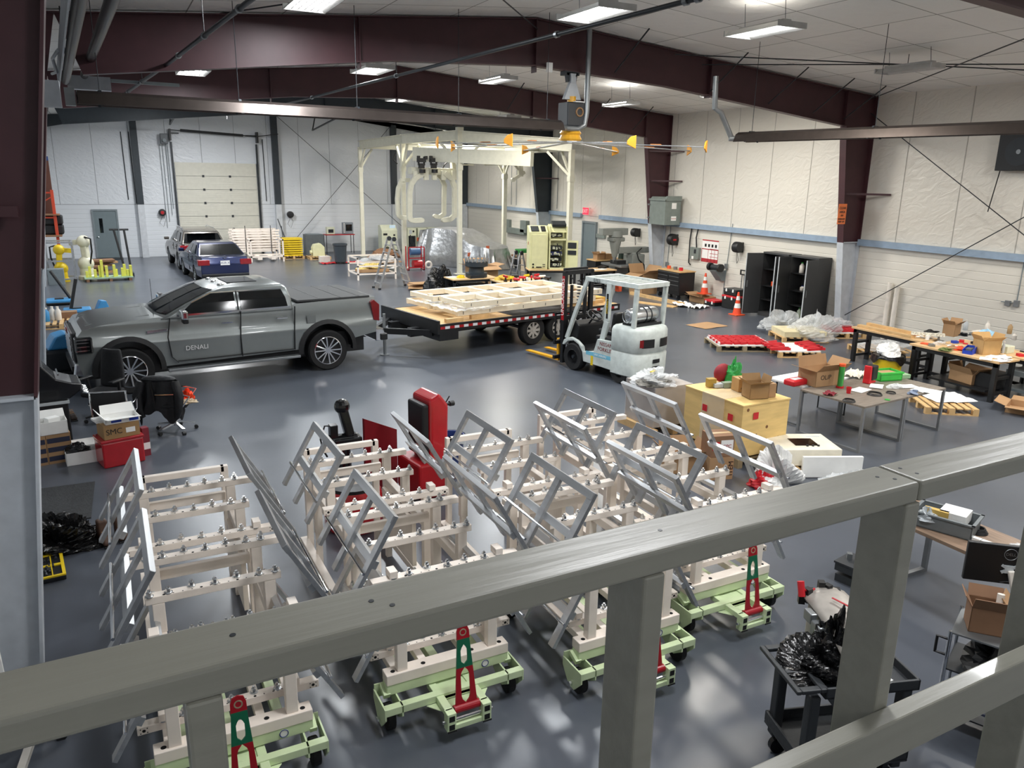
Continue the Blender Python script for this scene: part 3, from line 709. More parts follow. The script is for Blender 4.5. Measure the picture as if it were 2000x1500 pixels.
    # front: grille, badge bar, bumper
    GR = mat('satin_chrome_grille', 'C9CACB', .22, .9)
    MB().box(.12, .25, .38, W - .38, .6, 1.14).build('grille_shell', BLACK, t, bevel=.03)
    mb = MB()
    for i in range(8):
        z = .64 + i * .058
        for j in range(9): y = .44 + j * .135 + (.06 if i % 2 else 0); mb.box(.095, .125, y, min(y + .115, W - .42), z, z + .03)
    mb.box(.1, .14, .4, W - .4, 1.08, 1.15); g_ = mb.build('grille', GR, t, bevel=.006)
    text('GMC', .13, mat('badge_red', '9A1218', .3), g_, (.092, W / 2, 1.1), (PI / 2, 0, -PI / 2), 'badge', .004)
    mb = MB(); mb.prism([(.07, .42), (.3, .38), (.3, .62), (.11, .64)], 'y', .12, W - .12); mb.build('front_bumper', CHROME, t, bevel=.03)
    MB().box(.065, .25, .3, W - .3, .46, .56).build('air_intake', BLACK, t)
    mb = MB(); mb.prism([(5.8, .5), (6.0, .5), (6.02, .7), (5.98, .78), (5.8, .78)], 'y', .04, W - .04); mb.build('rear_bumper', CHROME, t, bevel=.03)
    MB().box(5.9, 6.06, .0, .3, .52, .66).build('bumper_corner', BLACK, t, bevel=.02)
    MB().box(5.9, 6.2, W / 2 - .04, W / 2 + .04, .42, .5).build('hitch', BLACK, t)
    # tonneau cover
    cv = MB(); cv.box(4.14, 5.7, .09, W - .09, 1.455, 1.5); c_ = cv.build('bed_cover', mat('matt_black_vinyl', '3A3B3B', .7, bump=.1), t, bevel=.01)
    for x in (4.6, 5.05, 5.45): MB().box(x, x + .02, .1, W - .1, 1.5, 1.504).build('cover_fold', BLACK, c_)
    text('DENALI', .12, mat('bright_letter_chrome', 'F2F2F2', .3, .3, var=0), t, (2.15, -.014, .76), (PI / 2, 0, 0), 'door_lettering', .004)
    mb = MB(); mb.cyl((4.36, .012, 1.1), (4.36, -.003, 1.1), .085, n=4, M=None); 
    MB().box(4.3, 4.48, -.003, .0, 1.03, 1.19).build('fuel_flap', TP, t, bevel=.002)
    return t
truck()
# --- passenger cars
def car(name, label, cat, loc, rz, L, W, Hh, paint, prof, glass, wheels, wr, plate=None, suv=False):
    "x from rear (0) to front (L); tail at origin; y centred"
    t = thing(name, label, cat, loc, rz)
    low, cab = prof
    w1, w2 = wheels
    pts = low[:] 
    body = pts + [(L - .02, .3)] + [(w2 + .36 * math.cos(a), wr + .36 * math.sin(a)) for a in [i * PI / 10 for i in range(11)]] + [(w1 + .36 * math.cos(a), wr + .36 * math.sin(a)) for a in [i * PI / 10 for i in range(11)]] + [(.06, .28)]
    mb = MB(); mb.prism(body, 'y', -W / 2, W / 2); bo = mb.build('body', paint, t, bevel=.05, seg=4, smooth=True); shape_sides(bo, W, lambda z, x: .1 * max(0, (z - .7) / .35) ** 2 + .03 * max(0, (.6 - z) / .3) + (.09 * ((.5 - x) / .5) ** 2 if x < .5 else 0), (.55, .7, .8, .9))
    n = len(cab); vs = []
    hy0, hy1 = W / 2 - .07, W / 2 - .27
    zb = min(p[1] for p in cab); zt = max(p[1] for p in cab)
    for x, z in cab: vs.append((x, -(hy0 + (hy1 - hy0) * (z - zb) / (zt - zb)), z))
    for x, z in cab: vs.append((x, (hy0 + (hy1 - hy0) * (z - zb) / (zt - zb)), z))
    fs = [tuple(range(n)), tuple(range(2 * n - 1, n - 1, -1))] + [(i, i + n, (i + 1) % n + n, (i + 1) % n) for i in range(n)]
    MB().add(vs, fs).build('roof', paint, t, bevel=.05, seg=3, smooth=True)
    def sd(x, z, s): return (x, s * (hy0 + (hy1 - hy0) * (z - zb) / (zt - zb) + .01), z)
    for s in (-1, 1):
        for P in glass['side']:
            mb = MB(); patch(mb, [sd(x, z, s) for x, z in P], .012); mb.build('side_window', GLASS, t)
        for wx in wheels: wheel(t, (wx, s * (W / 2 - .11), wr), wr, .21, s, 'car', wr * .68)
        MB().cb((glass['mirror'][0], s * (W / 2 + .1), glass['mirror'][1]), (.14, .2, .12)).build('mirror', paint, t, bevel=.03)
        mb = MB(); patch(mb, [(x, s * (W / 2 + .002), z) for x, z in glass['doorgap']], .002); 
        mb = MB()
        for x in glass['doors']: mb.box(x, x + .012, s * (W / 2) - .02, s * (W / 2) + .003, .4, zb)
        mb.build('door_gap', BLACK, t)
        for x in glass['doors']: MB().box(x + .05, x + .22, s * (W / 2) - .02, s * (W / 2) + .03, zb - .14, zb - .11).build('door_handle', paint, t)
        lx0, lx1, lz0, lz1, ly = glass['lamp']
        MB().box(lx0, lx1, min(s * (W / 2 - ly), s * (W / 2 + .004)), max(s * (W / 2 - ly), s * (W / 2 + .004)), lz0, lz1).build('tail_lamp', mat('car_lamp_red', '8E1820', .12, coat=.6), t, bevel=.03)
    (xa, za), (xb, zb2) = glass['rear']
    def rp(x, z, f): h = hy0 + (hy1 - hy0) * (z - zb) / (zt - zb); return (x - .012, f * (h - .07), z + .008)
    mb = MB(); mb.grid(lambda u, v: rp(xa + (xb - xa) * u, za + (zb2 - za) * u, -1 + 2 * v), 3, 4); mb.build('rear_window', GLASS, t)
    (xa, za), (xb, zb3) = glass['front']
    mb = MB(); mb.grid(lambda u, v: (xa + (xb - xa) * u + .012, (-1 + 2 * v) * (hy0 + (hy1 - hy0) * (za + (zb3 - za) * u - zb) / (zt - zb) - .07), za + (zb3 - za) * u + .008), 3, 4); mb.build('windscreen', GLASS, t)
    MB().box(-.02, .3, -W / 2 + .1, W / 2 - .1, .3, .42).build('rear_bumper_insert', BLACK, t, bevel=.03)
    pz = glass['plate']
    pl = MB().box(-.03, -.015, -.16, .16, pz - .08, pz + .08).build('licence_plate', PAPER, t)
    text(plate or 'CXUR 307', .1, mat('plate_blue', '26356B', .5), pl, (-.032, 0, pz), (PI / 2, 0, -PI / 2), 'plate_lettering', .001)
    if suv:
        for s in (-1, 1):
            mb = MB(); mb.tube([(1.0, s * .62, 1.58), (1.2, s * .62, 1.66), (2.6, s * .6, 1.69), (2.9, s * .6, 1.62)], .018); mb.build('roof_rail', CHROME, t)
        MB().box(.0, .1, -.6, .6, 1.0, 1.04).build('chrome_strip', CHROME, t)
        MB().box(.12, .5, -.55, .55, 1.57, 1.6).build('spoiler', paint, t, bevel=.01)
    MB().ring((-.03, 0, pz + .2), .045, .01, 16, 6, axis='x').build('badge', CHROME, t)
    return t
BP = mat('deep_blue_metallic', '16234E', .22, .45, var=.02, coat=.8); SP = mat('taupe_metallic', '66625C', .25, .6, var=.02, coat=.6)
a_, b_ = Vector((2.85, 31.32, 0)), Vector((4.55, 30.4, 0))
car('sedan', 'dark blue sedan seen from behind, between the pickup and the grey car', 'car', (3.72, 29.7, 0), PI / 2 + .06, 4.5, 1.84, 1.42, BP,
    ([(0, .45), (-.02, .75), (.05, 1.0), (.45, 1.04), (1.0, 1.0), (3.0, .98), (3.9, .88), (4.35, .72), (4.48, .5)], [(.45, 1.0), (1.25, 1.38), (1.6, 1.42), (2.5, 1.42), (3.35, .98)]),
    dict(side=[[(1.05, 1.05), (1.95, 1.03), (1.95, 1.34), (1.4, 1.34)], [(2.02, 1.03), (3.05, 1.02), (2.5, 1.34), (2.02, 1.34)]], mirror=(3.0, 1.05), doorgap=[(1, .4), (1.01, .4), (1.01, 1)], doors=(1.1, 2.0), lamp=(-.04, .25, .72, .92, .4), rear=((.5, 1.03), (1.2, 1.36)), front=((3.3, 1.01), (2.55, 1.4)), plate=.8), (1.0, 3.72), .31, 'CXUR 307')
car('suv', 'taupe grey sport utility car with chrome roof rails by the overhead door', 'car', (3.55, 34.3, 0), PI / 2 + .06, 4.65, 1.86, 1.62, SP,
    ([(0, .45), (-.03, .8), (.08, 1.08), (1.0, 1.1), (3.2, 1.06), (4.2, .98), (4.55, .75), (4.62, .5)], [(.1, 1.06), (.55, 1.55), (1.0, 1.64), (2.4, 1.64), (3.45, 1.04)]),
    dict(side=[[(.75, 1.16), (1.7, 1.13), (1.7, 1.5), (1.0, 1.5)], [(1.78, 1.12), (3.05, 1.09), (2.5, 1.5), (1.78, 1.52)]], mirror=(3.0, 1.14), doorgap=[(1, .4), (1.01, .4), (1.01, 1)], doors=(1.0, 1.9), lamp=(-.05, .3, .88, 1.04, .45), rear=((.16, 1.12), (.5, 1.48)), front=((3.38, 1.08), (2.5, 1.6)), plate=.72), (.95, 3.62), .36, 'CAVW 214', suv=True)
# --- flatbed trailer
def trailer():
    a, b2 = Vector((6.35, 15.75, 0)), Vector((10.15, 16.45, 0)); d = (b2 - a).normalized(); rz = math.atan2(d.y, d.x)
    t = thing('flatbed_trailer', 'black tandem axle flatbed trailer with wooden deck behind the pickup', 'trailer', a, rz)
    L, W = 5.6, 2.55; z = .78
    mb = MB(); mb.box(0, L, 0, .06, z - .16, z + .01); mb.box(0, L, W - .06, W, z - .16, z + .01); mb.box(-.06, 0, -.02, W + .02, z - .2, z + .1)
    for x in (.6, 1.4, 2.2, 3.0, 3.8, 4.6, 5.4): mb.box(x, x + .06, .06, W - .06, z - .12, z - .03)
    mb.box(-.3, L, .75, .9, z - .36, z - .16); mb.box(-.3, L, W - .9, W - .75, z - .36, z - .16); mb.box(.0, .5, .0, .7, z - .36, z - .16)
    mb.build('frame', BLACK, t)
    dk = MB().box(0, L, .06, W - .06, z - .03, z + .005).build('deck', WOOD, t)
    mb = MB()
    for i in range(1, 13): mb.box(0, L, .06 + i * .187, .065 + i * .187, z + .005, z + .0065)
    mb.build('board_gap', BLACK, dk)
    mt2 = MB().box(2.1, 4.6, .08, .9, z + .005, z + .012).build('rubber_mat', RUBBER, t)
    for i in range(22):
        MB().box(.02 + i * .25, .02 + i * .25 + .125, -.004, 0, z - .1, z - .04).build('red_reflector', mat('reflector_red', '9E1B22', .3), t)
        MB().box(.145 + i * .25, .27 + i * .25, -.004, 0, z - .1, z - .04).build('white_reflector', mat('reflector_white', 'D8D8DC', .3), t)
    mb = MB(); mb.beam((-.0, .3, .56), (-.95, W / 2, .56), .08, .13); mb.beam((-.0, W - .3, .56), (-.95, W / 2, .56), .08, .13); mb.build('drawbar', BLACK, t)
    mb = MB(); mb.box(-1.12, -.85, W / 2 - .07, W / 2 + .07, .5, .62); mb.build('coupler', DARK, t)
    mb = MB(); mb.cyl((-.78, W / 2 - .18, 0.02), (-.78, W / 2 - .18, .95), .035); mb.cyl((-.78, W / 2 - .18, 0.0), (-.78, W / 2 - .18, .02), .11, n=20); mb.cyl((-.78, W / 2 - .18, .85), (-.93, W / 2 - .18, .85), .012); mb.build('jack', STEEL, t)
    for x in (2.75, 3.56):
        for y, s in ((.18, -1), (W - .18, 1)): wheel(t, (x, y, .36), .36, .21, s, 'steel', .2)
        MB().cyl((x, .2, .36), (x, W - .2, .36), .04).build('axle', BLACK, t)
    MB().beam((2.5, .35, .5), (3.9, .35, .5), .06, .08).build('spring_hanger', BLACK, t)
    return t, a, d, rz
TR, ta, td, trz = trailer()
tn = Vector((-td.y, td.x, 0))
def ontr(x, y, z=0): return ta + td * x + tn * y + Vector((0, 0, .787 + z))
def cframe(label, loc, rz, L=4.3, W=1.08):
    t = thing('welded_skid', label, 'steel frame', loc, rz, 'cream welded frames loaded on the trailer')
    CF = mat('warm_cream_frame', 'EADFC8', .45, var=.05)
    for y in (0, W - .1): MB().box(0, L, y, y + .1, 0, .13).build('long_rail', CF, t, bevel=.006)
    for x in (0, .95, 1.65, 2.35, 3.3, L - .1): MB().box(x, x + .1, .1, W - .1, .02, .12).build('cross_rail', CF, t, bevel=.005)
    mb = MB()
    for x in (.15, .9, 1.9, 2.6, 3.5, 4.15):
        mb.cyl((x, -.001, .08), (x, .001, .08), .014, n=8); mb.cyl((x, -.001, .045), (x, .001, .045), .014, n=8)
    mb.build('bolt_holes', HOLE, t)
    MB().box(.02, .12, .2, .3, .12, .16).build('lug', CF, t)
    return t
for i, (x, y, z, r, n) in enumerate(((.65, .25, .095, 0, 'lower near one of the four'), (.6, 1.4, .095, 0.0, 'lower far one of the four'), (.85, .22, .27, 0, 'upper near one of the four'), (.7, 1.38, .27, -.0, 'upper far one of the four'))):
    cframe('cream welded frame on the trailer deck, ' + n, ontr(x, y, z), trz + r)
for x, y, l in ((.3, .12, .5), (.75, .15, .55), (2.7, .2, .6), (.9, 1.5, .6), (4.6, .9, .5)):
    MB
for j, (x, y, z, L_) in enumerate(((.25, .1, 0, .45), (1.0, .2, 0, .5), (3.9, .3, 0, .5), (4.75, .35, 0, .6), (1.1, 1.4, 0, 2.0))):
    single(MB().box(0, L_, 0, .1, 0, .09), 'timber_block', WOOD, ['short timber block at the front near corner of the trailer deck', 'timber block under the front end of the cream frames', 'timber block under the rear of the cream frames', 'timber block at the rear edge of the trailer deck', 'long timber bearer under the far cream frames'][j], 'timber', loc=ontr(x, y, .0), rz=trz)
single(MB().box(0, .5, 0, .4, 0, .28), 'cardboard_box', CARD, 'cardboard box on the trailer deck beside the forklift mast', 'box', loc=ontr(5.05, 1.0), rz=trz)
single(MB().box(0, .5, 0, .35, 0, .12), 'cardboard_box', mat('yellow_cardboard', 'C9A253', .8), 'flat yellowish box in front of the box on the trailer deck', 'box', loc=ontr(5.05, .5), rz=trz)
rr = random.Random(3)
mb = MB(); mb.grid(lambda u, v: tuple(ontr(.55 + 1.5 * u, .15 + 1.9 * v,   .2 + rr.random() * .05)), 14, 16); single(mb, 'plastic_wrap', PLASTICW, 'clear plastic wrap between the cream frames on the trailer', 'plastic film')
# --- forklift
def forklift():
    fw, rw = Vector((8.83, 13.65, 0)), Vector((9.0, 12.5, 0))
    # local x forward; near-left side facing camera.  heading from rear wheel to front wheel
    d = (Vector((8.2, 15.98, 0)) - Vector((8.5, 14.36, 0))).normalized()
    rz = math.atan2(d.y, d.x)
    nl = Vector((-d.y, d.x, 0))     # left of heading
    o = Vector((8.6, 13.78, 0)) - nl * .5      # front axle centre, left wheel towards camera
    t = thing('forklift', 'worn light grey forklift with yellow forks and propane tank', 'forklift', o, rz)
    WP = mat('worn_light_grey_paint', 'BFC6C2', .45, var=.14, scale=7, bump=.1); MAST = BLACK
    hw = .5
    # lower body with arch cut outs, left side
    body = [(.35, .3), (.35, .62), (.1, .72), (-.1, .5)]
    side = [(.33, .42), (.3, .62), (.12, .7), (-.2, .6), (-.35, .48), (-.5, .46), (-.7, .62), (-.95, .74), (-1.05, .76), (-1.05, .3), (-.3, .2), (-.26, .2)] + []
    for s in (-1, 1):
        mb = MB(); mb.prism([(-1.3, .22), (-1.3, .82), (-.72, .8), (-.62, .52), (-.3, .46), (-.27, .56), (-.1, .66), (.1, .7), (.3, .62), (.36, .5), (.3, .5), (.18, .6), (0, .64), (-.16, .58), (-.28, .44), (-.32, .25)], 'y', min(s * .5, s * .42), max(s * .5, s * .42)); mb.build('side_panel', WP, t, bevel=.012)
    mb = MB(); mb.box(-1.25, .3, -.41, .41, .25, .5); mb.build('floor_pan', BLACK, t)
    # counterweight, rounded in plan
    def cw(z0, z1, R, ins=0):
        pts = [(-1.15, -.52 + ins), (-1.15, .52 - ins)] + [(-1.52 - (.36 - ins) * math.sin(a) ** .7, (.52 - ins) * math.cos(a)) for a in [PI * i / 12 for i in range(13)]]
        return pts
    zz = [(.16, .06), (.2, 0), (.62, -.01), (.66, .02), (.7, -.01), (1.08, -.005), (1.14, .03), (1.17, .1)]
    vs = []; fs = []; n = None
    for z, ins in zz:
        P = cw(0, 0, 0, ins); n = len(P); vs += [(x, y, z) for x, y in P]
    for i in range(len(zz) - 1):
        for j in range(n): fs.append((i * n + j, i * n + (j + 1) % n, (i + 1) * n + (j + 1) % n, (i + 1) * n + j))
    fs += [tuple(range(n)), tuple(range(len(vs) - n, len(vs)))]
    c_ = MB().add(vs, fs).build('counterweight', WP, t, smooth=True)
    def cut(y0, y1, z0, z1, nm, mm):
        MB().grid(lambda u, v: (-1.52 - .36 * math.sqrt(max(0, 1 - ((y0 + (y1 - y0) * u) / .525) ** 2)) ** .7 - .018, y0 + (y1 - y0) * u, z0 + (z1 - z0) * v), 8, 2).build(nm, mm, c_)
    cut(-.36, -.08, .78, .95, 'lamp_recess', BLACK); cut(.08, .36, .78, .95, 'lamp_recess', BLACK); cut(.33, .40, .79, .94, 'lamp_lens', mat('tail_lamp_red', '7A1016', .15)); cut(-.1, .1, .32, .4, 'vent', BLACK); cut(-.1, .1, .46, .54, 'vent', BLACK)
    MB().box(-1.15, -.62, -.45, .45, .5, .86).build('engine_hood', BLACK, t, bevel=.02)
    mb = MB(); mb.cb((-.66, 0, .9), (.42, .46, .1)); mb.cb((-.86, 0, 1.12), (.1, .44, .42), ry=-.15); mb.build('seat', BLACK, t, bevel=.04, seg=3)
    # wheels
    for s in (-1, 1):
        wheel(t, (0, s * .42, .29), .29, .2, -s if False else s, 'black', .16); wheel(t, (-1.36, s * .42, .24), .24, .17, s, 'black', .12)
    # overhead guard
    G = [(.25, .62), (-.28, 1.98), (-.95, 2.08), (-1.12, 1.15)]
    for s in (-1, 1):
        y = s * .44
        mb = MB(); mb.beam((.28, y, .64), (-.02, y, 1.35), .06, .09, up=(1, 0, 0)); mb.beam((-.02, y, 1.33), (-.3, y, 1.96), .06, .09, up=(1, 0, 0)); mb.build('front_pillar', WP, t, bevel=.01)
        mb = MB(); mb.beam((-.95, y, 1.97), (-.92, y, 1.2), .06, .13, up=(1, 0, 0)); mb.beam((-.92, y, 1.2), (-.8, y, .75), .06, .13, up=(1, 0, 0)) if s > 0 else None; mb.build('middle_pillar', WP, t, bevel=.01) if s > 0 else None
        MB().beam((-1.66, y * .93, 1.93), (-1.62, y * .93, 1.1), .06, .1, up=(1, 0, 0)).build('rear_pillar', WP, t, bevel=.01)
    mb = MB()
    for s in (-1, 1): mb.beam((-.28, s * .44, 1.98), (-1.68, s * .42, 1.98), .06, .09)
    mb.box(-.36, -.26, -.47, .47, 1.93, 2.03); mb.box(-1.72, -1.64, -.45, .45, 1.93, 2.02)
    for i in range(7): x = -.48 - i * .17; mb.box(x - .03, x, -.42, .42, 1.96, 2.0)
    g_ = mb.build('overhead_guard', WP, t, bevel=.006)
    text('0703', .1, BLACK, g_, (-.62, .487, 1.975), (PI / 2, 0, PI), 'lettering')
    o_ = MB().box(-.96, -.91, .472, .476, 1.25, 1.75).build('warning_label', BLACK, t); text('SYNERGY', .07, YELLOW, o_, (-.935, .4775, 1.5), (PI / 2, -PI / 2, PI), 'lettering')
    MB().cb((-1.05, .3, 1.86), (.1, .1, .12)).build('work_lamp', ORANGE, t, bevel=.01)
    # dashboard and wheel
    mb = MB(); mb.prism([(.2, .45), (.28, .98), (.1, 1.05), (-.02, .95), (.05, .45)], 'y', -.38, .38); mb.build('dashboard', BLACK, t, bevel=.03)
    mb = MB(); mb.ring((0, 0, 0), .17, .014, 24, 6, M=M4((-.16, .05, 1.16), ry=-.6)); mb.cyl((-.16, .05, 1.16), (.03, .05, .95), .02); mb.beam((-.3, .05, 1.1), (-.02, .05, 1.24), .02, .02); mb.build('steering_wheel', BLACK, t, smooth=True)
    # tank, lying across
    tk = bpy.data.objects.new('propane_tank', None); COL.objects.link(tk); tk.parent = t; tk.location = (-1.45, 0, 1.36)
    MB().lathe([(.03, -.42), (.09, -.41), (.14, -.37), (.155, -.3), (.155, .28), (.14, .34), (.08, .38), (.03, .39)], 24, M4((0, 0, 0), rx=PI / 2), cap=True).build('cylinder', mat('bare_aluminium_tank', 'D6D8DA', .25, .9, var=.05), tk, smooth=True)
    mb = MB(); mb.ring((0, 0, 0), .16, .012, 24, 4, M=M4((0, .02, 0), rx=PI / 2)); mb.ring((0, 0, 0), .16, .012, 24, 4, M=M4((0, -.12, 0), rx=PI / 2)); mb.build('strap', DARK, tk)
    mb = MB(); mb.ring((0, 0, 0), .12, .01, 16, 4, M=M4((0, .43, 0), rx=PI / 2)); mb.cyl((0, .3, 0), (0, .44, 0), .04); mb.build('collar', STEEL, tk)
    MB().box(-1.65, -1.27, -.36, .36, 1.16, 1.22).build('tank_cradle', BLACK, t)
    # mast, carriage, forks
    mb = MB()
    for s in (-1, 1):
        mb.box(.42, .5, s * .38 - .045, s * .38 + .045, .06, 2.05); mb.box(.52, .58, s * .3 - .035, s * .3 + .035, .06, 2.1); mb.cyl((.44, s * .2, .2), (.44, s * .2, 1.75), .035)
    for z in (.25, 1.0, 1.97): mb.box(.42, .48, -.4, .4, z, z + .09)
    mb.box(.52, .58, -.3, .3, 2.02, 2.1)
    mb.build('mast', MAST, t)
    mb = MB(); 
    for i in range(14): mb.ring((.54, -.1 + .0, .9 + i * .07), .035, .014, 10, 5)
    mb.build('hydraulic_hose', BLACK, t)
    mb = MB(); mb.box(.6, .66, -.5, .5, .12, .2); mb.box(.6, .66, -.5, .5, .45, .53)
    for i in range(7): y = -.48 + i * .16; mb.box(.6, .63, y - .015, y + .015, .5, 1.15)
    mb.box(.6, .64, -.5, .5, 1.1, 1.15); mb.build('carriage', MAST, t)
    for s in (-1, 1):
        mb = MB(); mb.prism([(.66, .05), (1.75, .06), (1.83, .075), (1.75, .09), (.72, .1), (.72, .55), (.66, .55)], 'y', s * .28 - .055, s * .28 + .055); mb.build('fork', mat('fork_yellow', 'E8A81C', .4), t, bevel=.004)
    MB().box(.415, .42, .34, .42, .9, 2.0).build('mast_label', BLACK, t)
    l_ = MB().box(.42, .5, .4255, .4275, 1.0, 1.95).build('mast_sticker', RED, t)
    text('UNICARRIERS', .13, PAPER, l_, (.465, .4285, 1.5), (PI / 2, -PI / 2, PI), 'lettering')
    l_ = MB().box(-1.25, -.4, .5005, .502, .42, .5).build('brand_stripe', mat('stripe_blue', '6FB4CC', .5), t); text('UNICARRIERS', .06, PAPER, l_, (-.82, .5035, .46), (PI / 2, 0, PI), 'lettering')
    text('NISSAN\nFORKLIFT', .11, mat('dull_red_print', '7E2A2C', .5), t, (-.98, .503, .66), (PI / 2, 0, PI), 'maker_lettering')
    MB().box(-.62, -.55, .5, .503, .22, .42).build('warning_plate', YELLOW, t)
    return t
forklift()
# ------------------------------------------------------------------ overhead: fan, heaters, pipes
FH = Vector((8.846, 14.6, 4.75))
fan = thing('ceiling_fan', 'very large eight blade ceiling fan with yellow hub and yellow blade tips', 'ceiling fan', FH)
HUBY = mat('fan_yellow', 'E0A62A', .4)
LG = mat('fan_bracket_grey', 'A9AEB4', .4, .3)
MB().lathe([(.05, -.05), (.2, -.05), (.24, .0), (.2, .08), (.23, .12), (.16, .22), (.1, .25)], 20).build('hub', HUBY, fan)
MB().lathe([(.1, -.08), (.28, -.08), (.28, -.04), (.1, -.04)], 16).build('blade_plate', ALU, fan)
o_ = MB().box(-.2, .2, -.2, .2, .25, .72).build('motor', mat('fan_motor_black', '1F2328', .4), fan, bevel=.02)
MB().ring((.08, -.206, .53), .08, .02, 16, 6, axis='y').build('round_emblem', mat('bronze_emblem', '8A6A4A', .4, .3), o_)
MB().box(-.02, .2, -.2, .2, .72, .74).build('top_label', PAPER, o_)
mb = MB(); mb.prism([(-.2, .78), (.2, .78), (.07, 1.1), (.05, 2.1 - .86 + .0), (.07, 1.28), (-.07, 1.28), (-.05, 1.2), (-.07, 1.1)], 'y', -.05, .05); mb.build('lower_bracket', LG, fan)
MB().cyl((0, 0, .7), (0, 0, .84), .09).build('coupling', HUBY, fan)
MB().box(-.06, .06, -.06, .06, 1.1, 1.22 + .0).build('downrod', LG, fan)
mb = MB(); mb.cyl((0, .05, .85), (0, .05, 1.28), .05); mb.prism([(-.13, 1.3), (.13, 1.3), (.1, 1.12), (-.1, 1.12)], 'y', .0, .1); mb.box(-.17, .17, 0, .2, 1.25, 1.33); mb.build('mount', DARK, fan)
for i in range(8):
    a = math.radians(36 + 45 * i); d = Vector((math.cos(a), math.sin(a), -.035)); nrm = Vector((-math.sin(a), math.cos(a), 0))
    g = bpy.data.objects.new('blade', None); COL.objects.link(g); g.parent = fan
    mb = MB(); mb.beam(d * .2 + Vector((0, 0, -.06)), d * 2.84 + Vector((0, 0, -.06)), .13, .016); mb.build('foil', ALU, g, bevel=.004)
    mb = MB(); mb.beam(d * 1.75 + Vector((0, 0, -.045)), d * 1.95 + Vector((0, 0, -.045)), .1, .02); mb.build('sticker', mat('fan_sticker_orange', 'C07A3A', .5), g)
    M = Matrix((nrm, d.normalized(), Vector((0, 0, 1)))).transposed().to_4x4(); M.translation = d * 2.83 + Vector((0, 0, -.06))
    mb = MB(); mb.prism([(-.08, -.03), (.09, -.1), (.09, .13), (-.02, .1), (-.08, .03)], 'y', 0, .025, M); mb.build('winglet', mat('winglet_orange', 'E8A030', .4), g, bevel=.006)
HB = mat('heater_dark_steel', '3A3433', .35, .7)
REF = mat('heater_reflector', '544C48', .33, .8)
def heater(label, p, q, box_at_start=True, r=.17):
    p, q = Vector(p), Vector(q); d = (q - p).normalized(); s = d.cross(Vector((0, 0, 1))).normalized()
    t = thing('radiant_tube_heater', label, 'tube heater', p); L_ = (q - p).length
    M = Matrix((d, -s, Vector((0, 0, 1)))).transposed().to_4x4()
    mb = MB(); mb.prism([(-.2, -.1), (-.13, .04), (-.05, .08), (.05, .08), (.13, .04), (.2, -.1), (.21, -.1), (.14, .05), (.055, .095), (-.055, .095), (-.14, .05), (-.21, -.1)], 'x', 0, L_, M); mb.build('reflector', REF, t)
    MB().cyl((0, 0, -.03), M @ Vector((L_, 0, -.03)), .055, n=12).build('tube', HB, t, smooth=True)
    n = int(L_ / 2)
    mb = MB()
    for i in range(n + 1):
        x = .3 + (L_ - .6) * i / n; c = M @ Vector((x, 0, .09)); w0 = p + c
        mb.cyl(c, c + Vector((0, 0, zc(w0.x) - w0.z)), .006, n=5); mb.prism([(-.2, -.11), (-.06, .1), (.06, .1), (.2, -.11), (.21, -.11), (.065, .11), (-.065, .11), (-.21, -.11)], 'x', x - .02, x + .02, M)
    mb.build('hangers', DARK, t)
    return t, M
a = fl(150, 190, 4.98); b2 = fl(1092, 245, 4.98)
h1, M_ = heater('long radiant tube heater running across, from the left column to the fan', a, b2)
MB().box(-.55, -.2, -.15, .15, -.15, .2).build('burner_box', LG, h1); MB().box(-.15, -.02, -.1, .1, -.12, .12).build('valve_box', STEEL, h1)
e = b2 - a
mb = MB(); mb.tube([e + Vector((0.3, .25, -.03)), e + Vector((.62, .3, -.03)), e + Vector((.78, .3, .05)), e + Vector((.82, .3, .3)), e + Vector((.82, .3, 1.9))], .055, 10); mb.build('exhaust_pipe', STEEL, h1, smooth=True)
MB().tube([e + Vector((-.05, 0, -.03)), e + Vector((.3, .25, -.03))], .055, 10).build('exhaust_elbow', STEEL, h1)
a = fl(1445, 268, 4.85); b2 = fl(2080, 245, 4.85)
h2, M_ = heater('dark radiant tube heater along the right wall with bent flue pipe', a, b2)
c0 = atx(1395, 205, a.x + .1) - a; c1 = aty(1405, 228, a.y) - a
mb = MB(); mb.tube([(0, 0, -.03), Vector((-.2, .1, -.03)), aty(1428, 268, a.y + .1) - a, aty(1408, 220, a.y + .1) - a, aty(1396, 212, a.y + .1) - a, (aty(1394, 200, a.y + .1) - a) + Vector((0, 0, .5))], .055, 10); mb.build('flue_pipe', STEEL, h2, smooth=True)
# left foreground heater and pipes seen at the top left
a = fl(128, 158, 5.55); d = Vector((-.0, -1, 0)); d = Vector((.045, -1, 0)).normalized()
q = a + d * 10
t = thing('radiant_tube_heater', 'grey tube heater above the dark column at the upper left', 'tube heater', a)
MB().tube([(0, 0, 0), d * 10], .07, 12).build('tube', HB, t, smooth=True)
MB().tube([(.32, 0, .12), d * 10 + Vector((.32, 0, .12))], .07, 12).build('return_tube', HB, t, smooth=True)
mb = MB(); mb.beam((-.12, 0, .0), d * 10 + Vector((-.12, 0, 0)), .02, .3); mb.build('reflector', LG, t)
mb = MB(); mb.tube([(-.2, -.1, .1), d * 2 + Vector((-.16, 0, -.05)), d * 2.3 + Vector((-.2, 0, .12)), d * 4 + Vector((-.14, 0, .05))], .025, 8); mb.build('cable', LGREY, t)
for k_ in (1.2, 3.5, 6): 
    pass
mb = MB(); mb.box(.02, .75, .1, .35, -.12, .12); mb.build('burner_box', LG, t)
mb = MB(); mb.beam((.76, .3, .08), (2.0, .6, .1), .06, .06); mb.build('bracket_channel', GREY, t)
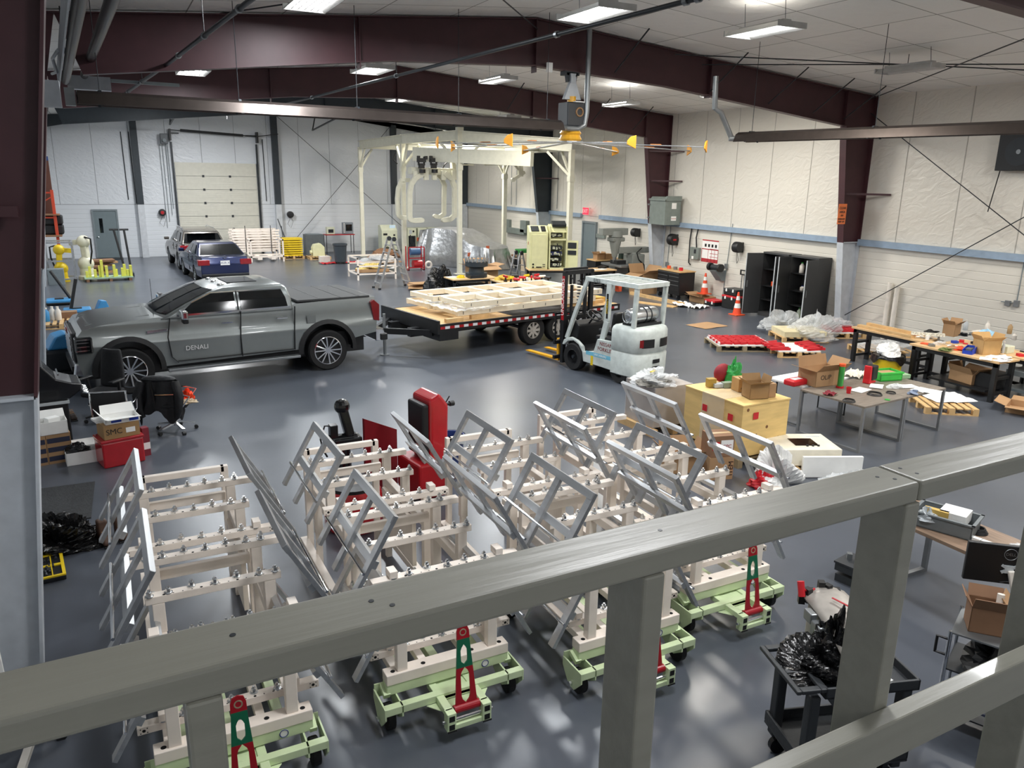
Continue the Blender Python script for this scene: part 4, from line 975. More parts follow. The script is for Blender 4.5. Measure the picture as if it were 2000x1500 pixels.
mb = MB(); mb.cyl((.3, .2, .1), (.3, .2, 1.0), .012, n=6); mb.cyl((0.1, -3, .1), (0.1, -3, .9), .01, n=6); mb.build('hangers', DARK, t)
def pipe(label, pts, r, m_=DARK, hang=True):
    t = thing('pipe', label, 'pipe', pts[0]); P = [Vector(p) - Vector(pts[0]) for p in pts]
    MB().tube(P, r, 10).build('pipe_run', m_, t, smooth=True)
    mb = MB()
    for a_, b_ in zip(P, P[1:]):
        for f in (.15, .5, .85):
            c = a_.lerp(b_, f); dd = (b_ - a_).normalized(); mb.cyl(c - dd * .03, c + dd * .03, r * 1.5, n=10)
    mb.build('couplings', STEEL, t)
    if hang:
        mb = MB(); w0 = Vector(pts[0])
        for a_, b_ in zip(P, P[1:]):
            c = a_.lerp(b_, .5); ww = w0 + c; mb.cyl(c, c + Vector((0, 0, max(.1, zc(ww.x) - ww.z))), .007, n=5)
        mb.build('hanger', DARK, t)
pipe('slanting dark pipe with brass rings crossing the near rafter at upper left', [fl(240, 186, 5.6), fl(331, 122, 5.65), fl(505, -12, 5.75)], .03, DARK)
pipe('long straight gas pipe running along the ridge past the fan', [fl(560, 203, 5.85), fl(1330, 5, 5.85), fl(1400, -12, 5.85)], .03, DARK)
pipe('thin conduit under the roof at upper right', [(11.2, 14.3, 6.55), (17.8, 8.0, 5.95)], .012, DARK)
# small white box on the near rafter
single(MB().box(-.06, .06, -.05, .0, -.09, .09), 'junction_box', PAPER, 'small white sensor box on the lower edge of the near rafter', 'box', loc=aty(1072, 132, 14.58))
# ------------------------------------------------------------------ right wall fittings
GB = mat('switchgear_grey', '7D8681', .45, .2)
def wallbox(name, px0, py0, px1, py1, dep, m_, label, cat, bevel=.006, X=XR):
    a = atx(px0, py0, X); b2 = atx(px1, py1, X); yc = (a.y + b2.y) / 2; zc_ = (a.z + b2.z) / 2; w_, h_ = abs(a.y - b2.y), abs(a.z - b2.z)
    t = thing(name, label, cat, (X - .003, yc, zc_)); MB().box(-dep, 0, -w_ / 2, w_ / 2, -h_ / 2, h_ / 2).build('casing', m_, t, bevel=bevel)
    return t, w_, h_
# big transformer at the second column
p = aty(1298, 415, 22.6)
t = thing('transformer', 'large grey transformer cabinet mounted on the red column', 'electrical box', (17.62, 22.55, 2.42))
mb = MB(); mb.prism([(-.38, 0), (.3, 0), (.3, .95), (-.3, .95), (-.38, .86)], 'y', -.55, .33); mb.build('casing', GB, t, bevel=.01)
mb = MB(); mb.box(-.42, -.38, -.58, .36, .82, .88); mb.prism([(-.42, .82), (.3, .82), (.3, .98), (-.32, .98)], 'y', -.58, -.5); mb.build('lid_edge', GB, t)
MB().box(-.1, .1, -.553, -.55, .55, .75).build('white_label', PAPER, t); l_ = MB().box(-.1, .12, -.553, -.55, .15, .3).build('warning_label', PAPER, t); text('DANGER', .05, RED, l_, (.01, -.555, .22), (PI / 2, 0, 0))
mb = MB(); mb.box(-.45, -.36, .3, .36, .2, .25); mb.box(-.45, -.36, .3, .36, .65, .7); mb.build('strap', STEEL, t)
def reel(label, px, py, X=XR, s=.2, logo=True, hose=True):
    p = atx(px, py, X - .2)
    t = thing('cord_reel', label, 'cord reel', p, 0, None)
    MB().lathe([(.02, -.11), (s, -.11), (s * 1.02, -.05), (s * 1.02, .08), (s * .9, .11), (.02, .11)], 20, M4((0, 0, 0), rx=PI / 2)).build('drum_case', BLACK, t, smooth=True)
    MB().box(.04, .2, -.05, .05, -s, s * .9).build('bracket', BLACK, t)
    if logo: MB().box(-.07, .07, -.116, -.11, -.03, .03).build('badge', RED, t)
    if hose: MB().tube([(0, 0, -s), (.02, -.05, -s * 2.4), (.05, .03, -s * 3.0), (.08, .1, -s * 2.3), (.05, .08, -s)], .008, 6).build('cord', BLACK, t)
    return t
reel('black cord reel with red badge beside the grey transformer', 1314, 468)
reel('black cord reel by the conduit, left of the dark wardrobe', 1441, 483, s=.17, logo=False)
reel('round black hose reel on a grey plate above the milling machine', 1241, 454, s=.16, logo=False)
# disconnect switch with two black cables
t, w_, h_ = wallbox('disconnect_switch', 1353, 482, 1368, 507, .12, GB, 'grey disconnect switch box with two black cables, above the tool chest', 'electrical box')
MB().box(-.135, -.12, -.1, -.02, 0.0, .14).build('lever_plate', DARK, t); MB().box(-.125, -.12, .0, .1, -.2, -.1).build('paper_label', PAPER, t)
q1, q2 = atx(1352, 440, XR - .03), atx(1365, 441, XR - .03); o0 = Vector(t.location)
MB().tube([q1 - o0, q1 - o0 + Vector((-.05, 0, -.5)), Vector((-.06, w_ / 2 + .08, -.35)), Vector((-.06, w_ / 2 - .02, -.42))], .022, 8).build('cable', BLACK, t, smooth=True)
MB().tube([q2 - o0, q2 - o0 + Vector((-.05, .03, -.4)), Vector((-.06, -.05, h_ / 2))], .022, 8).build('cable', BLACK, t, smooth=True)
# safety chart
t, w_, h_ = wallbox('safety_chart', 1373, 467, 1401, 515, .006, PAPER, 'white safety chart with red headings on the block wall', 'poster', bevel=0)
RP = mat('print_red', 'B03038', .5)
for z0, z1, nm in ((h_ / 2 - .04, h_ / 2, 'red_header'), (-h_ / 2, -h_ / 2 + .12, 'red_footer')): MB().box(-.008, -.006, -w_ / 2, w_ / 2, z0, z1).build(nm, RP, t)
mb = MB(); mb.box(-.008, -.006, -w_ / 2, w_ / 2, h_ / 2 - .33, h_ / 2 - .3)
for f in (-.5, -.3, -.1, .1, .5): mb.box(-.008, -.006, w_ * f - .008, w_ * f + .008, -h_ / 2, h_ / 2 - .3)
for f in (.1, -.1, -.25): mb.box(-.008, -.006, -w_ / 2, w_ * .0, h_ * f - .008, h_ * f + .008)
mb.build('chart_lines', RP, t)
mb = MB()
for i in range(4): mb.box(-.009, -.006, -w_ / 2 + .08 + i * .17, -w_ / 2 + .17 + i * .17, h_ / 2 - .24, h_ / 2 - .14)
mb.build('pictograms', BLACK, t)
# bench grinder bracket on the wall
p = atx(1397, 522, XR - .35)
t = thing('bench_grinder', 'black bench grinder on a grey wall bracket under the safety chart', 'grinder', p)
mb = MB(); mb.cyl((0, -.14, 0), (0, .14, 0), .09); mb.build('motor', DARK, t)
for y in (-.24, .24): MB().cyl((0, y - .05, 0), (0, y + .05, 0), .13).build('wheel_guard', BLACK, t)
mb = MB(); mb.prism([(-.12, -.1), (.33, -.1), (.33, -.45), (.2, -.45)], 'y', -.15, .15); mb.build('bracket', GREY, t)
# conduit and outlet boxes
for (x0, y0), (x1, y1), lab in (((1431, 437), (1408, 600), 'thin vertical conduit with a looped cable beside the grinder'), ((1310, 440), (1297, 590), 'thin vertical conduit beside the second red column')):
    a, b2 = atx(x0, y0, XR - .03), atx(x1, y1, XR - .03); t = thing('conduit', lab, 'conduit', a)
    MB().tube([(0, 0, 0), b2 - a], .012, 6).build('pipe_run', GREY, t); c = (b2 - a) * .5; MB().box(c.x - .05, c.x + .0, c.y - .06, c.y + .06, c.z - .08, c.z + .08).build('outlet_box', STEEL, t)
t, w_, h_ = wallbox('outlet_box', 1966, 586, 1974, 598, .06, STEEL, 'left one of the twin steel outlet boxes on the right wall', 'electrical box')
t2, w_, h_ = wallbox('outlet_box', 1983, 586, 1991, 600, .06, STEEL, 'right one of the twin steel outlet boxes, with conduit going up', 'electrical box')
o0 = Vector(t2.location); MB().tube([(-.03, 0, .05), (-.03, 0, 1.9)], .012, 6).build('conduit', GREY, t2); MB().tube([(-.03, .1, 0), (-.03, .35, 0)], .012, 6).build('link_pipe', GREY, t2)
# white downpipe pair on the right wall
p = atx(1735, 640, XR - .08); t = thing('pipe_pair', 'pair of white capped pipes standing against the right wall', 'pipe', (XR - .1, p.y, 0))
for y in (-.11, .11): MB().cyl((0, y, 0.0), (0, y, 1.42 + .06 * (y > 0)), .06, n=16).build('pipe_run', WHITE, t, smooth=True)
# exhaust fan / black square speaker at the right edge
t = thing('wall_speaker', 'black square ventilation fan high on the right wall at the picture edge', 'ventilator', (XR - .02, 10.7, 4.68))
MB().box(-.25, 0, -.45, .42, -.4, .42).build('housing', BLACK, t, bevel=.01); MB().cyl((-.255, -.05, 0), (-.25, -.05, 0), .3, n=24).build('guard', DARK, t); MB().cyl((-.27, -.05, 0), (-.25, -.05, 0), .05, n=12).build('hub', STEEL, t); MB().cyl((-.1, .38, -.4), (-.1, .5, -1.3), .012, n=6).build('cable', BLACK, t)
# CLEAR AREA sign on the near right column
t = thing('warning_sign', 'orange clear area warning sign on the near red column', 'sign', aty(1644, 418, 14.58))
MB().box(-.15, .15, -.012, -.006, -.26, .26).build('panel', mat('sign_orange', 'F08248', .5, var=0), t)
for z, s_, tx in ((.15, .085, 'CLEAR'), (.05, .085, 'AREA'), (-.04, .06, '//////'), (-.13, .055, 'ENERGIZE'), (-.2, .055, 'KEEP OFF')): text(tx, s_, BLACK, t, (0, -.014, z), (PI / 2, 0, 0), bold=.002)
# EXIT sign on the far right wall
t = thing('exit_sign', 'small lit red exit sign above the far side door', 'sign', (XR - .25, 28.0, 2.62))
MB().box(-.02, .02, -.2, .2, -.14, .14).build('panel', mat('exit_red_glow', 'E8304A', .4, emit=.5, var=0), t); text('EXIT', .2, PAPER, t, (-.025, 0, 0), (PI / 2, 0, -PI / 2))
MB().box(.02, .24, -.02, .02, .1, .14).build('bracket', WHITE, t)
# electrical group left of blue-black column on right wall
for (q, lab) in (((1244 - 250 + 0, 427, 999, 445), 'small grey panel on the far right wall, left of the exit'),):
    pass
t, w_, h_ = wallbox('breaker_panel', 993, 443, 1030, 459, .2, GB, 'wide grey wireway box low on the far right wall', 'electrical box')
t, w_, h_ = wallbox('breaker_panel', 991, 428, 999, 446, .15, GB, 'small upright switch box above the grey wireway', 'electrical box')
t, w_, h_ = wallbox('breaker_panel', 1023, 430, 1034, 455, .2, GB, 'tall grey breaker panel beside the dark column', 'electrical box')
t, w_, h_ = wallbox('outlet_box', 1168, 456, 1184, 466, .1, GB, 'grey junction box behind the milling machine', 'electrical box')
mb = MB()
for x0 in (1000, 1010, 1062, 1072, 1091): q = atx(x0, 300, XR - .03); mb.cyl((q.x, q.y, 2.6), (q.x, q.y, 5.8), .012, n=5)
single(mb, 'conduit', GREY, 'bundle of thin vertical conduits on the far right wall', 'conduit')
# far wall fittings
t = thing('door_opener', 'grey motor of the overhead door at its upper left corner', 'door opener', aty(320, 272, YF - .35))
MB().box(-.16, .16, -.15, .15, -.2, .25).build('casing', mat('opener_grey', '4A5055', .4), t, bevel=.02); MB().cyl((0, -.15, -.05), (0, -.25, -.05), .08).build('motor', GREY, t)
mb = MB()
for i, x in enumerate((-.2, -.08, 0.06, .14)): mb.tube([(x, .25, -.2), (x + .02, .3, -4.0 + i * .3)], .012, 5)
mb.build('conduit', GREY, t)
def frl(px, py, lab, col, s=.16):
    p = aty(px, py, YF - .15); t = thing('cord_reel', lab, 'cord reel', p)
    MB().lathe([(.02, -.1), (s, -.1), (s * 1.02, .08), (.02, .1)], 16, M4((0, 0, 0), rx=PI / 2)).build('drum_case', BLACK, t, smooth=True); MB().cyl((0, -.105, 0), (0, -.11, 0), s * .5).build('badge', col, t); MB().box(-.03, .03, .05, .15, -.1, .1).build('bracket', BLACK, t)
    MB().tube([(0, 0, -s), (-.15, 0, -s - .3), (0, 0, -s - .5), (.12, 0, -s - .2), (.05, 0, -s)], .008, 5).build('cord', BLACK, t)
frl(317, 415, 'black cord reel with red ring left of the overhead door', RED); frl(567, 419, 'black cord reel right of the overhead door', BLACK)
mb = MB()
for x0, y0, y1 in ((235, 257, 390), (250, 257, 398), (512, 272, 393)):
    a, b2 = aty(x0, y0, YF - .03), aty(x0 + (y1 - y0) * .12 * (1 if x0 < 400 else .6), y1, YF - .03); mb.tube([a, b2], .02, 6)
single(mb, 'conduit', DARK, 'three dark vertical conduits on the far wall beside the overhead door', 'conduit')
# ------------------------------------------------------------------ generic builders
def carton(label, p, L, W, Hh, rz=0, m_=CARD, open_=False, flaps=None, tape=True, group=None, txt=None, name='cardboard_box'):
    "p = centre of the base"
    t = thing(name, label, 'box', p, rz, group); th = .006
    mb = MB()
    if open_:
        mb.box(-L / 2, L / 2, -W / 2, W / 2, 0, th)
        for a in ((-L / 2, -L / 2 + th, -W / 2, W / 2), (L / 2 - th, L / 2, -W / 2, W / 2), (-L / 2, L / 2, -W / 2, -W / 2 + th), (-L / 2, L / 2, W / 2 - th, W / 2)): mb.box(*a, 0, Hh)
    else: mb.box(-L / 2, L / 2, -W / 2, W / 2, 0, Hh)
    mb.build('walls' if open_ else 'body', m_, t)
    if open_:
        f = flaps or (.9, 1.2, .7, 1.0); w2 = min(L, W) * .45
        for i, (x, y, dx, dy, ln) in enumerate(((-L / 2, 0, -1, 0, W), (L / 2, 0, 1, 0, W), (0, -W / 2, 0, -1, L), (0, W / 2, 0, 1, L))):
            a = f[i]
            if a is None: continue
            o = Vector((x, y, Hh)); e = Vector((dx * math.cos(a), dy * math.cos(a), math.sin(a))) * w2; s = Vector((abs(dy), abs(dx), 0)) * ln / 2
            m2 = MB(); patch(m2, [o - s, o + s, o + e + s * .96, o + e - s * .96], .003); m2.build('flap', m_, t)
    elif tape: MB().box(-L / 2 - .001, L / 2 + .001, -.03, .03, Hh, Hh + .001).build('tape', mat('box_tape', 'C2A882', .3), t)
    if txt: text(txt[0], txt[1], mat('printed_ink', '2A2622', .7), t, (txt[2], -W / 2 - .002, txt[3]), (PI / 2, 0, 0), 'printing')
    return t
def slabp(name, label, cat, p, L, W, Hh, m_, rz=0, group=None, bevel=.003, base=True):
    mb = MB().box(-L / 2, L / 2, -W / 2, W / 2, 0, Hh); return single(mb, name, m_, label, cat, group, loc=p, rz=rz, bevel=bevel)
def bench(label, o, rz, L, W, Hh=.8, lower=True, name='workbench', top=None):
    t = thing(name, label, 'workbench', o, rz)
    MB().box(0, L, 0, W, Hh - .04, Hh).build('worktop', top or mat('bench_top_maple', 'D9B585', .5, var=.1, stretch=(1, 6, 1)), t, bevel=.004)
    mb = MB(); mb.box(.04, L - .04, .04, .08, Hh - .12, Hh - .04); mb.box(.04, L - .04, W - .08, W - .04, Hh - .12, Hh - .04); mb.build('apron', BLACK, t)
    for x in (.04, L - .12):
        for y in (.04, W - .12): MB().box(x, x + .08, y, y + .08, 0, Hh - .04).build('leg', BLACK, t)
        for z in (.12, .42): MB().box(x + .02, x + .06, .12, W - .12, z, z + .05).build('leg_brace', BLACK, t)
    if lower: MB().box(.12, L - .12, W - .1, W - .06, .12, .18).build('stretcher', BLACK, t)
    return t
def from_pts(pa, pb, pc):
    d = (pb - pa); L = d.length; rz = math.atan2(d.y, d.x); n = Vector((-d.y, d.x, 0)).normalized(); return pa, rz, L, abs((pc - pa).dot(n))
def pallet(label, c, rz, L=1.1, W=1.0, m_=None):
    t = thing('pallet', label, 'pallet', c, rz); m_ = m_ or WOOD
    mb = MB()
    for i in range(7): x = -L / 2 + i * (L - .09) / 6; mb.box(x, x + .09, -W / 2, W / 2, .11, .128)
    mb.build('deck_boards', m_, t); mb = MB()
    for y in (-W / 2, -.045, W / 2 - .09): mb.box(-L / 2, L / 2, y, y + .09, .0, .018); [mb.box(x, x + .1, y, y + .09, .018, .11) for x in (-L / 2, -.05, L / 2 - .1)]
    mb.build('bearers', m_, t); return t
def blob(name, label, cat, c, sx, sy, sz, m_, seed=0, rough=.3, n=28, group=None, kind=None):
    r = random.Random(seed); ph = [(r.uniform(0, 6.3), r.uniform(2, 5), r.uniform(2, 5)) for _ in range(6)]
    mb = MB()
    def f(u, v):
        a = 2 * PI * u; b = PI / 2 * v; k = 1 + rough * sum(math.sin(p[0] + p[1] * a * 1 + p[2] * b * 2) if False else math.sin(p[0] + round(p[1]) * a + p[2] * b * 1.7) for p in ph) / 6 * 1.6
        k += r.uniform(-.5, .5) * rough * .35
        if u in (0, 1): k = 1
        return (sx * math.cos(a) * math.cos(b) * k, sy * math.sin(a) * math.cos(b) * k, max(0.002, sz * math.sin(b) * k))
    mb.grid(f, n, n // 2); return single(mb, name, m_, label, cat, group, loc=c, kind=kind, smooth=False)
def sheet(name, label, cat, c, L, W, rz, m_, seed=0, amp=.03, n=10, group=None):
    r = random.Random(seed); mb = MB(); mb.grid(lambda u, v: ((u - .5) * L * (1 + r.uniform(-.04, .04)), (v - .5) * W * (1 + r.uniform(-.04, .04)), .004 + amp * r.random()), n, n); return single(mb, name, m_, label, cat, group, loc=c, rz=rz)
def bottle(label, p, h, r, m_, cap=None, group=None):
    t = thing('bottle', label, 'bottle', p, 0, group); MB().lathe([(r * .9, 0), (r, .01), (r, h * .68), (r * .45, h * .84), (r * .4, h * .9)], 14).build('body', m_, t, smooth=True); MB().cyl((0, 0, h * .9), (0, 0, h), r * .45, n=10).build('cap', cap or WHITE, t); return t
def ladder(label, c, rz, h, sp, w_, rungs=5):
    t = thing('step_ladder', label, 'ladder', c, rz)
    for s in (-1, 1):
        g = bpy.data.objects.new('ladder_side', None); COL.objects.link(g); g.parent = t
        mb = MB()
        for y in (-1, 1): mb.beam((s * sp / 2, y * w_ / 2, 0), (s * .06, y * w_ / 2 * .75, h), .03, .07, up=(1, 0, 0))
        mb.build('side_rails', ALU, g); mb = MB()
        for i in range(rungs): f = (i + .8) / (rungs + .6); x = s * (sp / 2 + (.06 - sp / 2) * f); ww = w_ / 2 * (1 - .25 * f); mb.beam((x, -ww, f * h), (x, ww, f * h), .06, .03)
        mb.build('rungs', ALU, g)
    for y in (-1, 1): MB().cyl((0, y * w_ * .38 - .03, h), (0, y * w_ * .38 + .03, h), .08, n=14).build('hinge', DARK, t)
    mb = MB()
    for s in (-1, 1):
        for y in (-1, 1): mb.cb((s * sp / 2, y * w_ / 2, .03), (.09, .05, .06))
    mb.build('feet', BLACK, t); return t
# ------------------------------------------------------------------ tall cream crane frame
CR = mat('pale_cream_crane', 'DAD8C6', .42, var=.05)
G = [Vector((11.33, 38.17, 0)), Vector((11.57, 32.73, 0)), Vector((12.97, 29.91, 0)), Vector((16.67, 33.21, 0)), Vector((15.6, 25.6, 0))]
gt = [5.2, 5.25, 5.32, 5.0, 4.96]
t = thing('gantry_crane', 'tall pale cream overhead crane frame on five square columns', 'crane', (0, 0, 0))
for i, (g_, z) in enumerate(zip(G, gt)):
    o = MB().box(g_.x - .09, g_.x + .09, g_.y - .09, g_.y + .09, 0, z).build('column', CR, t, bevel=.01)
    MB().box(g_.x - .2, g_.x + .2, g_.y - .2, g_.y + .2, 0, .02).build('base_plate', CR, o); MB().box(g_.x - .11, g_.x + .11, g_.y - .11, g_.y + .11, z - 1.15, z - .95).build('splice_plate', CR, o)
def ibeam(a, b2, h, w_, name='beam'):
    mb = MB(); mb.beam(a, b2, .03, h); u = Vector((0, 0, h / 2)); mb.beam(Vector(a) + u, Vector(b2) + u, w_, .03); mb.beam(Vector(a) - u, Vector(b2) - u, w_, .03); return mb.build(name, CR, t)
def gz(i, d=0): return Vector((G[i].x, G[i].y, gt[i] + d))
ibeam(gz(0, .1), gz(1, .15), .35, .2); ibeam(gz(1, .15), gz(2, .2), .35, .2); ibeam(gz(2, .15), gz(4, .15), .42, .22)
ibeam(gz(0, .1), gz(3, .1), .3, .2); ibeam(gz(3, .1), gz(4, .1), .3, .2)
MB().beam(gz(2, -.1), gz(2, .5), .25, .25).build('end_plate', CR, t)
a, b2 = gz(1, -.45) + Vector((.3, -.6, 0)), gz(4, -.4) + Vector((-1.0, 1.2, .05))
MB().beam(a, b2, .22, .55).build('bridge_girder', CR, t, bevel=.01)
for i, ds in ((0, ((.6, 0), (0, -.8))), (1, ((0, .8), (.5, -.7), (-.0, -.6))), (2, ((-.5, .8), (.75, -.5))), (4, ((-.7, .6), (.05, .8))), (3, ((-.6, .0), (0, -.7)))):
    for dx, dy in ds:
        MB().beam(G[i] + Vector((0, 0, gt[i] - 1.0)), G[i] + Vector((dx, dy, gt[i] - .08)), .08, .09).build('knee_brace', CR, t)
# clamp carriage with curved arms
Y0 = 31.6
def A(px, py, Y=Y0): return aty(px, py, Y)
cl = thing('clamp_carriage', 'cream lifting clamp with curved arms hanging in the crane frame', 'lifting clamp', A(840, 330))
o0 = Vector(cl.location)
MB().beam(A(800, 333) - o0, A(888, 336) - o0, .5, .28).build('carriage', CR, cl, bevel=.02)
mb = MB()
for px in (806, 826, 842, 860, 880): mb.box(*(lambda c: (c.x - .1, c.x + .1, c.y - .42, c.y - .3, c.z - .28, c.z + .1))(A(px, 338) - o0))
mb.build('front_blocks', CR, cl, bevel=.01)
def arm(pts, Y, w_=.17):
    mb = MB(); P = [A(x, y, Y) - o0 for x, y in pts]
    for p, q in zip(P, P[1:]): mb.beam(p, q, w_, w_ * .9, up=(0, 1, 0)); mb.cyl(q - Vector((0, w_ / 2 * .98, 0)), q + Vector((0, w_ / 2 * .98, 0)), w_ * .45, n=12)
    mb.build('curved_arm', CR, cl)
arm([(828, 338), (812, 347), (803, 360), (800, 378), (800, 400), (800, 428), (808, 431), (824, 430)], 31.2, .19)
arm([(800, 352), (785, 352), (778, 368), (776, 390), (778, 420), (784, 426), (796, 425)], 31.9)
arm([(850, 338), (862, 348), (868, 362), (867, 385), (867, 418), (858, 424), (849, 422)], 31.9)
arm([(868, 338), (882, 350), (888, 366), (888, 390), (888, 420), (880, 428), (866, 430)], 31.2, .19)
for px in (823, 847):
    c = A(px, 313, 31.1) - o0; mb = MB(); mb.cb(c, (.3, .3, .16)); mb.cb(c + Vector((0, 0, -.22)), (.2, .2, .2)); mb.cyl(c + Vector((0, -.1, -.5)), c + Vector((0, -.1, -.35)), .13)
    for s in (-1, 1): mb.cb(c + Vector((s * .16, -.1, .1)), (.1, .14, .14)); mb.cyl(c + Vector((s * .12, 0, -.2)), c + Vector((s * .12, 0, .15)), .04)
    mb.build('drive_motor', BLACK, cl)
mb = MB(); mb.tube([A(872, 300) - o0, A(878, 312) - o0, A(868, 322) - o0, A(862, 335) - o0], .03, 6); mb.tube([A(772, 300) - o0, A(768, 312) - o0, A(776, 320) - o0], .03, 6); mb.build('cable', BLACK, cl)
mb = MB(); mb.beam(A(884, 290) - o0, A(886, 335) - o0, .25, .2, up=(1, 0, 0)); mb.beam(A(900, 322) - o0, A(924, 322) - o0, .12, .06); mb.beam(A(878, 340) - o0, A(893, 350) - o0, .14, .1); mb.build('trolley_post', CR, cl)
cl2 = thing('hook_hoist', 'cream hooked arm hanging from the right part of the crane frame', 'lifting arm', aty(1016, 310, 29)); o0 = Vector(cl2.location)
mb = MB(); f = lambda x, y: aty(x, y, 29) - o0
mb.beam(f(1016, 306), f(1016, 345), .18, .2, up=(1, 0, 0)); mb.beam(f(1024, 336), f(1002, 351), .16, .12); mb.cyl(f(1002, 351) - Vector((0, .08, 0)), f(1002, 351) + Vector((0, .08, 0)), .09); mb.beam(f(996, 310), f(1013, 332), .1, .08); mb.build('hook_arm', CR, cl2, bevel=.01)
mb = MB(); mb.beam(f(945, 321), f(998, 321), .12, .08); mb.beam(f(957, 300), f(957, 320), .04, .04, up=(1, 0, 0)); mb.beam(f(1030, 293), f(1055, 293), .12, .09); mb.build('spreader_bar', CR, cl2)
# ------------------------------------------------------------------ silver covered car
def tarp():
    t = thing('covered_car', 'car under a crinkled silver cover between the crane columns', 'covered car', (14.35, 32.75, 0), -1.13)
    # local x forward (towards right front), length 4.4, width 1.9
    M_ = mat('silver_car_cover', 'AEB0B2', .3, .8, var=.14, scale=5, bump=.9, bscale=6)
    L, W = 4.3, 1.85
    def top(x): 
        P = [(-2.2, 1.2), (-1.9, 1.55), (-1.2, 1.68), (.0, 1.66), (.5, 1.5), (1.15, 1.12), (2.0, 1.0), (2.2, .9)]
        for (a, za), (b, zb) in zip(P, P[1:]):
            if a <= x <= b: return za + (zb - za) * (x - a) / (b - a)
        return .9
    def f(u, v):
        a = 2 * PI * u; ca, sa = math.cos(a), math.sin(a)
        ex = math.copysign(abs(ca) ** .35, ca); ey = math.copysign(abs(sa) ** .35, sa)
        if v < .5: r = v / .5; x, y = ex * L / 2 * r, ey * W / 2 * r * (1 - .0); z = top(x) - .05 * r ** 2; roofn = .78 if -1.8 < x < .5 else .95; y *= 1 if r < .01 else (roofn + (1 - roofn) * 0)
        else:
            k = (v - .5) / .5; x, y = ex * L / 2 * (1 + .09 * k), ey * W / 2; roofn = .78 if -1.8 < x < .5 else .95; y *= roofn + (1.14 - roofn) * min(1, k * 1.3); z = (top(max(-2.2, min(2.2, x))) - .05) * (1 - k) + .01
            fold = .09 * k * (math.sin(a * 19 + 3 * math.sin(a * 3)) + .5 * math.sin(a * 37)); x += fold * ca; y += fold * sa
        return (x, y, z)
    MB().grid(f, 160, 24).build('cover', M_, t, smooth=True)
    for u, v in ((.62, .62), (.78, .7), (.93, .47), (.52, .75)):
        p = Vector(f(u, v)); n_ = Vector((p.x, p.y, .3)).normalized(); MB().cb(p + n_ * .03, (.16, .03, .16), rz=math.atan2(p.y, p.x) - PI / 2).build('orange_patch', mat('orange_patch', 'C4633E', .6), t)
tarp()
# ------------------------------------------------------------------ far wall floor items
SE = mat('pale_green_cabinet', 'D5D8C0', .45, var=.04)
p = fl(752, 489); p.y = 39.9; t = thing('control_console', 'cream control console with small screen against the far wall', 'control cabinet', (13.1, 39.6, 0))
mb = MB(); mb.prism([(-.3, 0), (.3, 0), (.3, 1.38), (.0, 1.42), (-.3, 1.15)], 'x', -.42, .42); mb.build('body', SE, t, bevel=.01)
MB().cb((.2, -.175, 1.31), (.3, .02, .2), rx=.72 - PI / 2 + .85).build('screen', mat('lit_screen_grey', 'A9BCC8', .3, emit=.25), t); MB().box(-.34, -.12, -.305, -.3, .9, 1.0).build('keypad', BLACK, t); MB().box(-.2, .2, -.33, -.3, .65, .8).build('shelf', SE, t); MB().box(.2, .3, -.305, -.3, .86, .95).build('switch', BLACK, t)
for i, px in enumerate((801, 821, 841, 861)):
    p = aty(px, 470, 39.6); t = thing('robot_controller', 'cream robot controller cabinet, %s of the row behind the covered car' % ('leftmost', 'second', 'third', 'rightmost')[i], 'control cabinet', (p.x, 39.6, 0), 0, 'cream controller cabinets by the far wall')
    MB().box(-.24, .24, -.3, .3, 0, 1.25).build('body', SE, t, bevel=.01); MB().box(-.2, .2, -.306, -.3, .25, .85).build('panel', DARK, t); mb = MB(); mb.tube([(-.1, -.33, .9), (-.14, -.36, .5), (0, -.36, .35), (.12, -.36, .55), (.05, -.33, .85)], .025, 6); mb.build('hose_loop', BLACK, t); MB().cyl((.08, -.33, 1.08), (.08, -.3, 1.08), .05).build('knob', BLACK, t); MB().box(-.15, -.0, -.305, -.3, .95, 1.15).build('label_plate', LGREY, t)
# red table with monitors, grey cabinet, bin
t = thing('folding_table', 'narrow red topped table against the far wall', 'table', (9.85, 39.9, 0)); MB().box(0, 1.5, -.3, .3, .93, .97).build('tabletop', RED, t)
for x in (.03, 1.42):
    for y in (-.27, .24): MB().box(x, x + .03, y, y + .03, 0, .93).build('leg', DARK, t)
t = thing('grey_cabinet', 'low dark grey metal cabinet left of the red table', 'cabinet', (9.3, 39.9, 0)); MB().box(-.45, .45, -.3, .3, 0, .98).build('body', mat('cabinet_grey', '5C6264', .5), t); MB().box(-.35, .35, -.3, .3, .98, 1.0).build('top', GREY, t)
t = thing('small_monitor', 'small cream monitor on the red table', 'monitor', (10.15, 39.85, .97)); MB().box(-.2, .2, -.15, .15, 0, .36).build('casing', SE, t, bevel=.02); MB().box(-.13, .13, -.156, -.15, .08, .25).build('screen', DARK, t)
t = thing('operator_console', 'larger grey operator panel with dark screen on the red table', 'monitor', (11.05, 39.85, .97)); MB().box(-.27, .27, -.12, .12, 0, .58).build('casing', mat('panel_grey_blue', '7F868C', .5), t, bevel=.02); MB().box(-.12, .2, -.126, -.12, .16, .48).build('screen', GLASS, t); [MB().box(-.23, -.17, -.128, -.12, .08 + i * .1, .13 + i * .1).build('key', WHITE, t) for i in range(5)]
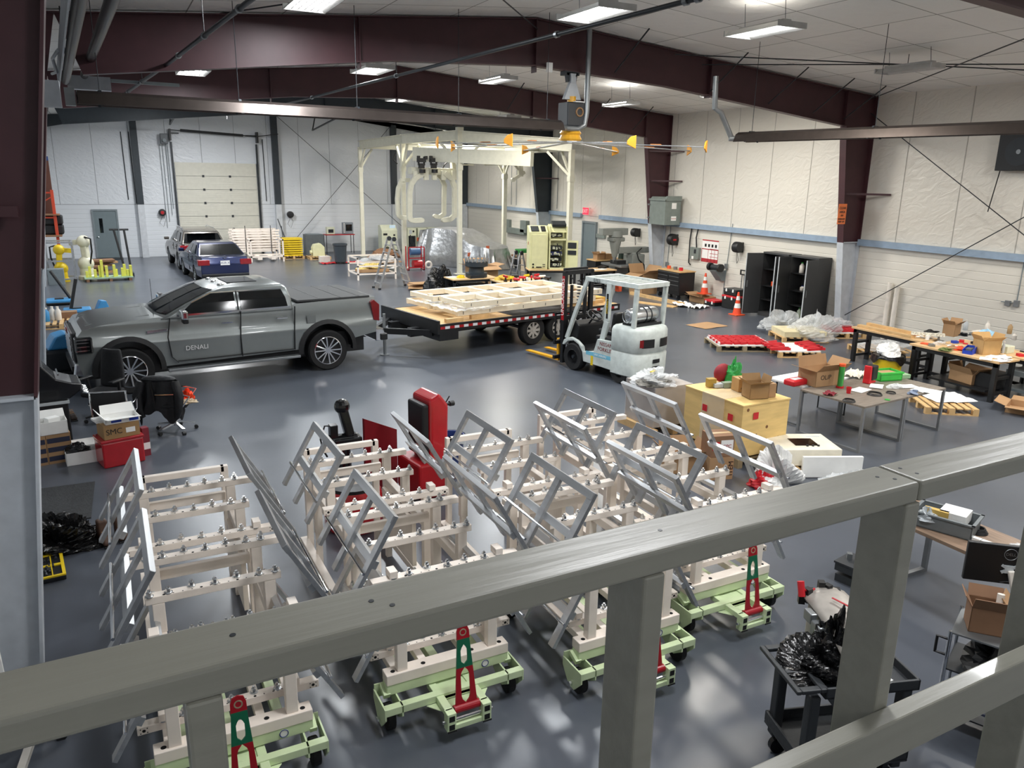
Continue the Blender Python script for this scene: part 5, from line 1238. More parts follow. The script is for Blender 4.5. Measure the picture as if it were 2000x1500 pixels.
t = thing('waste_bin', 'large dark grey round waste bin on a wheeled dolly', 'bin', (9.38, 35.2, 0)); MB().lathe([(.2, .08), (.25, .09), (.3, .8), (.33, .82), (.33, .9), (.3, .9), (.29, .8), (.24, .12)], 24, cap=False).build('body', mat('bin_blue_grey', '3B4248', .5), t, smooth=True); mb = MB(); [mb.cyl((.18 * a, .18 * b - .02, .03), (.18 * a, .18 * b + .02, .03), .03, n=10) for a in (-1, 1) for b in (-1, 1)]; mb.cyl((0, 0, .05), (0, 0, .08), .24); mb.build('dolly', BLACK, t)
for x, w_, lab in ((8.95, .35, 'red cloth on the floor left of the waste bin'), (9.95, .4, 'red cloth on the floor right of the waste bin')): sheet('cloth', lab, 'cloth', (x, 35.4, 0), .9, .5, .2, BRIGHTRED, 3, .05)
slabp('tote_box', 'white plastic tote left of the waste bin', 'box', (8.85, 36.0, 0), .45, .35, .28, WHITE)
t = thing('controller_unit', 'pale cream machine unit on the pallet near the far wall', 'machine', (8.95, 37.6, .13)); MB().prism([(-.28, 0), (.28, 0), (.28, .42), (.1, .6), (-.2, .55), (-.28, .4)], 'y', -.22, .22).build('body', SKINC, t, bevel=.02); MB().cyl((-.3, -.1, .2), (-.4, -.1, .2), .09).build('cap', SKINC, t)
pallet('low wooden pallet under the cream machine unit near the far wall', (8.95, 37.6, 0), 0, 1.0, 1.0)
for x, lab, an in ((8.05, 'dark pole leaning on the far wall by the yellow pallet', .5), (7.75, 'short upright dark pole beside the yellow frames', 0)): single(MB().cyl((x, 39.2, 0), (x - an * .9 + .0, 39.9, 1.75 if an else 1.4), .025, n=8), 'pole', DARK, lab, 'pole')
# white frames stack in a stillage
t = thing('frame_stillage', 'cream steel stillage on legs in front of the overhead door', 'stillage', (5.75, 36.9, 0)); 
for x in (0, 1.42):
    for y in (0, .95): MB().box(x, x + .06, y, y + .06, 0, 1.0).build('post', CREAM, t)
mb = MB()
for y in (0, .95): mb.box(0, 1.48, y, y + .06, .2, .27)
for x in (0, 1.42): mb.box(x, x + .06, 0, 1.0, .2, .27); mb.box(x, x + .06, 0, 1.0, .94, 1.0)
for x in (.3, .9): mb.box(x, x + .2, 0, 1.0, .1, .2)
mb.build('base_frame', CREAM, t)
for k in range(8):
    z = .42 + k * .12 + (k > 3) * .02
    f = thing('welded_skid', 'cream steel frame in the tall stack by the overhead door, %s from the bottom' % ('first', 'second', 'third', 'fourth', 'fifth', 'sixth', 'seventh', 'eighth')[k], 'steel frame', (5.17 + random.uniform(-.04, .04), 38.2, z), 0, 'cream frames stacked by the overhead door')
    mb = MB(); mb.box(0, 2.15, 0, .08, 0, .08); mb.box(0, 2.15, .9, .98, 0, .08); mb.build('long_rails', CREAM, f)
    for x in (.15, .8, 1.4, 1.95): MB().box(x, x + .08, .08, .9, 0.005, .075).build('cross_rail', CREAM, f)
t2 = thing('support_stand', 'cream support stand under the tall stack of frames', 'stand', (5.2, 38.2, 0)); mb = MB()
for x in (.1, 1.9):
    for y in (.0, .9): mb.box(x, x + .07, y, y + .07, 0, .41)
mb.box(.1, 1.97, 0, .07, .34, .41); mb.box(.1, 1.97, .9, .97, .34, .41); mb.build('legs', CREAM, t2)
mb = MB(); mb.box(5.75, 5.78, 38.17, 38.19, .34, 1.55); mb.box(6.9, 6.93, 38.17, 38.19, .34, 1.55); single(mb, 'strap', BLACK, 'black straps around the tall stack of cream frames', 'strap')
pallet('wooden pallet carrying the yellow frames', (7.85, 38.2, 0), 0, 1.0, .9)
for k in range(8):
    f = thing('yellow_crate_tray', 'yellow plastic frame on the pallet, %s from the bottom' % ('first', 'second', 'third', 'fourth', 'fifth', 'sixth', 'seventh', 'topmost')[k], 'yellow frame', (7.4, 37.85, .135 + k * .105), 0, 'yellow frames stacked on the pallet')
    mb = MB(); mb.box(0, .9, 0, .08, 0, .07); mb.box(0, .9, .6, .68, 0, .07); mb.box(0, .08, .08, .6, 0, .07); mb.box(.82, .9, .08, .6, 0, .07)
    if k == 7: mb.box(.0, .9, 0, .68, .07, .1)
    mb.build('ring', YELLOW, f, bevel=.01)
    MB().box(.3, .36, .08, .6, .01, .06).build('rib', YELLOW, f)
# white trolley with parcels, ladders, cardboard pile
t = thing('stillage_cart', 'low white tubular stillage beside the large step ladder', 'stillage', (8.45, 29.3, 0)); 
for x in (0, 1.5):
    for y in (0, 1.3): MB().box(x, x + .06, y, y + .06, 0, .85).build('post', CREAM, t)
mb = MB()
for y in (0, 1.3):
    for z in ((.2, .5, .8) if y else (.2, .5)): mb.box(0, 1.5, y, y + .05, z, z + .05)
for x in (0, 1.5):
    for z in (.2, .8): mb.box(x, x + .05, 0, 1.3, z, z + .05)
mb.build('rails', CREAM, t)
slabp('crate_board', 'long brown carton lying in the white stillage', 'box', (9.2, 29.85, .25), 1.2, .6, .12, CARD)
blob('scrap', 'yellow and white packing scraps in the white stillage', 'packing scraps', (9.2, 29.9, .37), .4, .3, .14, mat('yellow_scrap', 'D8C27A', .7, var=.4, scale=14), 4, .5)
ladder('large aluminium folding step ladder left of the crane column', (9.05, 26.95, 0), .1, 1.75, 1.25, .55, 6)
ladder('small aluminium step ladder in front of the cream machine cabinet', fl(1012, 556), .3, 1.2, .7, .38, 4)
def pile(label, px, py, sx, sy, n, cols, seed, z=0, flat=.02, name='flattened_boxes', cat='cardboard pile', ang=1.5):
    r = random.Random(seed); c = fl(px, py, z) if not isinstance(px, Vector) else px
    for i in range(n):
        L_, W_ = r.uniform(.4, .9) * sx, r.uniform(.4, .8) * sy
        nm = label[0] + ', ' + ('lowest', 'second', 'third', 'fourth', 'fifth', 'sixth', 'seventh', 'eighth')[i] + ' ' + label[1]
        o = MB().box(-L_ / 2, L_ / 2, -W_ / 2, W_ / 2, 0, flat * .8).build(name, cols[i % len(cols)]); tag(o, nm, cat, label[0]); o.location = (c.x + r.uniform(-.2, .2) * sx, c.y + r.uniform(-.2, .2) * sy, c.z + i * flat + .002); o.rotation_euler = (r.uniform(-.01, .01), r.uniform(-.01, .01), r.uniform(0, ang))
pile(('flattened cardboard beside the ladder', 'sheet of the pile'), 832, 563, 1.5, 1.2, 7, (CARD, CARDD, mat('tan_board', 'B9936A', .8)), 5, flat=.035)
pile(('loose packing sheets under the crane', 'sheet in the heap'), Vector((10.2, 32.2, 0)), 0, 1.7, 1.4, 8, (PAPER, CARD, LGREY), 8, flat=.045)
blob('plastic_wrap', 'crumpled clear plastic on the heap under the crane', 'plastic film', Vector((10.3, 32.3, .37)), .7, .6, .25, PLASTICW, 7, .5)
blob('packing_pile', 'pile of brown packing and black parts behind the crane column', 'packing pile', Vector((12.15, 37.2, 0)), .75, .5, .35, CARDD, 17, .5)
blob('tool_pile', 'heap of black and yellow hoses by the far wall', 'hose heap', Vector((12.6, 38.4, 0)), .6, .5, .3, mat('black_yellow_heap', '3A3A22', .6, var=.7, scale=9), 9, .5)
# hose reels trolley and spool
t = thing('reel_stand', 'red rack stand holding a blue reel and a red reel', 'reel stand', fl(811, 527)); 
mb = MB()
for x in (-.35, .35): mb.box(x - .02, x + .02, -.2, -.16, 0, 1.0); mb.box(x - .02, x + .02, .16, .2, 0, 1.0); mb.box(x - .02, x + .02, -.2, .2, .0, .04)
for z in (.1, .5, .96): mb.box(-.35, .35, -.2, -.17, z, z + .04)
mb.build('frame', RED, t)
MB().cyl((-.22, 0, .78), (.22, 0, .78), .15).build('blue_reel', mat('reel_blue', '3C5E86', .5), t); MB().cyl((-.1, 0, .25), (.3, 0, .25), .17).build('red_reel', RED, t)
single(MB().ring((0, 0, .15), .13, .05, 20, 8, axis='y'), 'cable_spool', WHITE, 'round white spool on the floor in front of the silver cover', 'spool', loc=fl(837, 524))
# ------------------------------------------------------------------ cream machine cabinet on its bench
t = bench('black legged bench under the cream machine cabinet', (13.15, 24.2, 0), -.33, 1.75, .75, .8)
a_ = -.33
def onb(x, y, z=.8): return Vector((13.15 + x * math.cos(a_) - y * math.sin(a_), 24.2 + x * math.sin(a_) + y * math.cos(a_), z))
t = thing('machine_cabinet', 'tall pale yellow cream machine cabinet with open electrics, on a bench', 'machine cabinet', onb(.02, .05), a_)
MC = mat('pale_yellow_enamel', 'D9D8A8', .42, var=.05)
mb = MB(); mb.prism([(0, 0), (.62, 0), (.62, 1.28), (.45, 1.5), (.1, 1.5), (0, 1.28)], 'y', .0 + .06, .62)
mb2 = MB(); mb2.prism([(0.06, 0), (.64, 0), (.64, 1.5), (.4, 1.5), (.06, 1.3)], 'x', .0, .66); mb2.build('body', MC, t, bevel=.01)
MB().box(.08, .6, .03, .06, .05, 1.22).build('front_panel', MC, t, bevel=.008)
mb = MB(); mb.cb((.2, .2, 1.41), (.28, .3, .02), rx=.53); mb.build('vent', DARK, t); mb = MB(); mb.cb((.5, .2, 1.41), (.16, .3, .02), rx=.53); mb.build('button_panel', BLACK, t)
mb = MB(); [mb.cyl((x, .02, z), (x, .03, z), r_, n=10) for x, z, r_ in ((.14, .18, .035), (.14, .08, .035), (.5, .17, .02), (.55, .17, .02), (.5, .1, .02), (.55, .1, .02))]; mb.box(.25, .45, .02, .03, .06, .1); mb.build('connectors', BLACK, t)
MB().box(-.006, 0, .25, .35, .85, .95).build('warning_label', RED, t)
mb = MB(); mb.box(.7, .74, .0, .64, 0, 1.5); mb.box(1.3, 1.34, .0, .64, 0, 1.5); mb.box(.74, 1.3, .6, .64, 0, 1.5); mb.box(.7, 1.34, 0, .64, 0, .06); mb.box(.7, 1.34, 0, .06, 1.02, 1.08); mb.prism([(0, 1.3), (.04, 1.3), (.4, 1.56), (.36, 1.56)], 'x', .7, 1.34); mb.build('open_bay', MC, t)
for i in range(5):
    z = .08 + i * .2 if i < 4 else 1.12
    o = MB().box(.78, 1.2, .2, .55, z, z + .13).build('electronics_tray', (DARK, BLACK, mat('navy_board', '232A55', .5))[i % 3], t)
    mb = MB(); rr = random.Random(i); [mb.box(x := rr.uniform(.78, 1.1), x + rr.uniform(.04, .12), .17, .2, zz := z + rr.uniform(0, .06), zz + rr.uniform(.02, .08)) for _ in range(7)]; mb.build('components', SE, o)
mb = MB(); mb.tube([(.8, .15, .2), (.9, .12, .05), (1.1, .13, .08), (1.15, .15, .5), (1.0, .14, .9)], .018, 6); mb.build('wiring', BLACK, t)
d_ = MB().cb((1.52, -.02, .52), (.42, .03, 1.0), rz=-.4).build('open_door', MC, t); mb = MB(); mb.cb((1.51, -.045, .85), (.3, .03, .2), rz=-.4); mb.cb((1.51, -.045, .6), (.3, .03, .15), rz=-.4); mb.build('door_electronics', DARK, d_)
MB().cb((1.05, .2, 1.58), (.5, .3, .1), rx=.4).build('keyboard_panel', DARK, t, bevel=.01)
# long bench with drawers behind the forklift mast and milling machine
t = bench('dark bench with wooden edge behind the forklift mast', (15.1, 23.2, 0), -.0, 1.1, .8, .8)
t = thing('drawer_bench', 'long black drawer chest under the right wall, behind the mast', 'tool chest', (16.2, 24.6, 0), -.0); MB().box(0, 1.5, 0, .6, .1, .95).build('body', BLACK, t); MB().box(-.02, 1.52, -.02, .62, .95, .99).build('worktop', WOOD, t); mb = MB(); [mb.box(.05, 1.45, -.02, 0, .2 + i * .18, .22 + i * .18) for i in range(4)]; mb.build('drawer_handles', STEEL, t)
carton('small open brown box on the black drawer chest', (16.5, 24.85, .99), .35, .25, .18, .1, open_=True)
carton('brown box next to the small open one on the drawer chest', (16.9, 24.9, .99), .3, .3, .2, 0)
single(MB().cyl((0, 0, 0), (0, 0, .3), .12, .1), 'vise', mat('dark_green_vise', '23372F', .5), 'dark green vise on the end of the drawer chest', 'vise', loc=(17.45, 24.75, .99))
for i, (x, y, m_) in enumerate(((15.3, 23.4, PAPER), (15.3, 23.75, CARD), (15.7, 23.4, PAPER), (15.95, 23.75, BLACK))): slabp('paper_stack', ('white paper sheet', 'brown card sheet', 'second white paper sheet', 'black tool case')[i] + ' on the dark bench behind the mast', 'papers', (x, y, .802), .3, .25, .02 + .06 * (i == 3), m_, .2 * i)
MG = mat('machine_grey', '7E827D', .45, var=.06)
t = thing('milling_machine', 'grey vertical milling machine by the right wall', 'milling machine', (17.3, 23.75, 0), 0)
MB().lathe([(.42, 0), (.42, .1), (.3, .16), (.24, .6), (.26, 1.2)], 16, cap=True).build('column_base', MG, t, bevel=.01)
MB().box(-.26, .3, -.3, .3, .1, 1.28).build('column', MG, t, bevel=.04, seg=3)
mb = MB(); mb.beam((-.75, -.0, 1.42), (.6, 0, 1.42), .28, .22, up=(0, 0, 1)); mb.cyl((0, 0, 1.25), (0, 0, 1.34), .24); mb.build('ram', MG, t, bevel=.03)
h_ = bpy.data.objects.new('head', None); COL.objects.link(h_); h_.parent = t; h_.location = (-.85, 0, 1.4)
MB().lathe([(.1, -.2), (.14, 0), (.2, .25), (.22, .35), (.22, .5), (.26, .52), (.24, .72)], 16).build('head_housing', MG, h_, smooth=True); MB().box(-.25, .3, -.2, .2, .35, .5).build('belt_cover', MG, h_, bevel=.04); MB().cyl((.1, 0, .5), (.1, 0, .75), .15).build('motor', MG, h_); MB().cyl((0, 0, -.42), (0, 0, -.2), .05, .08).build('spindle', STEEL, h_)
MB().box(-1.5, .2 - .6, -.14, .14, 1.98, 2.22).build('overarm', MG, t, bevel=.01)
mb = MB(); mb.box(-1.0, -.3, -.65, .65, .86, .94); mb.box(-.95, -.35, -.2, .2, .5, .86); mb.build('table', STEEL, t, bevel=.01); MB().box(-.9, -.5, -.25, .2, .94, 1.08).build('vise', BLACK, t, bevel=.01); MB().box(-.9, -.3, -.12, .12, .1, .5).build('knee', MG, t)
MB().tube([(.2, -.2, 1.5), (-.1, -.32, 1.35), (.0, -.33, 1.1), (.25, -.34, .9), (.3, -.36, .3), (.2, -.4, .1)], .02, 6).build('cable', BLACK, t)
# front low benches behind the trailer, with a blue black machine part
t = bench('small black bench behind the trailer, with the dark machine part', (9.75, 23.0, 0), .0, 1.6, .8, .75)
t = thing('machine_casting', 'dark blue grey crown shaped machine part on the small bench', 'machine part', (10.75, 23.4, .75)); NB = mat('dark_blue_grey_casting', '2A3238', .45)
MB().lathe([(.36, 0), (.36, .14), (.26, .16), (.24, .3), (.3, .34), (.38, .36), (.38, .52), (.3, .55)], 20).build('body', NB, t, smooth=True); mb = MB(); [mb.cyl((.36 * math.cos(a), .36 * math.sin(a), .5), (.36 * math.cos(a), .36 * math.sin(a), .62), .03, n=8) for a in [i * PI / 8 for i in range(16)]]; mb.build('studs', ZINC, t)
blob('black_bag', 'black bin bag behind the small bench', 'bag', (9.85, 24.3, 0), .55, .4, .95, BAG, 3, .25)
blob('yellow_cloth', 'small yellow cloth at the left end of the small bench', 'cloth', (10.15, 23.3, .75), .14, .1, .09, YELLOW, 5, .3)
slabp('paper_stack', 'white papers on the left end of the small bench', 'papers', (9.95, 23.6, .75), .35, .25, .01, PAPER, .2)
slabp('tool_case', 'flat dark grey case in front of the machine part', 'case', (10.6, 23.12, .75), .5, .22, .1, DARK, .05)
t = bench('low bench covered with red tools behind the trailer', (11.0, 21.2, 0), .0, 1.5, 1.7, .72)
rr = random.Random(12)
for i in range(12):
    x, y = 11.2 + (i % 4) * .37 + rr.random() * .05, 21.4 + (i // 4) * .36 + rr.random() * .05; m_ = (BRIGHTRED, WHITE, RED, BLACK, YELLOW, BRIGHTRED)[i % 6]
    nm = ('red', 'white', 'dark red', 'black', 'yellow', 'bright red')[i % 6]
    t = thing('power_tool', nm + ' cordless tool on the low bench, ' + ('at its front', 'at its left edge', 'in its middle', 'at its right edge', 'at its back', 'beside the red case')[i // 2], 'tool', (x, y, .72), rr.random() * 3, 'tools on the low bench')
    MB().cyl((-.1, 0, .17), (.12, 0, .17), .04, n=10).build('body', m_, t); MB().beam((-.02, 0, .02), (0, 0, .17), .04, .05, up=(1, 0, 0)).build('grip', BLACK, t); MB().box(-.06, .06, -.04, .04, 0, .04).build('battery', BLACK, t)
blob('rope', 'tangle of yellow rope at the back of the low bench', 'rope', (11.4, 22.6, .722), .28, .18, .14, mat('yellow_rope', 'C2A443', .8, var=.3, scale=20), 6, .4)
carton('tall open brown carton right of the silver cover', (12.3, 26.3, 0), 1.0, .7, .75, .1, open_=True, flaps=(.3, .2, -.3, .8))
carton('pale tray shaped box on the floor left of the small ladder', (12.1, 24.0, 0), .8, .6, .5, -.1, LGREY)
carton('brown carton with small marks right of the low bench', (12.95, 21.9, 0), .5, .5, .5, .2)
t = thing('grey_tote', 'dark grey tote under the small bench', 'box', (10.6, 23.45, 0)); MB().box(-.4, .4, -.25, .25, .08, .5).build('body', DARK, t, bevel=.02); MB().box(-.2, 0, -.256, -.25, .2, .32).build('label', PAPER, t); MB().box(-.42, .42, -.27, .27, .5, .54).build('lid', BLACK, t)
# green chute and material rack by the right wall far corner
t = thing('material_rack', 'low rack of brown stock and green chutes by the far right wall', 'rack', (16.1, 30.5, 0), -.05); MB().box(0, 1.9, 0, .9, .5, .58).build('shelf', CARDD, t)
for x in (.05, .9, 1.8): MB().box(x, x + .06, .05, .85, 0, .5).build('leg', DARK, t)
t = thing('green_chute', 'green plastic chute lying on the rack by the far right wall', 'chute', (17.3, 30.9, .59)); MB().beam((-.5, 0, .6), (.5, 0, .12), .5, .2).build('trough', GREENP, t, bevel=.02)
t = thing('green_chute', 'flat green plastic cover left of the green chute', 'chute', (16.75, 30.9, .59)); MB().box(-.55, .4, -.3, .3, 0, .25).build('cover', mat('darker_green_plastic', '2C7A38', .5), t, bevel=.04)
carton('beige open carton below the material rack', (16.2, 29.9, 0), .5, .4, .75, .0, mat('beige_carton', 'C9B79C', .8))
# ------------------------------------------------------------------ right side: cabinets, tool chest, floor items
WG = mat('charcoal_wardrobe', '3B3C3D', .45, var=.04)
def wardrobe(y0, label, doors):
    t = thing('wardrobe', label, 'cabinet', (17.52, y0, .0)); W_, D_, H_ = 1.0, .52, 1.92
    mb = MB(); mb.box(0, D_, 0, .02, .0, H_); mb.box(0, D_, W_ - .02, W_, .0, H_); mb.box(0, D_, .02, W_ - .02, H_ - .05, H_); mb.box(0, D_, .02, W_ - .02, 0, .12); mb.box(D_ - .02, D_, .02, W_ - .02, .12, H_ - .05); mb.build('carcass', WG, t)
    for z in (.48, .9, 1.4): MB().box(.03, D_ - .03, .02, W_ - .02, z, z + .02).build('shelf', BLACK, t)
    for hy, ang, L_ in doors:
        d = bpy.data.objects.new('door', None); COL.objects.link(d); d.parent = t; d.location = (0, hy, .06); d.rotation_euler = (0, 0, ang)
        MB().box(0, L_, -.01, .01, 0, H_ - .1).build('panel', WG, d, bevel=.004); MB().box(L_ - .0, L_ + .012, -.016, .016, 0, H_ - .1).build('aluminium_edge', LGREY, d); MB().box(L_ - .08, L_ - .05, .01, .03, .8, 1.0).build('handle', STEEL, d)
    return t
wardrobe(16.52, 'left charcoal wardrobe with both doors wide open', ((1.0, PI - .35 - .0, .5), (0.0, PI + .0, .5)))
wardrobe(15.42, 'right charcoal wardrobe with open doors, beside the near red column', ((1.0, PI - .0, .46), (0.0, PI + .1, .5)))
items = ((15.6, 1.42, 'bottle'), (15.8, 1.42, 'bottle'), (16.2, 1.42, 'bottle'), (15.75, .92, 'box'), (16.1, .92, 'bottle'), (15.65, .5, 'box'), (15.75, .12, 'bottle'), (15.93, .12, 'bottle'), (16.11, .12, 'bottle'), (16.9, .92, 'red'), (17.1, .92, 'red'), (17.0, .5, 'box'))
wl = ('white bottle on the top shelf of the right wardrobe, nearest the column', 'second white bottle on the top shelf of the right wardrobe', 'tall white and green bottle at the left of the top wardrobe shelf', 'yellow package on the middle shelf of the right wardrobe', 'white tub on the middle shelf of the right wardrobe', 'white box on the lower shelf of the right wardrobe', 'white jug on the bottom of the right wardrobe, right one', 'white jug on the bottom of the right wardrobe, left one', 'greenish jug between the jugs in the right wardrobe', 'red tool on the middle shelf of the left wardrobe', 'orange tool on the middle shelf of the left wardrobe', 'grey parts on the lower shelf of the left wardrobe')
for (y, z, k_), lb in zip(items, wl):
    if k_ == 'bottle': bottle(lb, (17.75, y, z + .004), .3 if z != .92 else .14, .07, mat('pale_green_jug', 'C8D2B8', .4) if 'greenish' in lb else WHITE, GREENP if 'green' in lb else BLUE)
    else: slabp('package', lb, 'package', (17.75, y, z + .004), .2, .24, .13, YELLOW if 'yellow' in lb else BRIGHTRED if 'red t' in lb else ORANGE if 'orange' in lb else PAPER)
# rolling tool chest
c = Vector((17.35, 21.3, 0)); t = thing('tool_chest', 'black rolling tool chest with wooden top against the right wall', 'tool chest', c, 0)
MB().box(-.32, .32, -.6, .6, .16, .93).build('body', BLACK, t, bevel=.01); MB().box(-.34, .34, -.62, .62, .93, .965).build('wood_top', WOOD, t)
o = t
for z0, z1, parts_ in ((.8, .91, ((-.58, .58),)), (.66, .79, ((-.58, -.01), (.01, .58))), (.52, .65, ((-.58, -.01), (.01, .58))), (.3, .51, ((-.58, -.01), (.01, .58)))):
    for a, b2 in parts_:
        d = MB().box(-.335, -.32, a, b2, z0, z1).build('drawer', mat('satin_black', '202123', .35), t); MB().box(-.35, -.335, a + .03, b2 - .03, z1 - .025, z1 - .01).build('handle', STEEL, d)
for x in (-.25, .25):
    for y in (-.5, .5): MB().cyl((x, y - .02, .08), (x, y + .02, .08), .08, n=14).build('caster', DARK, t)
for dy, m_, l in ((.35, ORANGE, 'orange tape reel on the tool chest'), (.0, STEEL, 'metal clamp set on the tool chest'), (-.3, BRIGHTRED, 'red cup shaped tool on the tool chest')): single(MB().cyl((0, 0, 0), (0, 0, .1), .07, n=12), 'small_tool', m_, l, 'tool', loc=(17.3, 21.3 + dy, .967))
carton('large open brown carton left of the tool chest', (16.95, 22.6, 0), .7, .7, .72, .1, open_=True, flaps=(-.3, .9, .5, 1.2))
def cone(label, p, h=.7):
    t = thing('traffic_cone', label, 'cone', p); MB().box(-.18, .18, -.18, .18, 0, .03).build('base', ORANGE, t, bevel=.01)
    zz = [(.03, .13), (.22, .1), (.36, .075), (.46, .06), (.58, .045), (.7, .025)]
    for i, ((za, ra), (zb_, rb)) in enumerate(zip(zz, zz[1:])): MB().cyl((0, 0, za * h / .7), (0, 0, zb_ * h / .7), ra, rb, 16).build('white_band' if i in (1, 3) else 'orange_band', PAPER if i in (1, 3) else mat('cone_orange', 'E8502C', .5), t)
cone('orange and white traffic cone standing in a low box by the right wall', (17.7, 20.2, .26)); cone('orange traffic cone beside the left wardrobe door', (16.9, 17.75, 0))
carton('low open carton with the traffic cone in it', (17.55, 20.1, 0), .5, .75, .22, 0, open_=True, flaps=(.2, None, None, .3))
slabp('tool_case', 'yellowish flat parts tray left of the low carton', 'case', fl(1365, 586), .35, .5, .12, mat('khaki_case', '8E845F', .6), .3)
for i, (x, y, z, L_, W_, H__, nm) in enumerate(((17.7, 18.75, 0, .5, .62, .36, 'large black toolbox with red lid band by the right wall'), (17.7, 18.75, .43, .45, .58, .17, 'smaller black toolbox stacked on the large one'), (17.55, 19.5, 0, .45, .5, .12, 'flat red and black toolbox left of the stacked ones'))):
    t = thing('toolbox', nm, 'toolbox', (x, y, z)); MB().box(-L_ / 2, L_ / 2, -W_ / 2, W_ / 2, 0, H__).build('body', BLACK, t, bevel=.02); MB().box(-L_ / 2 - .01, L_ / 2 + .01, -W_ / 2 - .01, W_ / 2 + .01, H__, H__ + (.06 if i != 1 else .03)).build('lid', BRIGHTRED if i != 1 else DARK, t, bevel=.01)
    for y_ in (-.15, .15): MB().box(-L_ / 2 - .02, -L_ / 2, y_ - .03, y_ + .03, H__ - .06, H__ + .03).build('latch', PAPER, t)
t = thing('pull_rod', 'upright luggage style handle behind the stacked toolboxes', 'handle', (17.98, 18.75, 0)); mb = MB(); [mb.box(-.01, .01, y - .01, y + .01, 0.0, 1.05) for y in (-.06, .06)]; mb.build('rods', STEEL, t); mb = MB(); mb.box(-.02, .02, -.14, .14, 1.05, 1.08); mb.box(-.02, .02, -.14, .14, 1.18, 1.21); mb.box(-.02, .02, -.14, -.11, 1.08, 1.18); mb.box(-.02, .02, .11, .14, 1.08, 1.18); mb.build('grip', BLACK, t)
t = thing('hand_truck', 'small black and silver folding trolley beside the wardrobe', 'trolley', (17.75, 17.95, 0)); mb = MB(); [mb.beam((0, y, 0), (.1, y, .75), .025, .025) for y in (-.15, .15)]; [mb.beam((z / .75 * .1, -.15, z), (z / .75 * .1, .15, z), .02, .02) for z in (.2, .45, .7)]; mb.build('frame', STEEL, t); MB().box(-.12, .1, -.16, .16, .55, .68).build('seat', BLACK, t)
# timber and papers on the floor
def plank(label, a, b2, w_=.1, h=.06, m_=WOOD):
    a, b2 = Vector(a), Vector(b2); d = b2 - a; t = single(MB().box(0, d.length, -w_ / 2, w_ / 2, 0, h), 'timber_plank', m_, label, 'timber', loc=a, rz=math.atan2(d.y, d.x)); return t
plank('long pine plank on the floor behind the forklift', fl(1232, 575), fl(1334, 597), .12, .1); plank('flat pale board beside the long plank', fl(1242, 590), fl(1320, 600), .35, .02); 
sheet('paper_sheet', 'crumpled white paper left part, near the low carton', 'paper', fl(1332, 597) + Vector((0, 0, .002)), .9, .5, 1.1, PAPER, 3, .1, 8); sheet('paper_sheet', 'crumpled white paper right part, in front of the low carton', 'paper', fl(1365, 601) + Vector((0, 0, .002)), .7, .4, .3, PAPER, 5, .1, 8)
sheet('cardboard_sheet', 'flat square of brown cardboard alone on the floor', 'cardboard', fl(1380, 636) + Vector((0, 0, .003)), .95, .75, .15, CARD, 4, .008, 4)
# pallets of red parts and plastic
def redload(pal, label, c, rz, L, W, z, seed, rows=(6, 9), edge=True):
    r = random.Random(seed); t = thing('red_parts_tray', label, 'parts tray', c + Vector((0, 0, z)), rz)
    MB().box(-L / 2, L / 2, -W / 2, W / 2, 0, .03).build('white_liner', PAPER, t); k_ = 0
    for i in range(rows[0]):
        for j in range(rows[1]):
            x = -L / 2 + .08 + (L - .16) * i / (rows[0] - 1) + r.uniform(-.02, .02); y = -W / 2 + .08 + (W - .16) * j / (rows[1] - 1); mb = MB(); mb.cb((x, y, .06), (L / rows[0] * .95, .05, .05), rz=r.uniform(-.5, .5)); mb.build('red_part', BRIGHTRED, t)
    if edge:
        for j in range(rows[1] + 4):
            for s in (-1, 1): MB().sph((s * (L / 2 - .03), -W / 2 + .05 + (W - .1) * j / (rows[1] + 3), .06), .03, 6, 4).build('white_knob', PAPER, t)
    return t
c1, r1 = fl(1440, 678), -.42
pallet('worn grey wooden pallet under the nearest red parts', c1, r1, 1.35, 1.1, mat('weathered_wood', '8E8168', .75)); redload(0, 'red parts with white knobs laid out on the nearest pallet', c1, r1, 1.25, 1.0, .13, 2, (7, 9))
c2 = fl(1545, 690); pallet('wooden pallet under white board, right of the red parts pallet', c2, r1, 1.0, 1.0); t = redload(0, 'white covered pallet load with two rows of dark red parts', c2, r1, 1.0, .95, .13, 3, (2, 9), False)
c3 = fl(1558, 662); pallet('wooden pallet under the big heap of clear plastic', c3, r1, 1.2, 1.0); slabp('tray_stack', 'cream layered trays under the clear plastic', 'trays', c3 + Vector((0, 0, .13)), 1.1, .9, .14, mat('cream_trays', 'D8CDA8', .6), r1)
blob('plastic_heap', 'large heap of crumpled clear plastic on the middle pallet', 'plastic film', fl(1590, 662) + Vector((0, 0, .05)), .75, .5, .5, PLASTICW, 11, .5, 40); blob('plastic_heap', 'smaller heap of clear plastic at the back of the middle pallet', 'plastic film', fl(1530, 648) + Vector((0, 0, .1)), .7, .4, .35, PLASTICW, 15, .5, 36)
c4 = fl(1640, 655); pallet('wooden pallet beside the near red column', c4, r1, 1.0, .9); redload(0, 'red parts on the pallet beside the near red column', c4, r1, .95, .85, .13, 6, (6, 8)); blob('plastic_heap', 'clear plastic over the red parts near the red column', 'plastic film', c4 + Vector((.2, .25, .22)), .4, .3, .15, PLASTICW, 21, .4)
pallet('wooden pallet with plastic behind the legs of the long bench', fl(1720, 690), r1, 1.2, 1.0); blob('plastic_heap', 'grey plastic sheeting on the pallet behind the long bench', 'plastic film', fl(1720, 688) + Vector((0, 0, .13)), .7, .5, .12, PLASTICW, 25, .4)
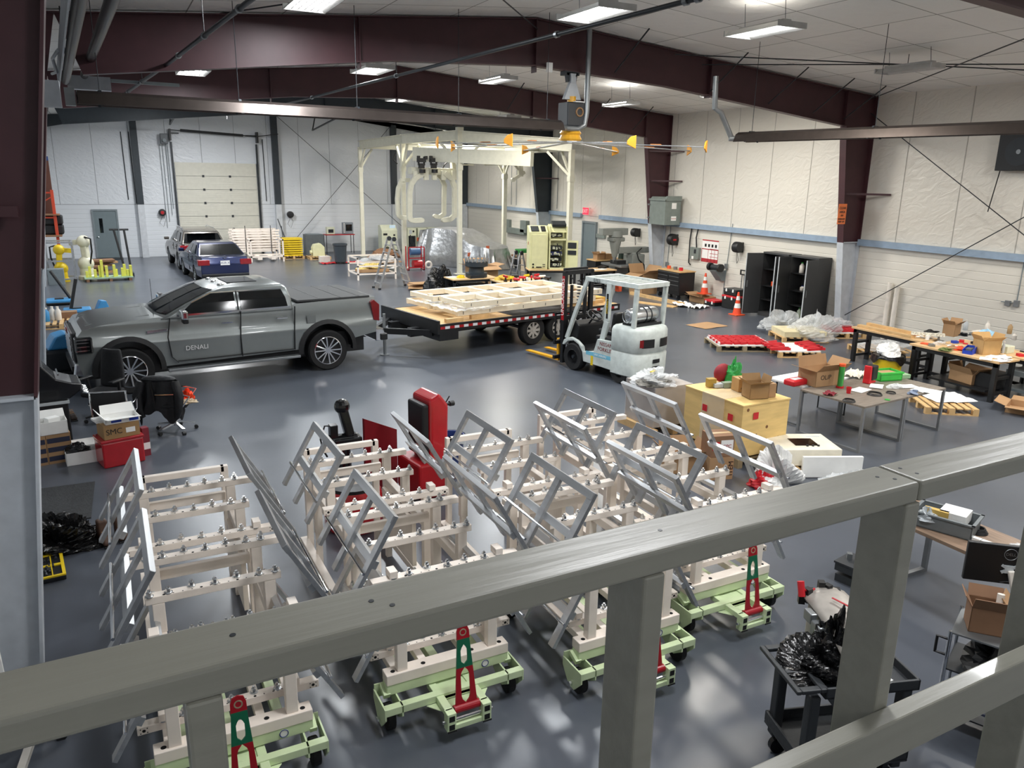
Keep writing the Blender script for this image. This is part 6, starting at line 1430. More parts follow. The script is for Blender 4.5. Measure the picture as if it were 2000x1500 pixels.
# ------------------------------------------------------------------ workbenches
ZB = .8
bA = from_pts(fl(1797, 666, ZB), fl(1665, 638, ZB), fl(1666, 629, ZB)); 
o_, rz_, L_, W_ = fl(1797, 668, ZB), -PI / 2, 1.85, .6
bench('maple topped bench with timber lying on it, left of the bench group', (14.93, 12.0, 0), -PI / 2, 1.75, .62, ZB)
bench('maple topped bench in front, with blue bin and cartons', (14.5, 10.2, 0), -PI / 2, 1.85, .66, ZB)
bench('maple topped bench by the wall with bottles and clutter', (15.25, 10.0, 0), -PI / 2, 3.2, .75, ZB)
plank('long pine beam along the back of the timber bench', (15.4, 11.95, ZB), (15.35, 10.4, ZB), .09, .07); plank('long pine beam along the front edge of the timber bench', (15.05, 11.9, ZB), (15.0, 10.5, ZB), .12, .06)
plank('white speckled profile laid across the timber bench', (15.0, 10.55, ZB + .08), (15.45, 10.1, ZB + .1), .08, .06, mat('white_profile', 'D9D3C4', .5, var=.5, scale=30))
carton('small brown box with blue print on the wall bench', fl(1857, 655, ZB), .3, .25, .26, .2, open_=True)
t = carton('brown box with blue bag on top on the front bench', fl(1925, 690, ZB), .4, .28, .28, -.3, mat('tan_carton', 'C09A64', .8), open_=True); blob('plastic_bag', 'light blue bag on the box on the front bench', 'bag', fl(1925, 676, ZB) + Vector((0.02, .05, .22)), .2, .14, .1, mat('light_blue_film', '9CC6E0', .4), 8, .35)
t = thing('parts_bin', 'blue open plastic parts bin on the front bench', 'parts bin', fl(1893, 690, ZB), .3); mb = MB(); mb.prism([(-.13, 0), (.13, 0), (.15, .14), (-.15, .09)], 'y', -.09, -.08); mb.prism([(-.13, 0), (.13, 0), (.15, .14), (-.15, .09)], 'y', .08, .09); mb.box(-.13, .13, -.08, .08, 0, .01); mb.box(.13, .14, -.08, .08, 0, .14); mb.box(-.14, -.13, -.08, .08, 0, .07); mb.build('body', mat('royal_blue_plastic', '2345B8', .4), t); MB().cb((0, 0, .06), (.18, .1, .09)).build('contents', STEEL, t)
for i, (px, py, m_, nm) in enumerate(((1885, 645, LGREY, 'clear spray bottle on the wall bench, behind the carton'), (1971, 652, mat('tan_bottle', 'B49468', .5), 'tan bottle with white pump on the wall bench'), (1927, 648, WHITE, 'white bottle in the middle of the wall bench'), (1980, 664, WHITE, 'small white glue bottle near the right end of the wall bench'), (1958, 690, LGREY, 'thin upright bottle at the right end of the front bench'))): bottle(nm, fl(px, py, ZB), .24 if i != 3 else .15, .05 if i != 4 else .025, m_)
rr = random.Random(31)
cl_names = ('white tangle of small parts', 'pile of clear bags', 'green gloves', 'brown kraft paper', 'dark red glove', 'black handset', 'white papers', 'grey cable coil', 'silver parts heap', 'white cloth', 'black tool pouch', 'orange handled pliers')
cl_m = (PAPER, PLASTICW, mat('olive_cloth', '6E7A45', .8), CARD, mat('dark_red_cloth', '7C1F2C', .8), BLACK, PAPER, DARK, STEEL, WHITE, BLACK, ORANGE)
sp = ((1808, 659), (1835, 672), (1845, 684), (1862, 682), (1796, 655), (1818, 650), (1960, 700), (1880, 655), (1905, 655), (1915, 650), (1942, 655), (1875, 683))
for i, ((px, py), nm, m_) in enumerate(zip(sp, cl_names, cl_m)): blob('bench_clutter', nm + ' on the ' + ('front bench' if py > 670 else 'timber end of the benches' if px < 1830 else 'wall bench') + ', %s' % ('left part' if px < 1850 else 'middle part' if px < 1920 else 'right part'), 'clutter', fl(px, py, ZB), .16, .11, .05, m_, 40 + i, .5, 18)
for i, (px, py, rz__) in enumerate(((1940, 697, .2), (1955, 705, -.1), (1925, 701, .5))): sheet('paper_sheet', 'white paper on the front bench, ' + ('back one', 'one at the corner', 'left one')[i], 'paper', fl(px, py, ZB) + Vector((0, 0, .002)), .28, .2, rz__, PAPER, i, .004, 3)
t = thing('sorting_rack', 'dark sorting rack with green edge at the right end of the wall bench', 'rack', (16.85, 8.5, 0)); mb = MB()
for z in (.95, 1.12, 1.3): mb.box(-.3, .4, -.9, .55, z, z + .02)
mb.box(-.3, .4, .53, .55, .8, 1.35); mb.box(-.3, -.25, -.9, -.85, 0, 1.35); mb.box(-.3, -.25, .5, .55, 0, 1.35); mb.build('shelves', DARK, t); MB().box(-.38, -.3, .45, .53, .82, 1.35).build('yellow_edge', mat('yellow_green_edge', 'A8A038', .5), t); MB().box(-.35, -.3, .3, .4, .82, 1.35).build('green_edge', SE, t)
for i in range(5): single(MB().cyl((0, 0, 0), (0, .0, .1), .06, n=10), 'black_roller', BLACK, 'black round tool on the top shelf of the sorting rack, %s' % ('first', 'second', 'third', 'fourth', 'fifth')[i], 'tool', loc=(16.65, 8.8 - i * .2, 1.323), group='tools on the sorting rack')
carton('open brown box under the front bench', (15.0, 9.2, .18), .55, .35, .2, 1.4, open_=True); t = thing('under_shelf', 'black shelf board under the front bench', 'shelf', (14.95, 9.2, 0)); MB().box(-.3, .4, -.6, .6, .14, .178).build('board', BLACK, t)
carton('flattened open carton on the floor at the right edge', fl(1995, 803), .6, .45, .12, .4, open_=True, flaps=(.1, .2, .1, .3)); carton('brown box under the wall bench at the right', (15.6, 7.7, 0), .45, .4, .4, 0)
t = thing('wheeled_cart', 'grey utility cart with small parts, under the right end of the benches', 'cart', (15.52, 8.35, 0)); MB().box(-.3, .3, -.25, .25, .45, .55).build('tray', GREY, t); MB().box(-.3, .3, -.25, .25, .15, .2).build('lower_tray', GREY, t); [MB().box(x - .02, x + .02, y - .02, y + .02, .05, .5).build('leg', DARK, t) for x in (-.27, .27) for y in (-.22, .22)]
# yellow bin with black liner
c = fl(1743, 745); t = thing('yellow_bin', 'yellow waste bin with black liner, heaped with clear plastic', 'bin', (14.1, 10.35, 0)); MB().lathe([(.2, 0), (.24, .02), (.29, .52), (.3, .54)], 24).build('body', YELLOW, t, smooth=True); r = random.Random(2)
MB().grid(lambda u, v: ((.31 + .02 * v + .01 * math.sin(u * 40)) * math.cos(2 * PI * u), (.31 + .02 * v + .01 * math.sin(u * 40)) * math.sin(2 * PI * u), .57 - v * (.1 + .06 * math.sin(u * 2 * PI * 3) + .03 * math.sin(u * 2 * PI * 7))), 48, 3).build('liner', BAG, t); MB().cyl((0, 0, .5), (0, 0, .56), .3, n=24).build('liner_inside', BAG, t)
blob('plastic_heap', 'white crumpled plastic heaped in the yellow bin', 'plastic film', (14.1, 10.35, .565), .24, .24, .22, mat('milky_plastic', 'E6E6E4', .35, bump=.6, bscale=20), 31, .5, 30)
# steel framed table with clutter
TT = mat('grey_brown_laminate', '7E756B', .45, var=.18, scale=3, stretch=(1.2, 14, 1)); FRM = mat('table_steel_frame', '8C8F92', .4, .5)
def steel_table(label, p, rz, L, W, z=.74):
    t = thing('steel_frame_table', label, 'table', p, rz); MB().box(0, L, 0, W, z - .03, z).build('tabletop', TT, t, bevel=.003)
    for x in (.0, L - .04):
        mb = MB(); mb.box(x, x + .04, 0, .04, .04, z - .03); mb.box(x, x + .04, W - .04, W, .04, z - .03); mb.box(x, x + .04, 0, W, 0, .04); mb.build('leg_frame', FRM, t)
    MB().box(.04, L - .04, W - .06, W - .03, z - .07, z - .03).build('top_rail', FRM, t)
    return t
q0, q1 = Vector((9.85, 7.5, 0)), Vector((12.0, 7.7, 0)); ang = math.atan2(q1.y - q0.y, q1.x - q0.x)
steel_table('grey brown table with steel frame legs, left half of the pair', q0, ang, 1.1, 1.15)
steel_table('grey brown table with steel frame legs, right half of the pair', q0 + Vector((math.cos(ang), math.sin(ang), 0)) * 1.11, ang, 1.1, 1.15)
t = thing('folding_table', 'white folding table behind the brown tables', 'table', (9.9, 8.75, 0), ang); MB().box(0, 1.5, 0, .7, .7, .74).build('tabletop', PAPER, t, bevel=.01)
for x in (.15, 1.35):
    mb = MB(); mb.tube([(x, .08, .7), (x, .08, .02), (x, .62, .02), (x, .62, .7)], .015, 6); mb.build('leg_frame', DARK, t)
ZT = .742
carton('open brown carton with round logo on the white table', fl(1602, 748, ZT), .62, .4, .26, ang - .15, open_=True, flaps=(.3, 1.0, .8, 1.3), txt=('OLIP', .11, -.1, .15))
t = thing('soft_case', 'red soft zip case on the white table', 'case', fl(1554, 751, ZT), .1); MB().box(-.19, .19, -.11, .11, 0, .1).build('body', BRIGHTRED, t, bevel=.03, seg=3); MB().cb((0, -.0, .101), (.2, .1, .002)).build('white_print', PAPER, t)
slabp('white_box', 'small white box beside the red soft case', 'box', fl(1588, 746, ZT), .2, .14, .12, PAPER, .1)
t = thing('green_tube', 'tall green tube with orange cap on the brown table', 'tube', fl(1640, 757, ZT)); MB().cyl((0, 0, 0), (0, 0, .36), .045, n=20).build('body', mat('leaf_green', '3C9A48', .4), t, smooth=True); MB().cyl((0, 0, .36), (0, 0, .4), .052, n=20).build('cap', ORANGE, t); MB().cyl((0, 0, 0), (0, 0, .03), .06, n=20).build('foot', BRIGHTRED, t)
t = thing('paper_cup', 'small red cup at the front of the brown table', 'cup', fl(1657, 768, ZT)); MB().lathe([(.03, 0), (.042, .1), (.038, .1), (.028, .01)], 16).build('body', BRIGHTRED, t)
t = thing('laser_level', 'black and red boxy laser tool on its stand', 'tool', fl(1698, 747, ZT), .2); MB().box(-.07, .1, -.08, .08, .06, .3).build('body', BLACK, t, bevel=.02); MB().prism([(-.13, 0), (.1, 0), (.1, .03), (-.06, .06), (-.08, .3), (-.12, .3), (-.12, .08)], 'y', -.06, .06).build('stand', BRIGHTRED, t, bevel=.01)
t = thing('crate', 'bright green plastic crate on the far side of the brown table', 'crate', fl(1728, 740, ZT), -.2); mb = MB(); mb.box(-.22, .22, -.15, .15, 0, .02); [mb.box(*a, 0, .15) for a in ((-.22, -.205, -.15, .15), (.205, .22, -.15, .15), (-.22, .22, -.15, -.135), (-.22, .22, .135, .15))]; mb.box(-.235, .235, -.165, -.15, .12, .15); mb.build('body', mat('bright_green_plastic', '3FC04A', .4), t); MB().box(-.18, .18, -.12, .12, .02, .12).build('contents', CARD, t)
slabp('green_box', 'pale green box right of the bright crate', 'box', fl(1762, 738, ZT), .22, .14, .07, mat('sage_box', '8FB08A', .6), -.2)
sheet('gloves', 'pile of white gloves and rags on the white table', 'gloves', fl(1670, 733, ZT) + Vector((0, 0, .0)), .5, .35, .3, mat('off_white_cloth', 'DDD6C8', .8), 9, .07, 12)
for i, (px, py, l, w_, r_) in enumerate(((1680, 762, .34, .22, .2), (1772, 755, .32, .22, -.3), (1800, 762, .32, .22, .1), (1823, 766, .3, .22, .4), (1712, 755, .3, .2, .6))): sheet('paper_sheet', 'white paper on the brown table, ' + ('behind the red cup', 'right of the middle', 'second from the right edge', 'nearest the right edge', 'in front of the laser tool')[i], 'paper', fl(px, py, ZT) + Vector((0, 0, .001 + i * .001)), l, w_, r_, PAPER, i, .003, 3)
sheet('red_cloth', 'dark red cloth at the front left of the brown table', 'cloth', fl(1621, 771, ZT), .22, .16, .3, mat('dark_red_cloth', '7C1F2C', .8), 5, .05, 6)
def coil(label, p, R, n=3, r_=.006):
    mb = MB(); [mb.ring((0.01 * k, .006 * k, .008 + .008 * k), R - .008 * k, r_, 28, 5) for k in range(n)]; return single(mb, 'cable_coil', BLACK, label, 'cable', loc=p)
coil('coiled black cable at the front edge of the brown table', fl(1658, 784, ZT), .09); coil('black and white coiled cable on the brown table', fl(1708, 771, ZT), .11); coil('loose black cable loop right of the coiled ones', fl(1740, 768, ZT), .07, 2)
blob('bag_parts', 'clear bags of screws on the brown table', 'bag', fl(1750, 757, ZT), .15, .1, .05, PLASTICW, 33, .5, 16); blob('bag_parts', 'bluish bag with parts near the right corner', 'bag', fl(1783, 769, ZT), .1, .07, .05, mat('bluish_film', '7E8CA4', .4), 34, .5, 16); single(MB().cyl((0, 0, 0), (0, 0, .008), .04), 'green_disc', GREENP, 'small green disc at the front of the brown table', 'disc', loc=fl(1733, 781, ZT))
pallet('wooden pallet with white sheet right of the brown table', fl(1840, 798), -.6, .9, .85); sheet('white_sheet', 'white sheet hanging over the pallet right of the brown table', 'plastic sheet', fl(1845, 790) + Vector((0, 0, .13)), .8, .7, -.4, PAPER, 4, .03, 8)
# ------------------------------------------------------------------ plywood crate group
pc = Vector((7.52, 8.5, 0)); c0 = fl(1338, 753, .95); cA, cB, cC = fl(1340, 755, .92), fl(1452, 795, .92), fl(1533, 777, .92)
o_, rz_, Lc, Wc = cB, math.atan2((cA - cB).y, (cA - cB).x), (cA - cB).length, (cC - cB).length
t = thing('plywood_crate', 'large yellow plywood crate on a pallet, wrapped with a plastic band', 'crate', Vector((cB.x, cB.y, .16)), rz_ - PI)
# local: x from far-left corner negative to near corner 0 ; y to the right
PL = mat('crate_plywood', 'E0BF7C', .6, var=.12, scale=2.2, bump=.1, stretch=(1, 1, 5))
Wd = 1.0 if Wc > 1.3 else Wc
MB().box(-Lc, 0, 0, Wd, 0, .76).build('body', PL, t, bevel=.003); MB().box(-Lc - .01, .01, -.01, Wd + .01, .76, .78).build('lid', PL, t)
MB().box(-Lc * .68, -Lc * .3, -.014, Wd + .014, -.001, .784).build('plastic_band', mat('thin_wrap_film', 'E9E4D6', .25, alpha=.35, var=.05), t)
for x, y, rz__ in ((-Lc * .62, -.016, 0), (-Lc * .18, -.016, 0)):
    l_ = MB().box(x - .05, x + .05, y - .001, y, .5, .6).build('red_label', BRIGHTRED, t)
MB().box(.0105, .012, .2, .3, .55, .65).build('red_label', BRIGHTRED, t)
mb = MB(); [mb.sph((.001, y, z), .025, 8, 6, sc=(.1, 1, 1)) for y, z in ((.1, .7), (.5, .4), (.75, .2), (.3, .3))]; mb.build('knots', mat('knot_brown', '7A5230', .7), t)
cc = Vector((cB.x, cB.y, 0)) + Matrix.Rotation(rz_ - PI, 3, 'Z') @ Vector((-Lc / 2, Wd / 2, 0)); pallet('dark pallet under the plywood crate', cc, rz_ - PI, Lc + .02, Wd + .02, mat('grey_pallet', '8B7B5E', .7))
ZC = .947
def onc(px, py): return fl(px, py, ZC)
carton('open carton with white label, front one on the plywood crate', onc(1474, 775), .3, .24, .22, -.25, mat('kraft_carton', '9C7B52', .8), open_=True, flaps=(.7, 1.3, .5, 1.1)); carton('brown box with white label behind the open carton', onc(1449, 762), .25, .2, .2, -.2, mat('tan_box', 'B88F5A', .8), txt=('Panasonic', .045, 0, .05)); carton('brown box right of the open carton on the crate', onc(1497, 772), .16, .22, .2, -.25, CARD)
t = thing('soft_bag', 'dark red and black soft bag on the plywood crate', 'bag', onc(1409, 746), .2); MB().sph((0, 0, .0), .16, 16, 10, sc=(1.1, .6, .9)).build('body', mat('dark_red_nylon', '8E1C28', .7), t, smooth=True); t.location.z += .15
blob('plastic_bag', 'bright green plastic bag on the plywood crate', 'bag', onc(1431, 748), .15, .12, .3, mat('bag_green', '2E9E48', .4, bump=.4), 44, .35, 24)
for px, py, m_, nm, hh in ((1388, 755, mat('yellow_black_box', 'A88A3C', .6), 'yellow and black box at the left of the crate top', .13), (1402, 756, LGREY, 'pale flat box next to the yellow one', .06), (1420, 756, mat('green_grey_box', '8E9A86', .5), 'grey green case in front of the green bag', .08)): slabp('small_box', nm, 'box', onc(px, py), .13 if hh > .1 else .16, .1, hh, m_, -.2)
# wrapped carton stack left of the crate
wc = fl(1318, 828); t = thing('wrapped_pallet_load', 'brown cartons wrapped in clear film on a pallet, left of the plywood crate', 'pallet load', (7.78, 9.75, 0), rz_ - PI); 
MB().box(-.5, .25, -.3, .45, .13, .78).build('cartons', mat('wrapped_carton', '9B8C7C', .45, var=.1), t); MB().box(-.51, .26, -.31, .46, .128, .785).build('film', mat('stretch_film', 'E6E6E8', .2, alpha=.28, bump=.6, bscale=10), t); mb = MB(); [mb.box(-.6, .35, y, y + .1, 0, .12) for y in (-.38, .03, .42)]; mb.build('pallet_base', WOOD, t)
blob('plastic_heap', 'clear bags with grey and yellow parts on the wrapped load', 'bag', Vector((7.7, 9.8, .79)), .38, .3, .16, PLASTICW, 51, .5, 28); blob('metal_parts', 'small metal parts in the bags on the wrapped load', 'parts', Vector((7.65, 9.75, .79)), .25, .2, .1, mat('mixed_parts', '6E6C66', .4, var=.8, scale=20), 52, .6, 20); slabp('yellow_block', 'yellow part on top of the wrapped load', 'part', Vector((7.7, 9.85, .93)), .14, .05, .04, YELLOW, .4)
# brown boxes and enclosure in plastic in front of the crate
t = carton('dark brown carton with red and white labels, upper of two in front of the crate', (7.22, 7.72, .33), .34, .3, .3, -.25, CARDD); MB().box(-.15, -.05, -.156, -.15, .1, .22).build('red_label', BRIGHTRED, t); l_ = MB().box(-.03, .15, -.156, -.15, .06, .24).build('white_label', PAPER, t); text('CPC', .07, RED, l_, (.06, -.158, .15), (PI / 2, 0, 0))
t = carton('brown carton with black side print, lower of two in front of the crate', (7.22, 7.72, 0), .36, .32, .325, -.25); text('ITEM', .1, BLACK, t, (.14, -.163, .16), (PI / 2, -PI / 2, 0), 'printing'); carton('low brown carton left of the labelled ones', (6.95, 8.15, 0), .5, .4, .25, -.3, open_=True)
t = thing('control_enclosure', 'cream control enclosure with black touch screen lying on packing', 'enclosure', (8.62, 7.47, .14), -.42); EN = mat('cream_enclosure', 'E8E2D0', .4); MB().box(-.5, .4, -.35, .35, 0, .24).build('body', EN, t, bevel=.01); MB().box(-.2, .14, -.18, .12, .24, .246).build('touch_screen', GLASS, t); mb = MB(); [mb.cyl((x, -.2, .24), (x, -.2, .26), .018, n=8) for x in (-.04, .04, .12)]; mb.build('knobs', BLACK, t); MB().box(.12, .32, .2, .24, .24, .242).build('label', LGREY, t)
slabp('foam_sheet', 'thick white foam sheet leaning on the cream enclosure', 'foam', Vector((8.66, 6.98, .01)), .85, .05, .3, PAPER, -.42); pallet('pallet under the cream enclosure', (8.66, 7.42, 0), -.42, 1.0, .8)
blob('plastic_heap', 'white plastic wrap left of the cream enclosure', 'plastic film', Vector((7.85, 7.2, 0)), .28, .26, .4, mat('milky_plastic', 'E6E6E4', .35), 61, .4, 30); blob('plastic_heap', 'crumpled clear plastic in front of the foam sheet', 'plastic film', Vector((8.6, 6.68, 0)), .6, .2, .14, PLASTICW, 62, .5, 30); blob('red_bag', 'bright red bag between the cartons and the enclosure', 'bag', Vector((7.55, 7.15, 0)), .2, .16, .22, BRIGHTRED, 63, .3, 20)
# ------------------------------------------------------------------ right foreground: desk, monitor, carts
ZD = .74
d0, d1 = fl(1800, 1040, ZD), fl(2010, 1113, ZD)
dn = (d1 - d0).normalized(); an = math.atan2(dn.y, dn.x)
a_ = -PI / 2
t = thing('desk', 'brown laminate desk with steel loop legs at the right edge', 'desk', (6.72, 4.95, 0), a_)
MB().box(0, 2.6, 0, .7, ZD - .035, ZD).build('tabletop', mat('walnut_laminate', '8A7360', .45, var=.2, scale=3, stretch=(1.2, 14, 1)), t, bevel=.003)
for x in (.28, 2.3): mb = MB(); mb.box(x, x + .05, 0.0, .04, 0.04, ZD - .035); mb.box(x, x + .05, .66, .7, .04, ZD - .035); mb.box(x, x + .05, 0.0, .7, 0, .04); mb.build('leg_frame', FRM, t)
dm = Matrix.Rotation(a_, 3, 'Z')
def ond(x, y, z=ZD + .002): return Vector((t_desk.x, t_desk.y, 0)) + dm @ Vector((x, y, 0)) + Vector((0, 0, z))
t_desk = Vector(t.location)
t = thing('tote', 'grey plastic tote filled with white boxes and cables on the desk', 'tote', fl(1846, 1030, ZD) + Vector((0, 0, .002)), a_ + .35); mb = MB(); mb.box(-.26, .26, -.17, .17, 0, .01); [mb.box(*b_, 0, .15) for b_ in ((-.26, -.25, -.17, .17), (.25, .26, -.17, .17), (-.26, .26, -.17, -.16), (-.26, .26, .16, .17))]; [mb.box(*b_, .14, .155) for b_ in ((-.28, -.25, -.19, .19), (.25, .28, -.19, .19), (-.28, .28, -.19, -.16), (-.28, .28, .16, .19))]; mb.build('body', mat('tote_grey', '6E7476', .5), t)
for i, (x, y, m_) in enumerate(((.0, .03, PAPER), (.12, .03, PAPER), (-.08, -.08, mat('yellow_box', 'C9A85A', .6)))): slabp('small_box', ('white box in the grey tote', 'second white box in the grey tote', 'yellow box at the front of the grey tote')[i], 'box', Vector(t.location) + Matrix.Rotation(a_ + .35, 3, 'Z') @ Vector((x, y, 0)) + Vector((0, 0, .08)), .12 if i < 2 else .22, .24 if i < 2 else .06, .11, m_, a_ + .35)
blob('cable_heap', 'grey cable tangle in the grey tote', 'cable', Vector(t.location) + Vector((-.15, .1, .08)), .1, .1, .09, LGREY, 71, .5, 14)
q = fl(1890, 1052, ZD); t = thing('white_trunking', 'white slotted cable trunking along the desk front', 'trunking', q, a_ + .15); MB().box(-.22, .25, -.025, .025, 0, .04).build('body', PAPER, t); mb = MB(); [mb.box(-.2 + i * .08, -.195 + i * .08, -.0255, .0255, 0, .0405) for i in range(6)]; mb.build('slots', GREY, t)
coil('black cable bundle on the desk beside the trunking', fl(1910, 1040, ZD), .08, 4, .008); blob('plastic_bag', 'clear plastic bag behind the monitor on the desk', 'bag', fl(1990, 1078, ZD), .12, .1, .05, PLASTICW, 73, .5, 16)
# monitor on white arm
mp = aty(1952, 1100, 3.1); t = thing('monitor', 'black computer monitor seen from behind on a white arm', 'monitor', mp, -.72); MB().box(-.24, .24, -.02, .02, -.16, .16).build('casing', BLACK, t, bevel=.008)
text('DELL', .032, STEEL, t, (.06, -.022, .09), (PI / 2, 0, 0)); MB().ring((.06, -.0215, .09), .045, .0025, 24, 4, axis='y').build('logo_ring', STEEL, t)
mb = MB(); mb.cb((.06, -.03, -.03), (.06, .02, .06)); mb.beam((.01, -.03, .0), (.11, -.03, -.06), .02, .012, up=(0, 1, 0)); mb.beam((.01, -.03, -.06), (.11, -.03, .0), .02, .012, up=(0, 1, 0)); mb.build('mount_plate', LGREY, t)
mb = MB(); mb.beam((.07, -.05, -.03), (.13, -.12, -.3), .045, .045, up=(0, 1, 0)); mb.beam((.13, -.12, -.3), (.1, -.1, -.6), .03, .03, up=(0, 1, 0)); mb.build('arm', WHITE, t, bevel=.008); MB().tube([(-.02, .0, -.12), (.02, -.02, -.15), (.08, -.03, -.13)], .005, 6).build('cable', BLACK, t)
# steel cart with cartons at the right
cp = Vector((6.02, 3.1, 0)); cz = -1.15; t = thing('equipment_cart', 'chrome wire cart with cables at the right edge, carrying brown cartons', 'cart', fl(1925, 1400, .1), cz); t.location.z = 0
for x in (-.3, .3):
    for y in (-.22, .22): MB().cyl((x, y, .06), (x, y, .82), .014, n=10).build('post', CHROME, t)
for z in (.15, .5, .8): mb = MB(); mb.box(-.3, .3, -.22, .22, z, z + .012); mb.build('shelf', DARK if z < .7 else STEEL, t)
mb = MB(); mb.tube([(-.3, -.22, .75), (-.38, -.22, .75), (-.38, -.22, .62), (-.3, -.22, .62)], .012, 6); mb.build('handle', BLACK, t); mb = MB(); [mb.ring((x, -.2, .35), .12, .012, 20, 5, axis='y') for x in (-.15, 0.0, .12)]; mb.build('cable_loops', mat('dark_blue_cable', '232B44', .5), t)
o2 = Vector(t.location); m2_ = Matrix.Rotation(cz, 3, 'Z')
carton('open brown carton with white device, front one on the chrome cart', o2 + m2_ @ Vector((-.12, -.0, .813)), .24, .2, .2, cz + .3, CARDD, open_=True, flaps=(1.0, .6, 1.2, .9)); carton('open carton behind on the chrome cart', o2 + m2_ @ Vector((.12, .1, .813)), .22, .2, .2, cz, CARD, open_=True); blob('black_box', 'black equipment with cables on the middle shelf of the chrome cart', 'equipment', o2 + m2_ @ Vector((0, 0, .513)), .26, .18, .2, BLACK, 75, .3, 20); single(MB().cyl((0, 0, 0), (.03, .02, .2), .025), 'barcode_scanner', WHITE, 'white handheld device sticking out of the front carton', 'device', loc=o2 + m2_ @ Vector((-.05, 0, .9)))
# black plastic service cart with engine part in bin liner
UC = mat('charcoal_cart_plastic', '34373A', .5, bump=.1)
P0, P1, P2 = fl(1492, 1285, .84), fl(1558, 1352, .84), fl(1800, 1328, .84)
u_ = (P2 - P1).normalized(); rz_ = math.atan2(u_.y, u_.x); Lk = (P2 - P1).length; Wk = .52
t = thing('service_cart', 'charcoal plastic service cart with moulded handle in the foreground', 'cart', Vector((P1.x, P1.y, 0)), rz_); Z = .84
mb = MB(); mb.box(.2, Lk, 0, .02, Z - .08, Z); mb.box(.2, Lk, Wk - .02, Wk, Z - .08, Z); mb.box(Lk - .02, Lk, 0, Wk, Z - .08, Z); mb.box(.2, .22, 0, Wk, Z - .08, Z); mb.box(.2, Lk, 0, Wk, Z - .08, Z - .06); mb.build('top_tray', UC, t, bevel=.006)
mb = MB(); mb.box(0, .035, 0, Wk, Z - .03, Z); mb.box(.17, .21, 0, Wk, Z - .03, Z); mb.box(.035, .17, 0, .05, Z - .03, Z); mb.box(.035, .17, Wk - .05, Wk, Z - .03, Z); mb.box(.035, .17, .2, .24, Z - .03, Z); mb.box(.035, .17, .33, .37, Z - .03, Z); mb.build('handle_shelf', UC, t, bevel=.008)
for x in (.12, Lk - .1):
    for y in (.02, Wk - .1): MB().box(x, x + .07, y, y + .08, .14, Z - .08).build('leg', UC, t, bevel=.01)
mb = MB(); mb.box(.1, Lk, 0, Wk, .2, .22); mb.box(.1, Lk, 0, .02, .22, .3); mb.box(.1, Lk, Wk - .02, Wk, .22, .3); mb.box(.1, .12, 0, Wk, .22, .3); mb.box(Lk - .02, Lk, 0, Wk, .22, .3); mb.build('lower_tray', UC, t, bevel=.006)
for x in (.18, Lk - .12):
    for y in (.08, Wk - .08): MB().cyl((x, y - .02, .065), (x, y + .02, .065), .065, n=18).build('caster', BLACK, t); MB().box(x - .02, x + .02, y - .03, y + .03, .08, .2).build('caster_fork', DARK, t)
MB().prism([(.22, Z - .08), (.4, Z - .08), (.33, Z - .17), (.29, Z - .17)], 'y', 0, .012).build('front_web', UC, t)
cm_ = Matrix.Rotation(rz_, 3, 'Z')
def onk(x, y, z): return Vector((P1.x, P1.y, 0)) + cm_ @ Vector((x, y, 0)) + Vector((0, 0, z))
blob('bin_liner', 'crumpled black bin liner on the left of the service cart', 'bag', onk(.3, .26, Z - .05), .24, .2, .13, BAG, 81, .5, 44)
blob('bin_liner', 'black bin liner wrapped around the grey casting', 'bag', onk(.42, .3, Z - .05), .13, .17, .3, BAG, 82, .45, 44)
t = thing('casting', 'grey metal casting with red mark on the service cart', 'machine part', onk(.53, .42, Z - .04), rz_); CG = mat('cast_aluminium', 'A9A39B', .4, .3, var=.12, scale=12)
vs = MB(); vs.grid(lambda u, v: (-.14 + .34 * u, -.26 + .55 * v, .30 + .05 * math.sin(PI * u) - .14 * (1 - v) ** 2), 8, 10); vs.build('front_plate', CG, t, smooth=True, solid=.03); MB().box(-.12, .18, -.2, .24, 0, .28).build('core', CG, t, bevel=.03)
MB().cb((.04, .03, .355), (.015, .2, .004), rz=.5, rx=.06).build('red_mark', mat('red_paint_mark', 'B0202C', .5), t)
mb = MB(); rr = random.Random(4); [mb.cb((-.14 + i * .04, .29 + rr.uniform(-.02, .02), .3 + rr.uniform(-.03, .05)), (.045, .05, .06 + rr.uniform(0, .05)), rz=rr.uniform(-.5, .5)) for i in range(8)]; mb.build('black_housing', BLACK, t); mb = MB(); mb.cyl((-.15, .26, .3), (-.15, .3, .4), .025); mb.tube([(-.15, .28, .36), (-.1, .26, .33), (-.05, .27, .35)], .008, 6); mb.build('red_plug', BRIGHTRED, t); mb = MB(); mb.cb((-.16, .0, .14), (.06, .12, .2)); mb.cb((-.17, .1, .24), (.05, .1, .08)); mb.build('side_bracket', STEEL, t, bevel=.01)
single(MB().cb((0, 0, .01), (.1, .03, .02)), 'white_clip', PAPER, 'white clip at the right end of the service cart', 'clip', loc=onk(.62, .0, Z + .0))
# small parts tray left of the desk
q = fl(1668, 1135); t = thing('parts_tray', 'dark tray with metal parts on the floor behind the wide rail post', 'tray', (q.x, q.y, 0), .2); mb = MB(); mb.box(-.14, .14, -.14, .14, 0, .08); mb.box(-.16, .16, -.16, .16, .2, .22); mb.box(-.15, .15, -.15, .15, .12, .2); mb.build('body', UC, t); mb = MB(); rr = random.Random(9); [mb.cb((rr.uniform(-.1, .1), rr.uniform(-.1, .1), .25), (.06, .05, .07), rz=rr.random()) for _ in range(7)]; mb.build('parts', STEEL, t)
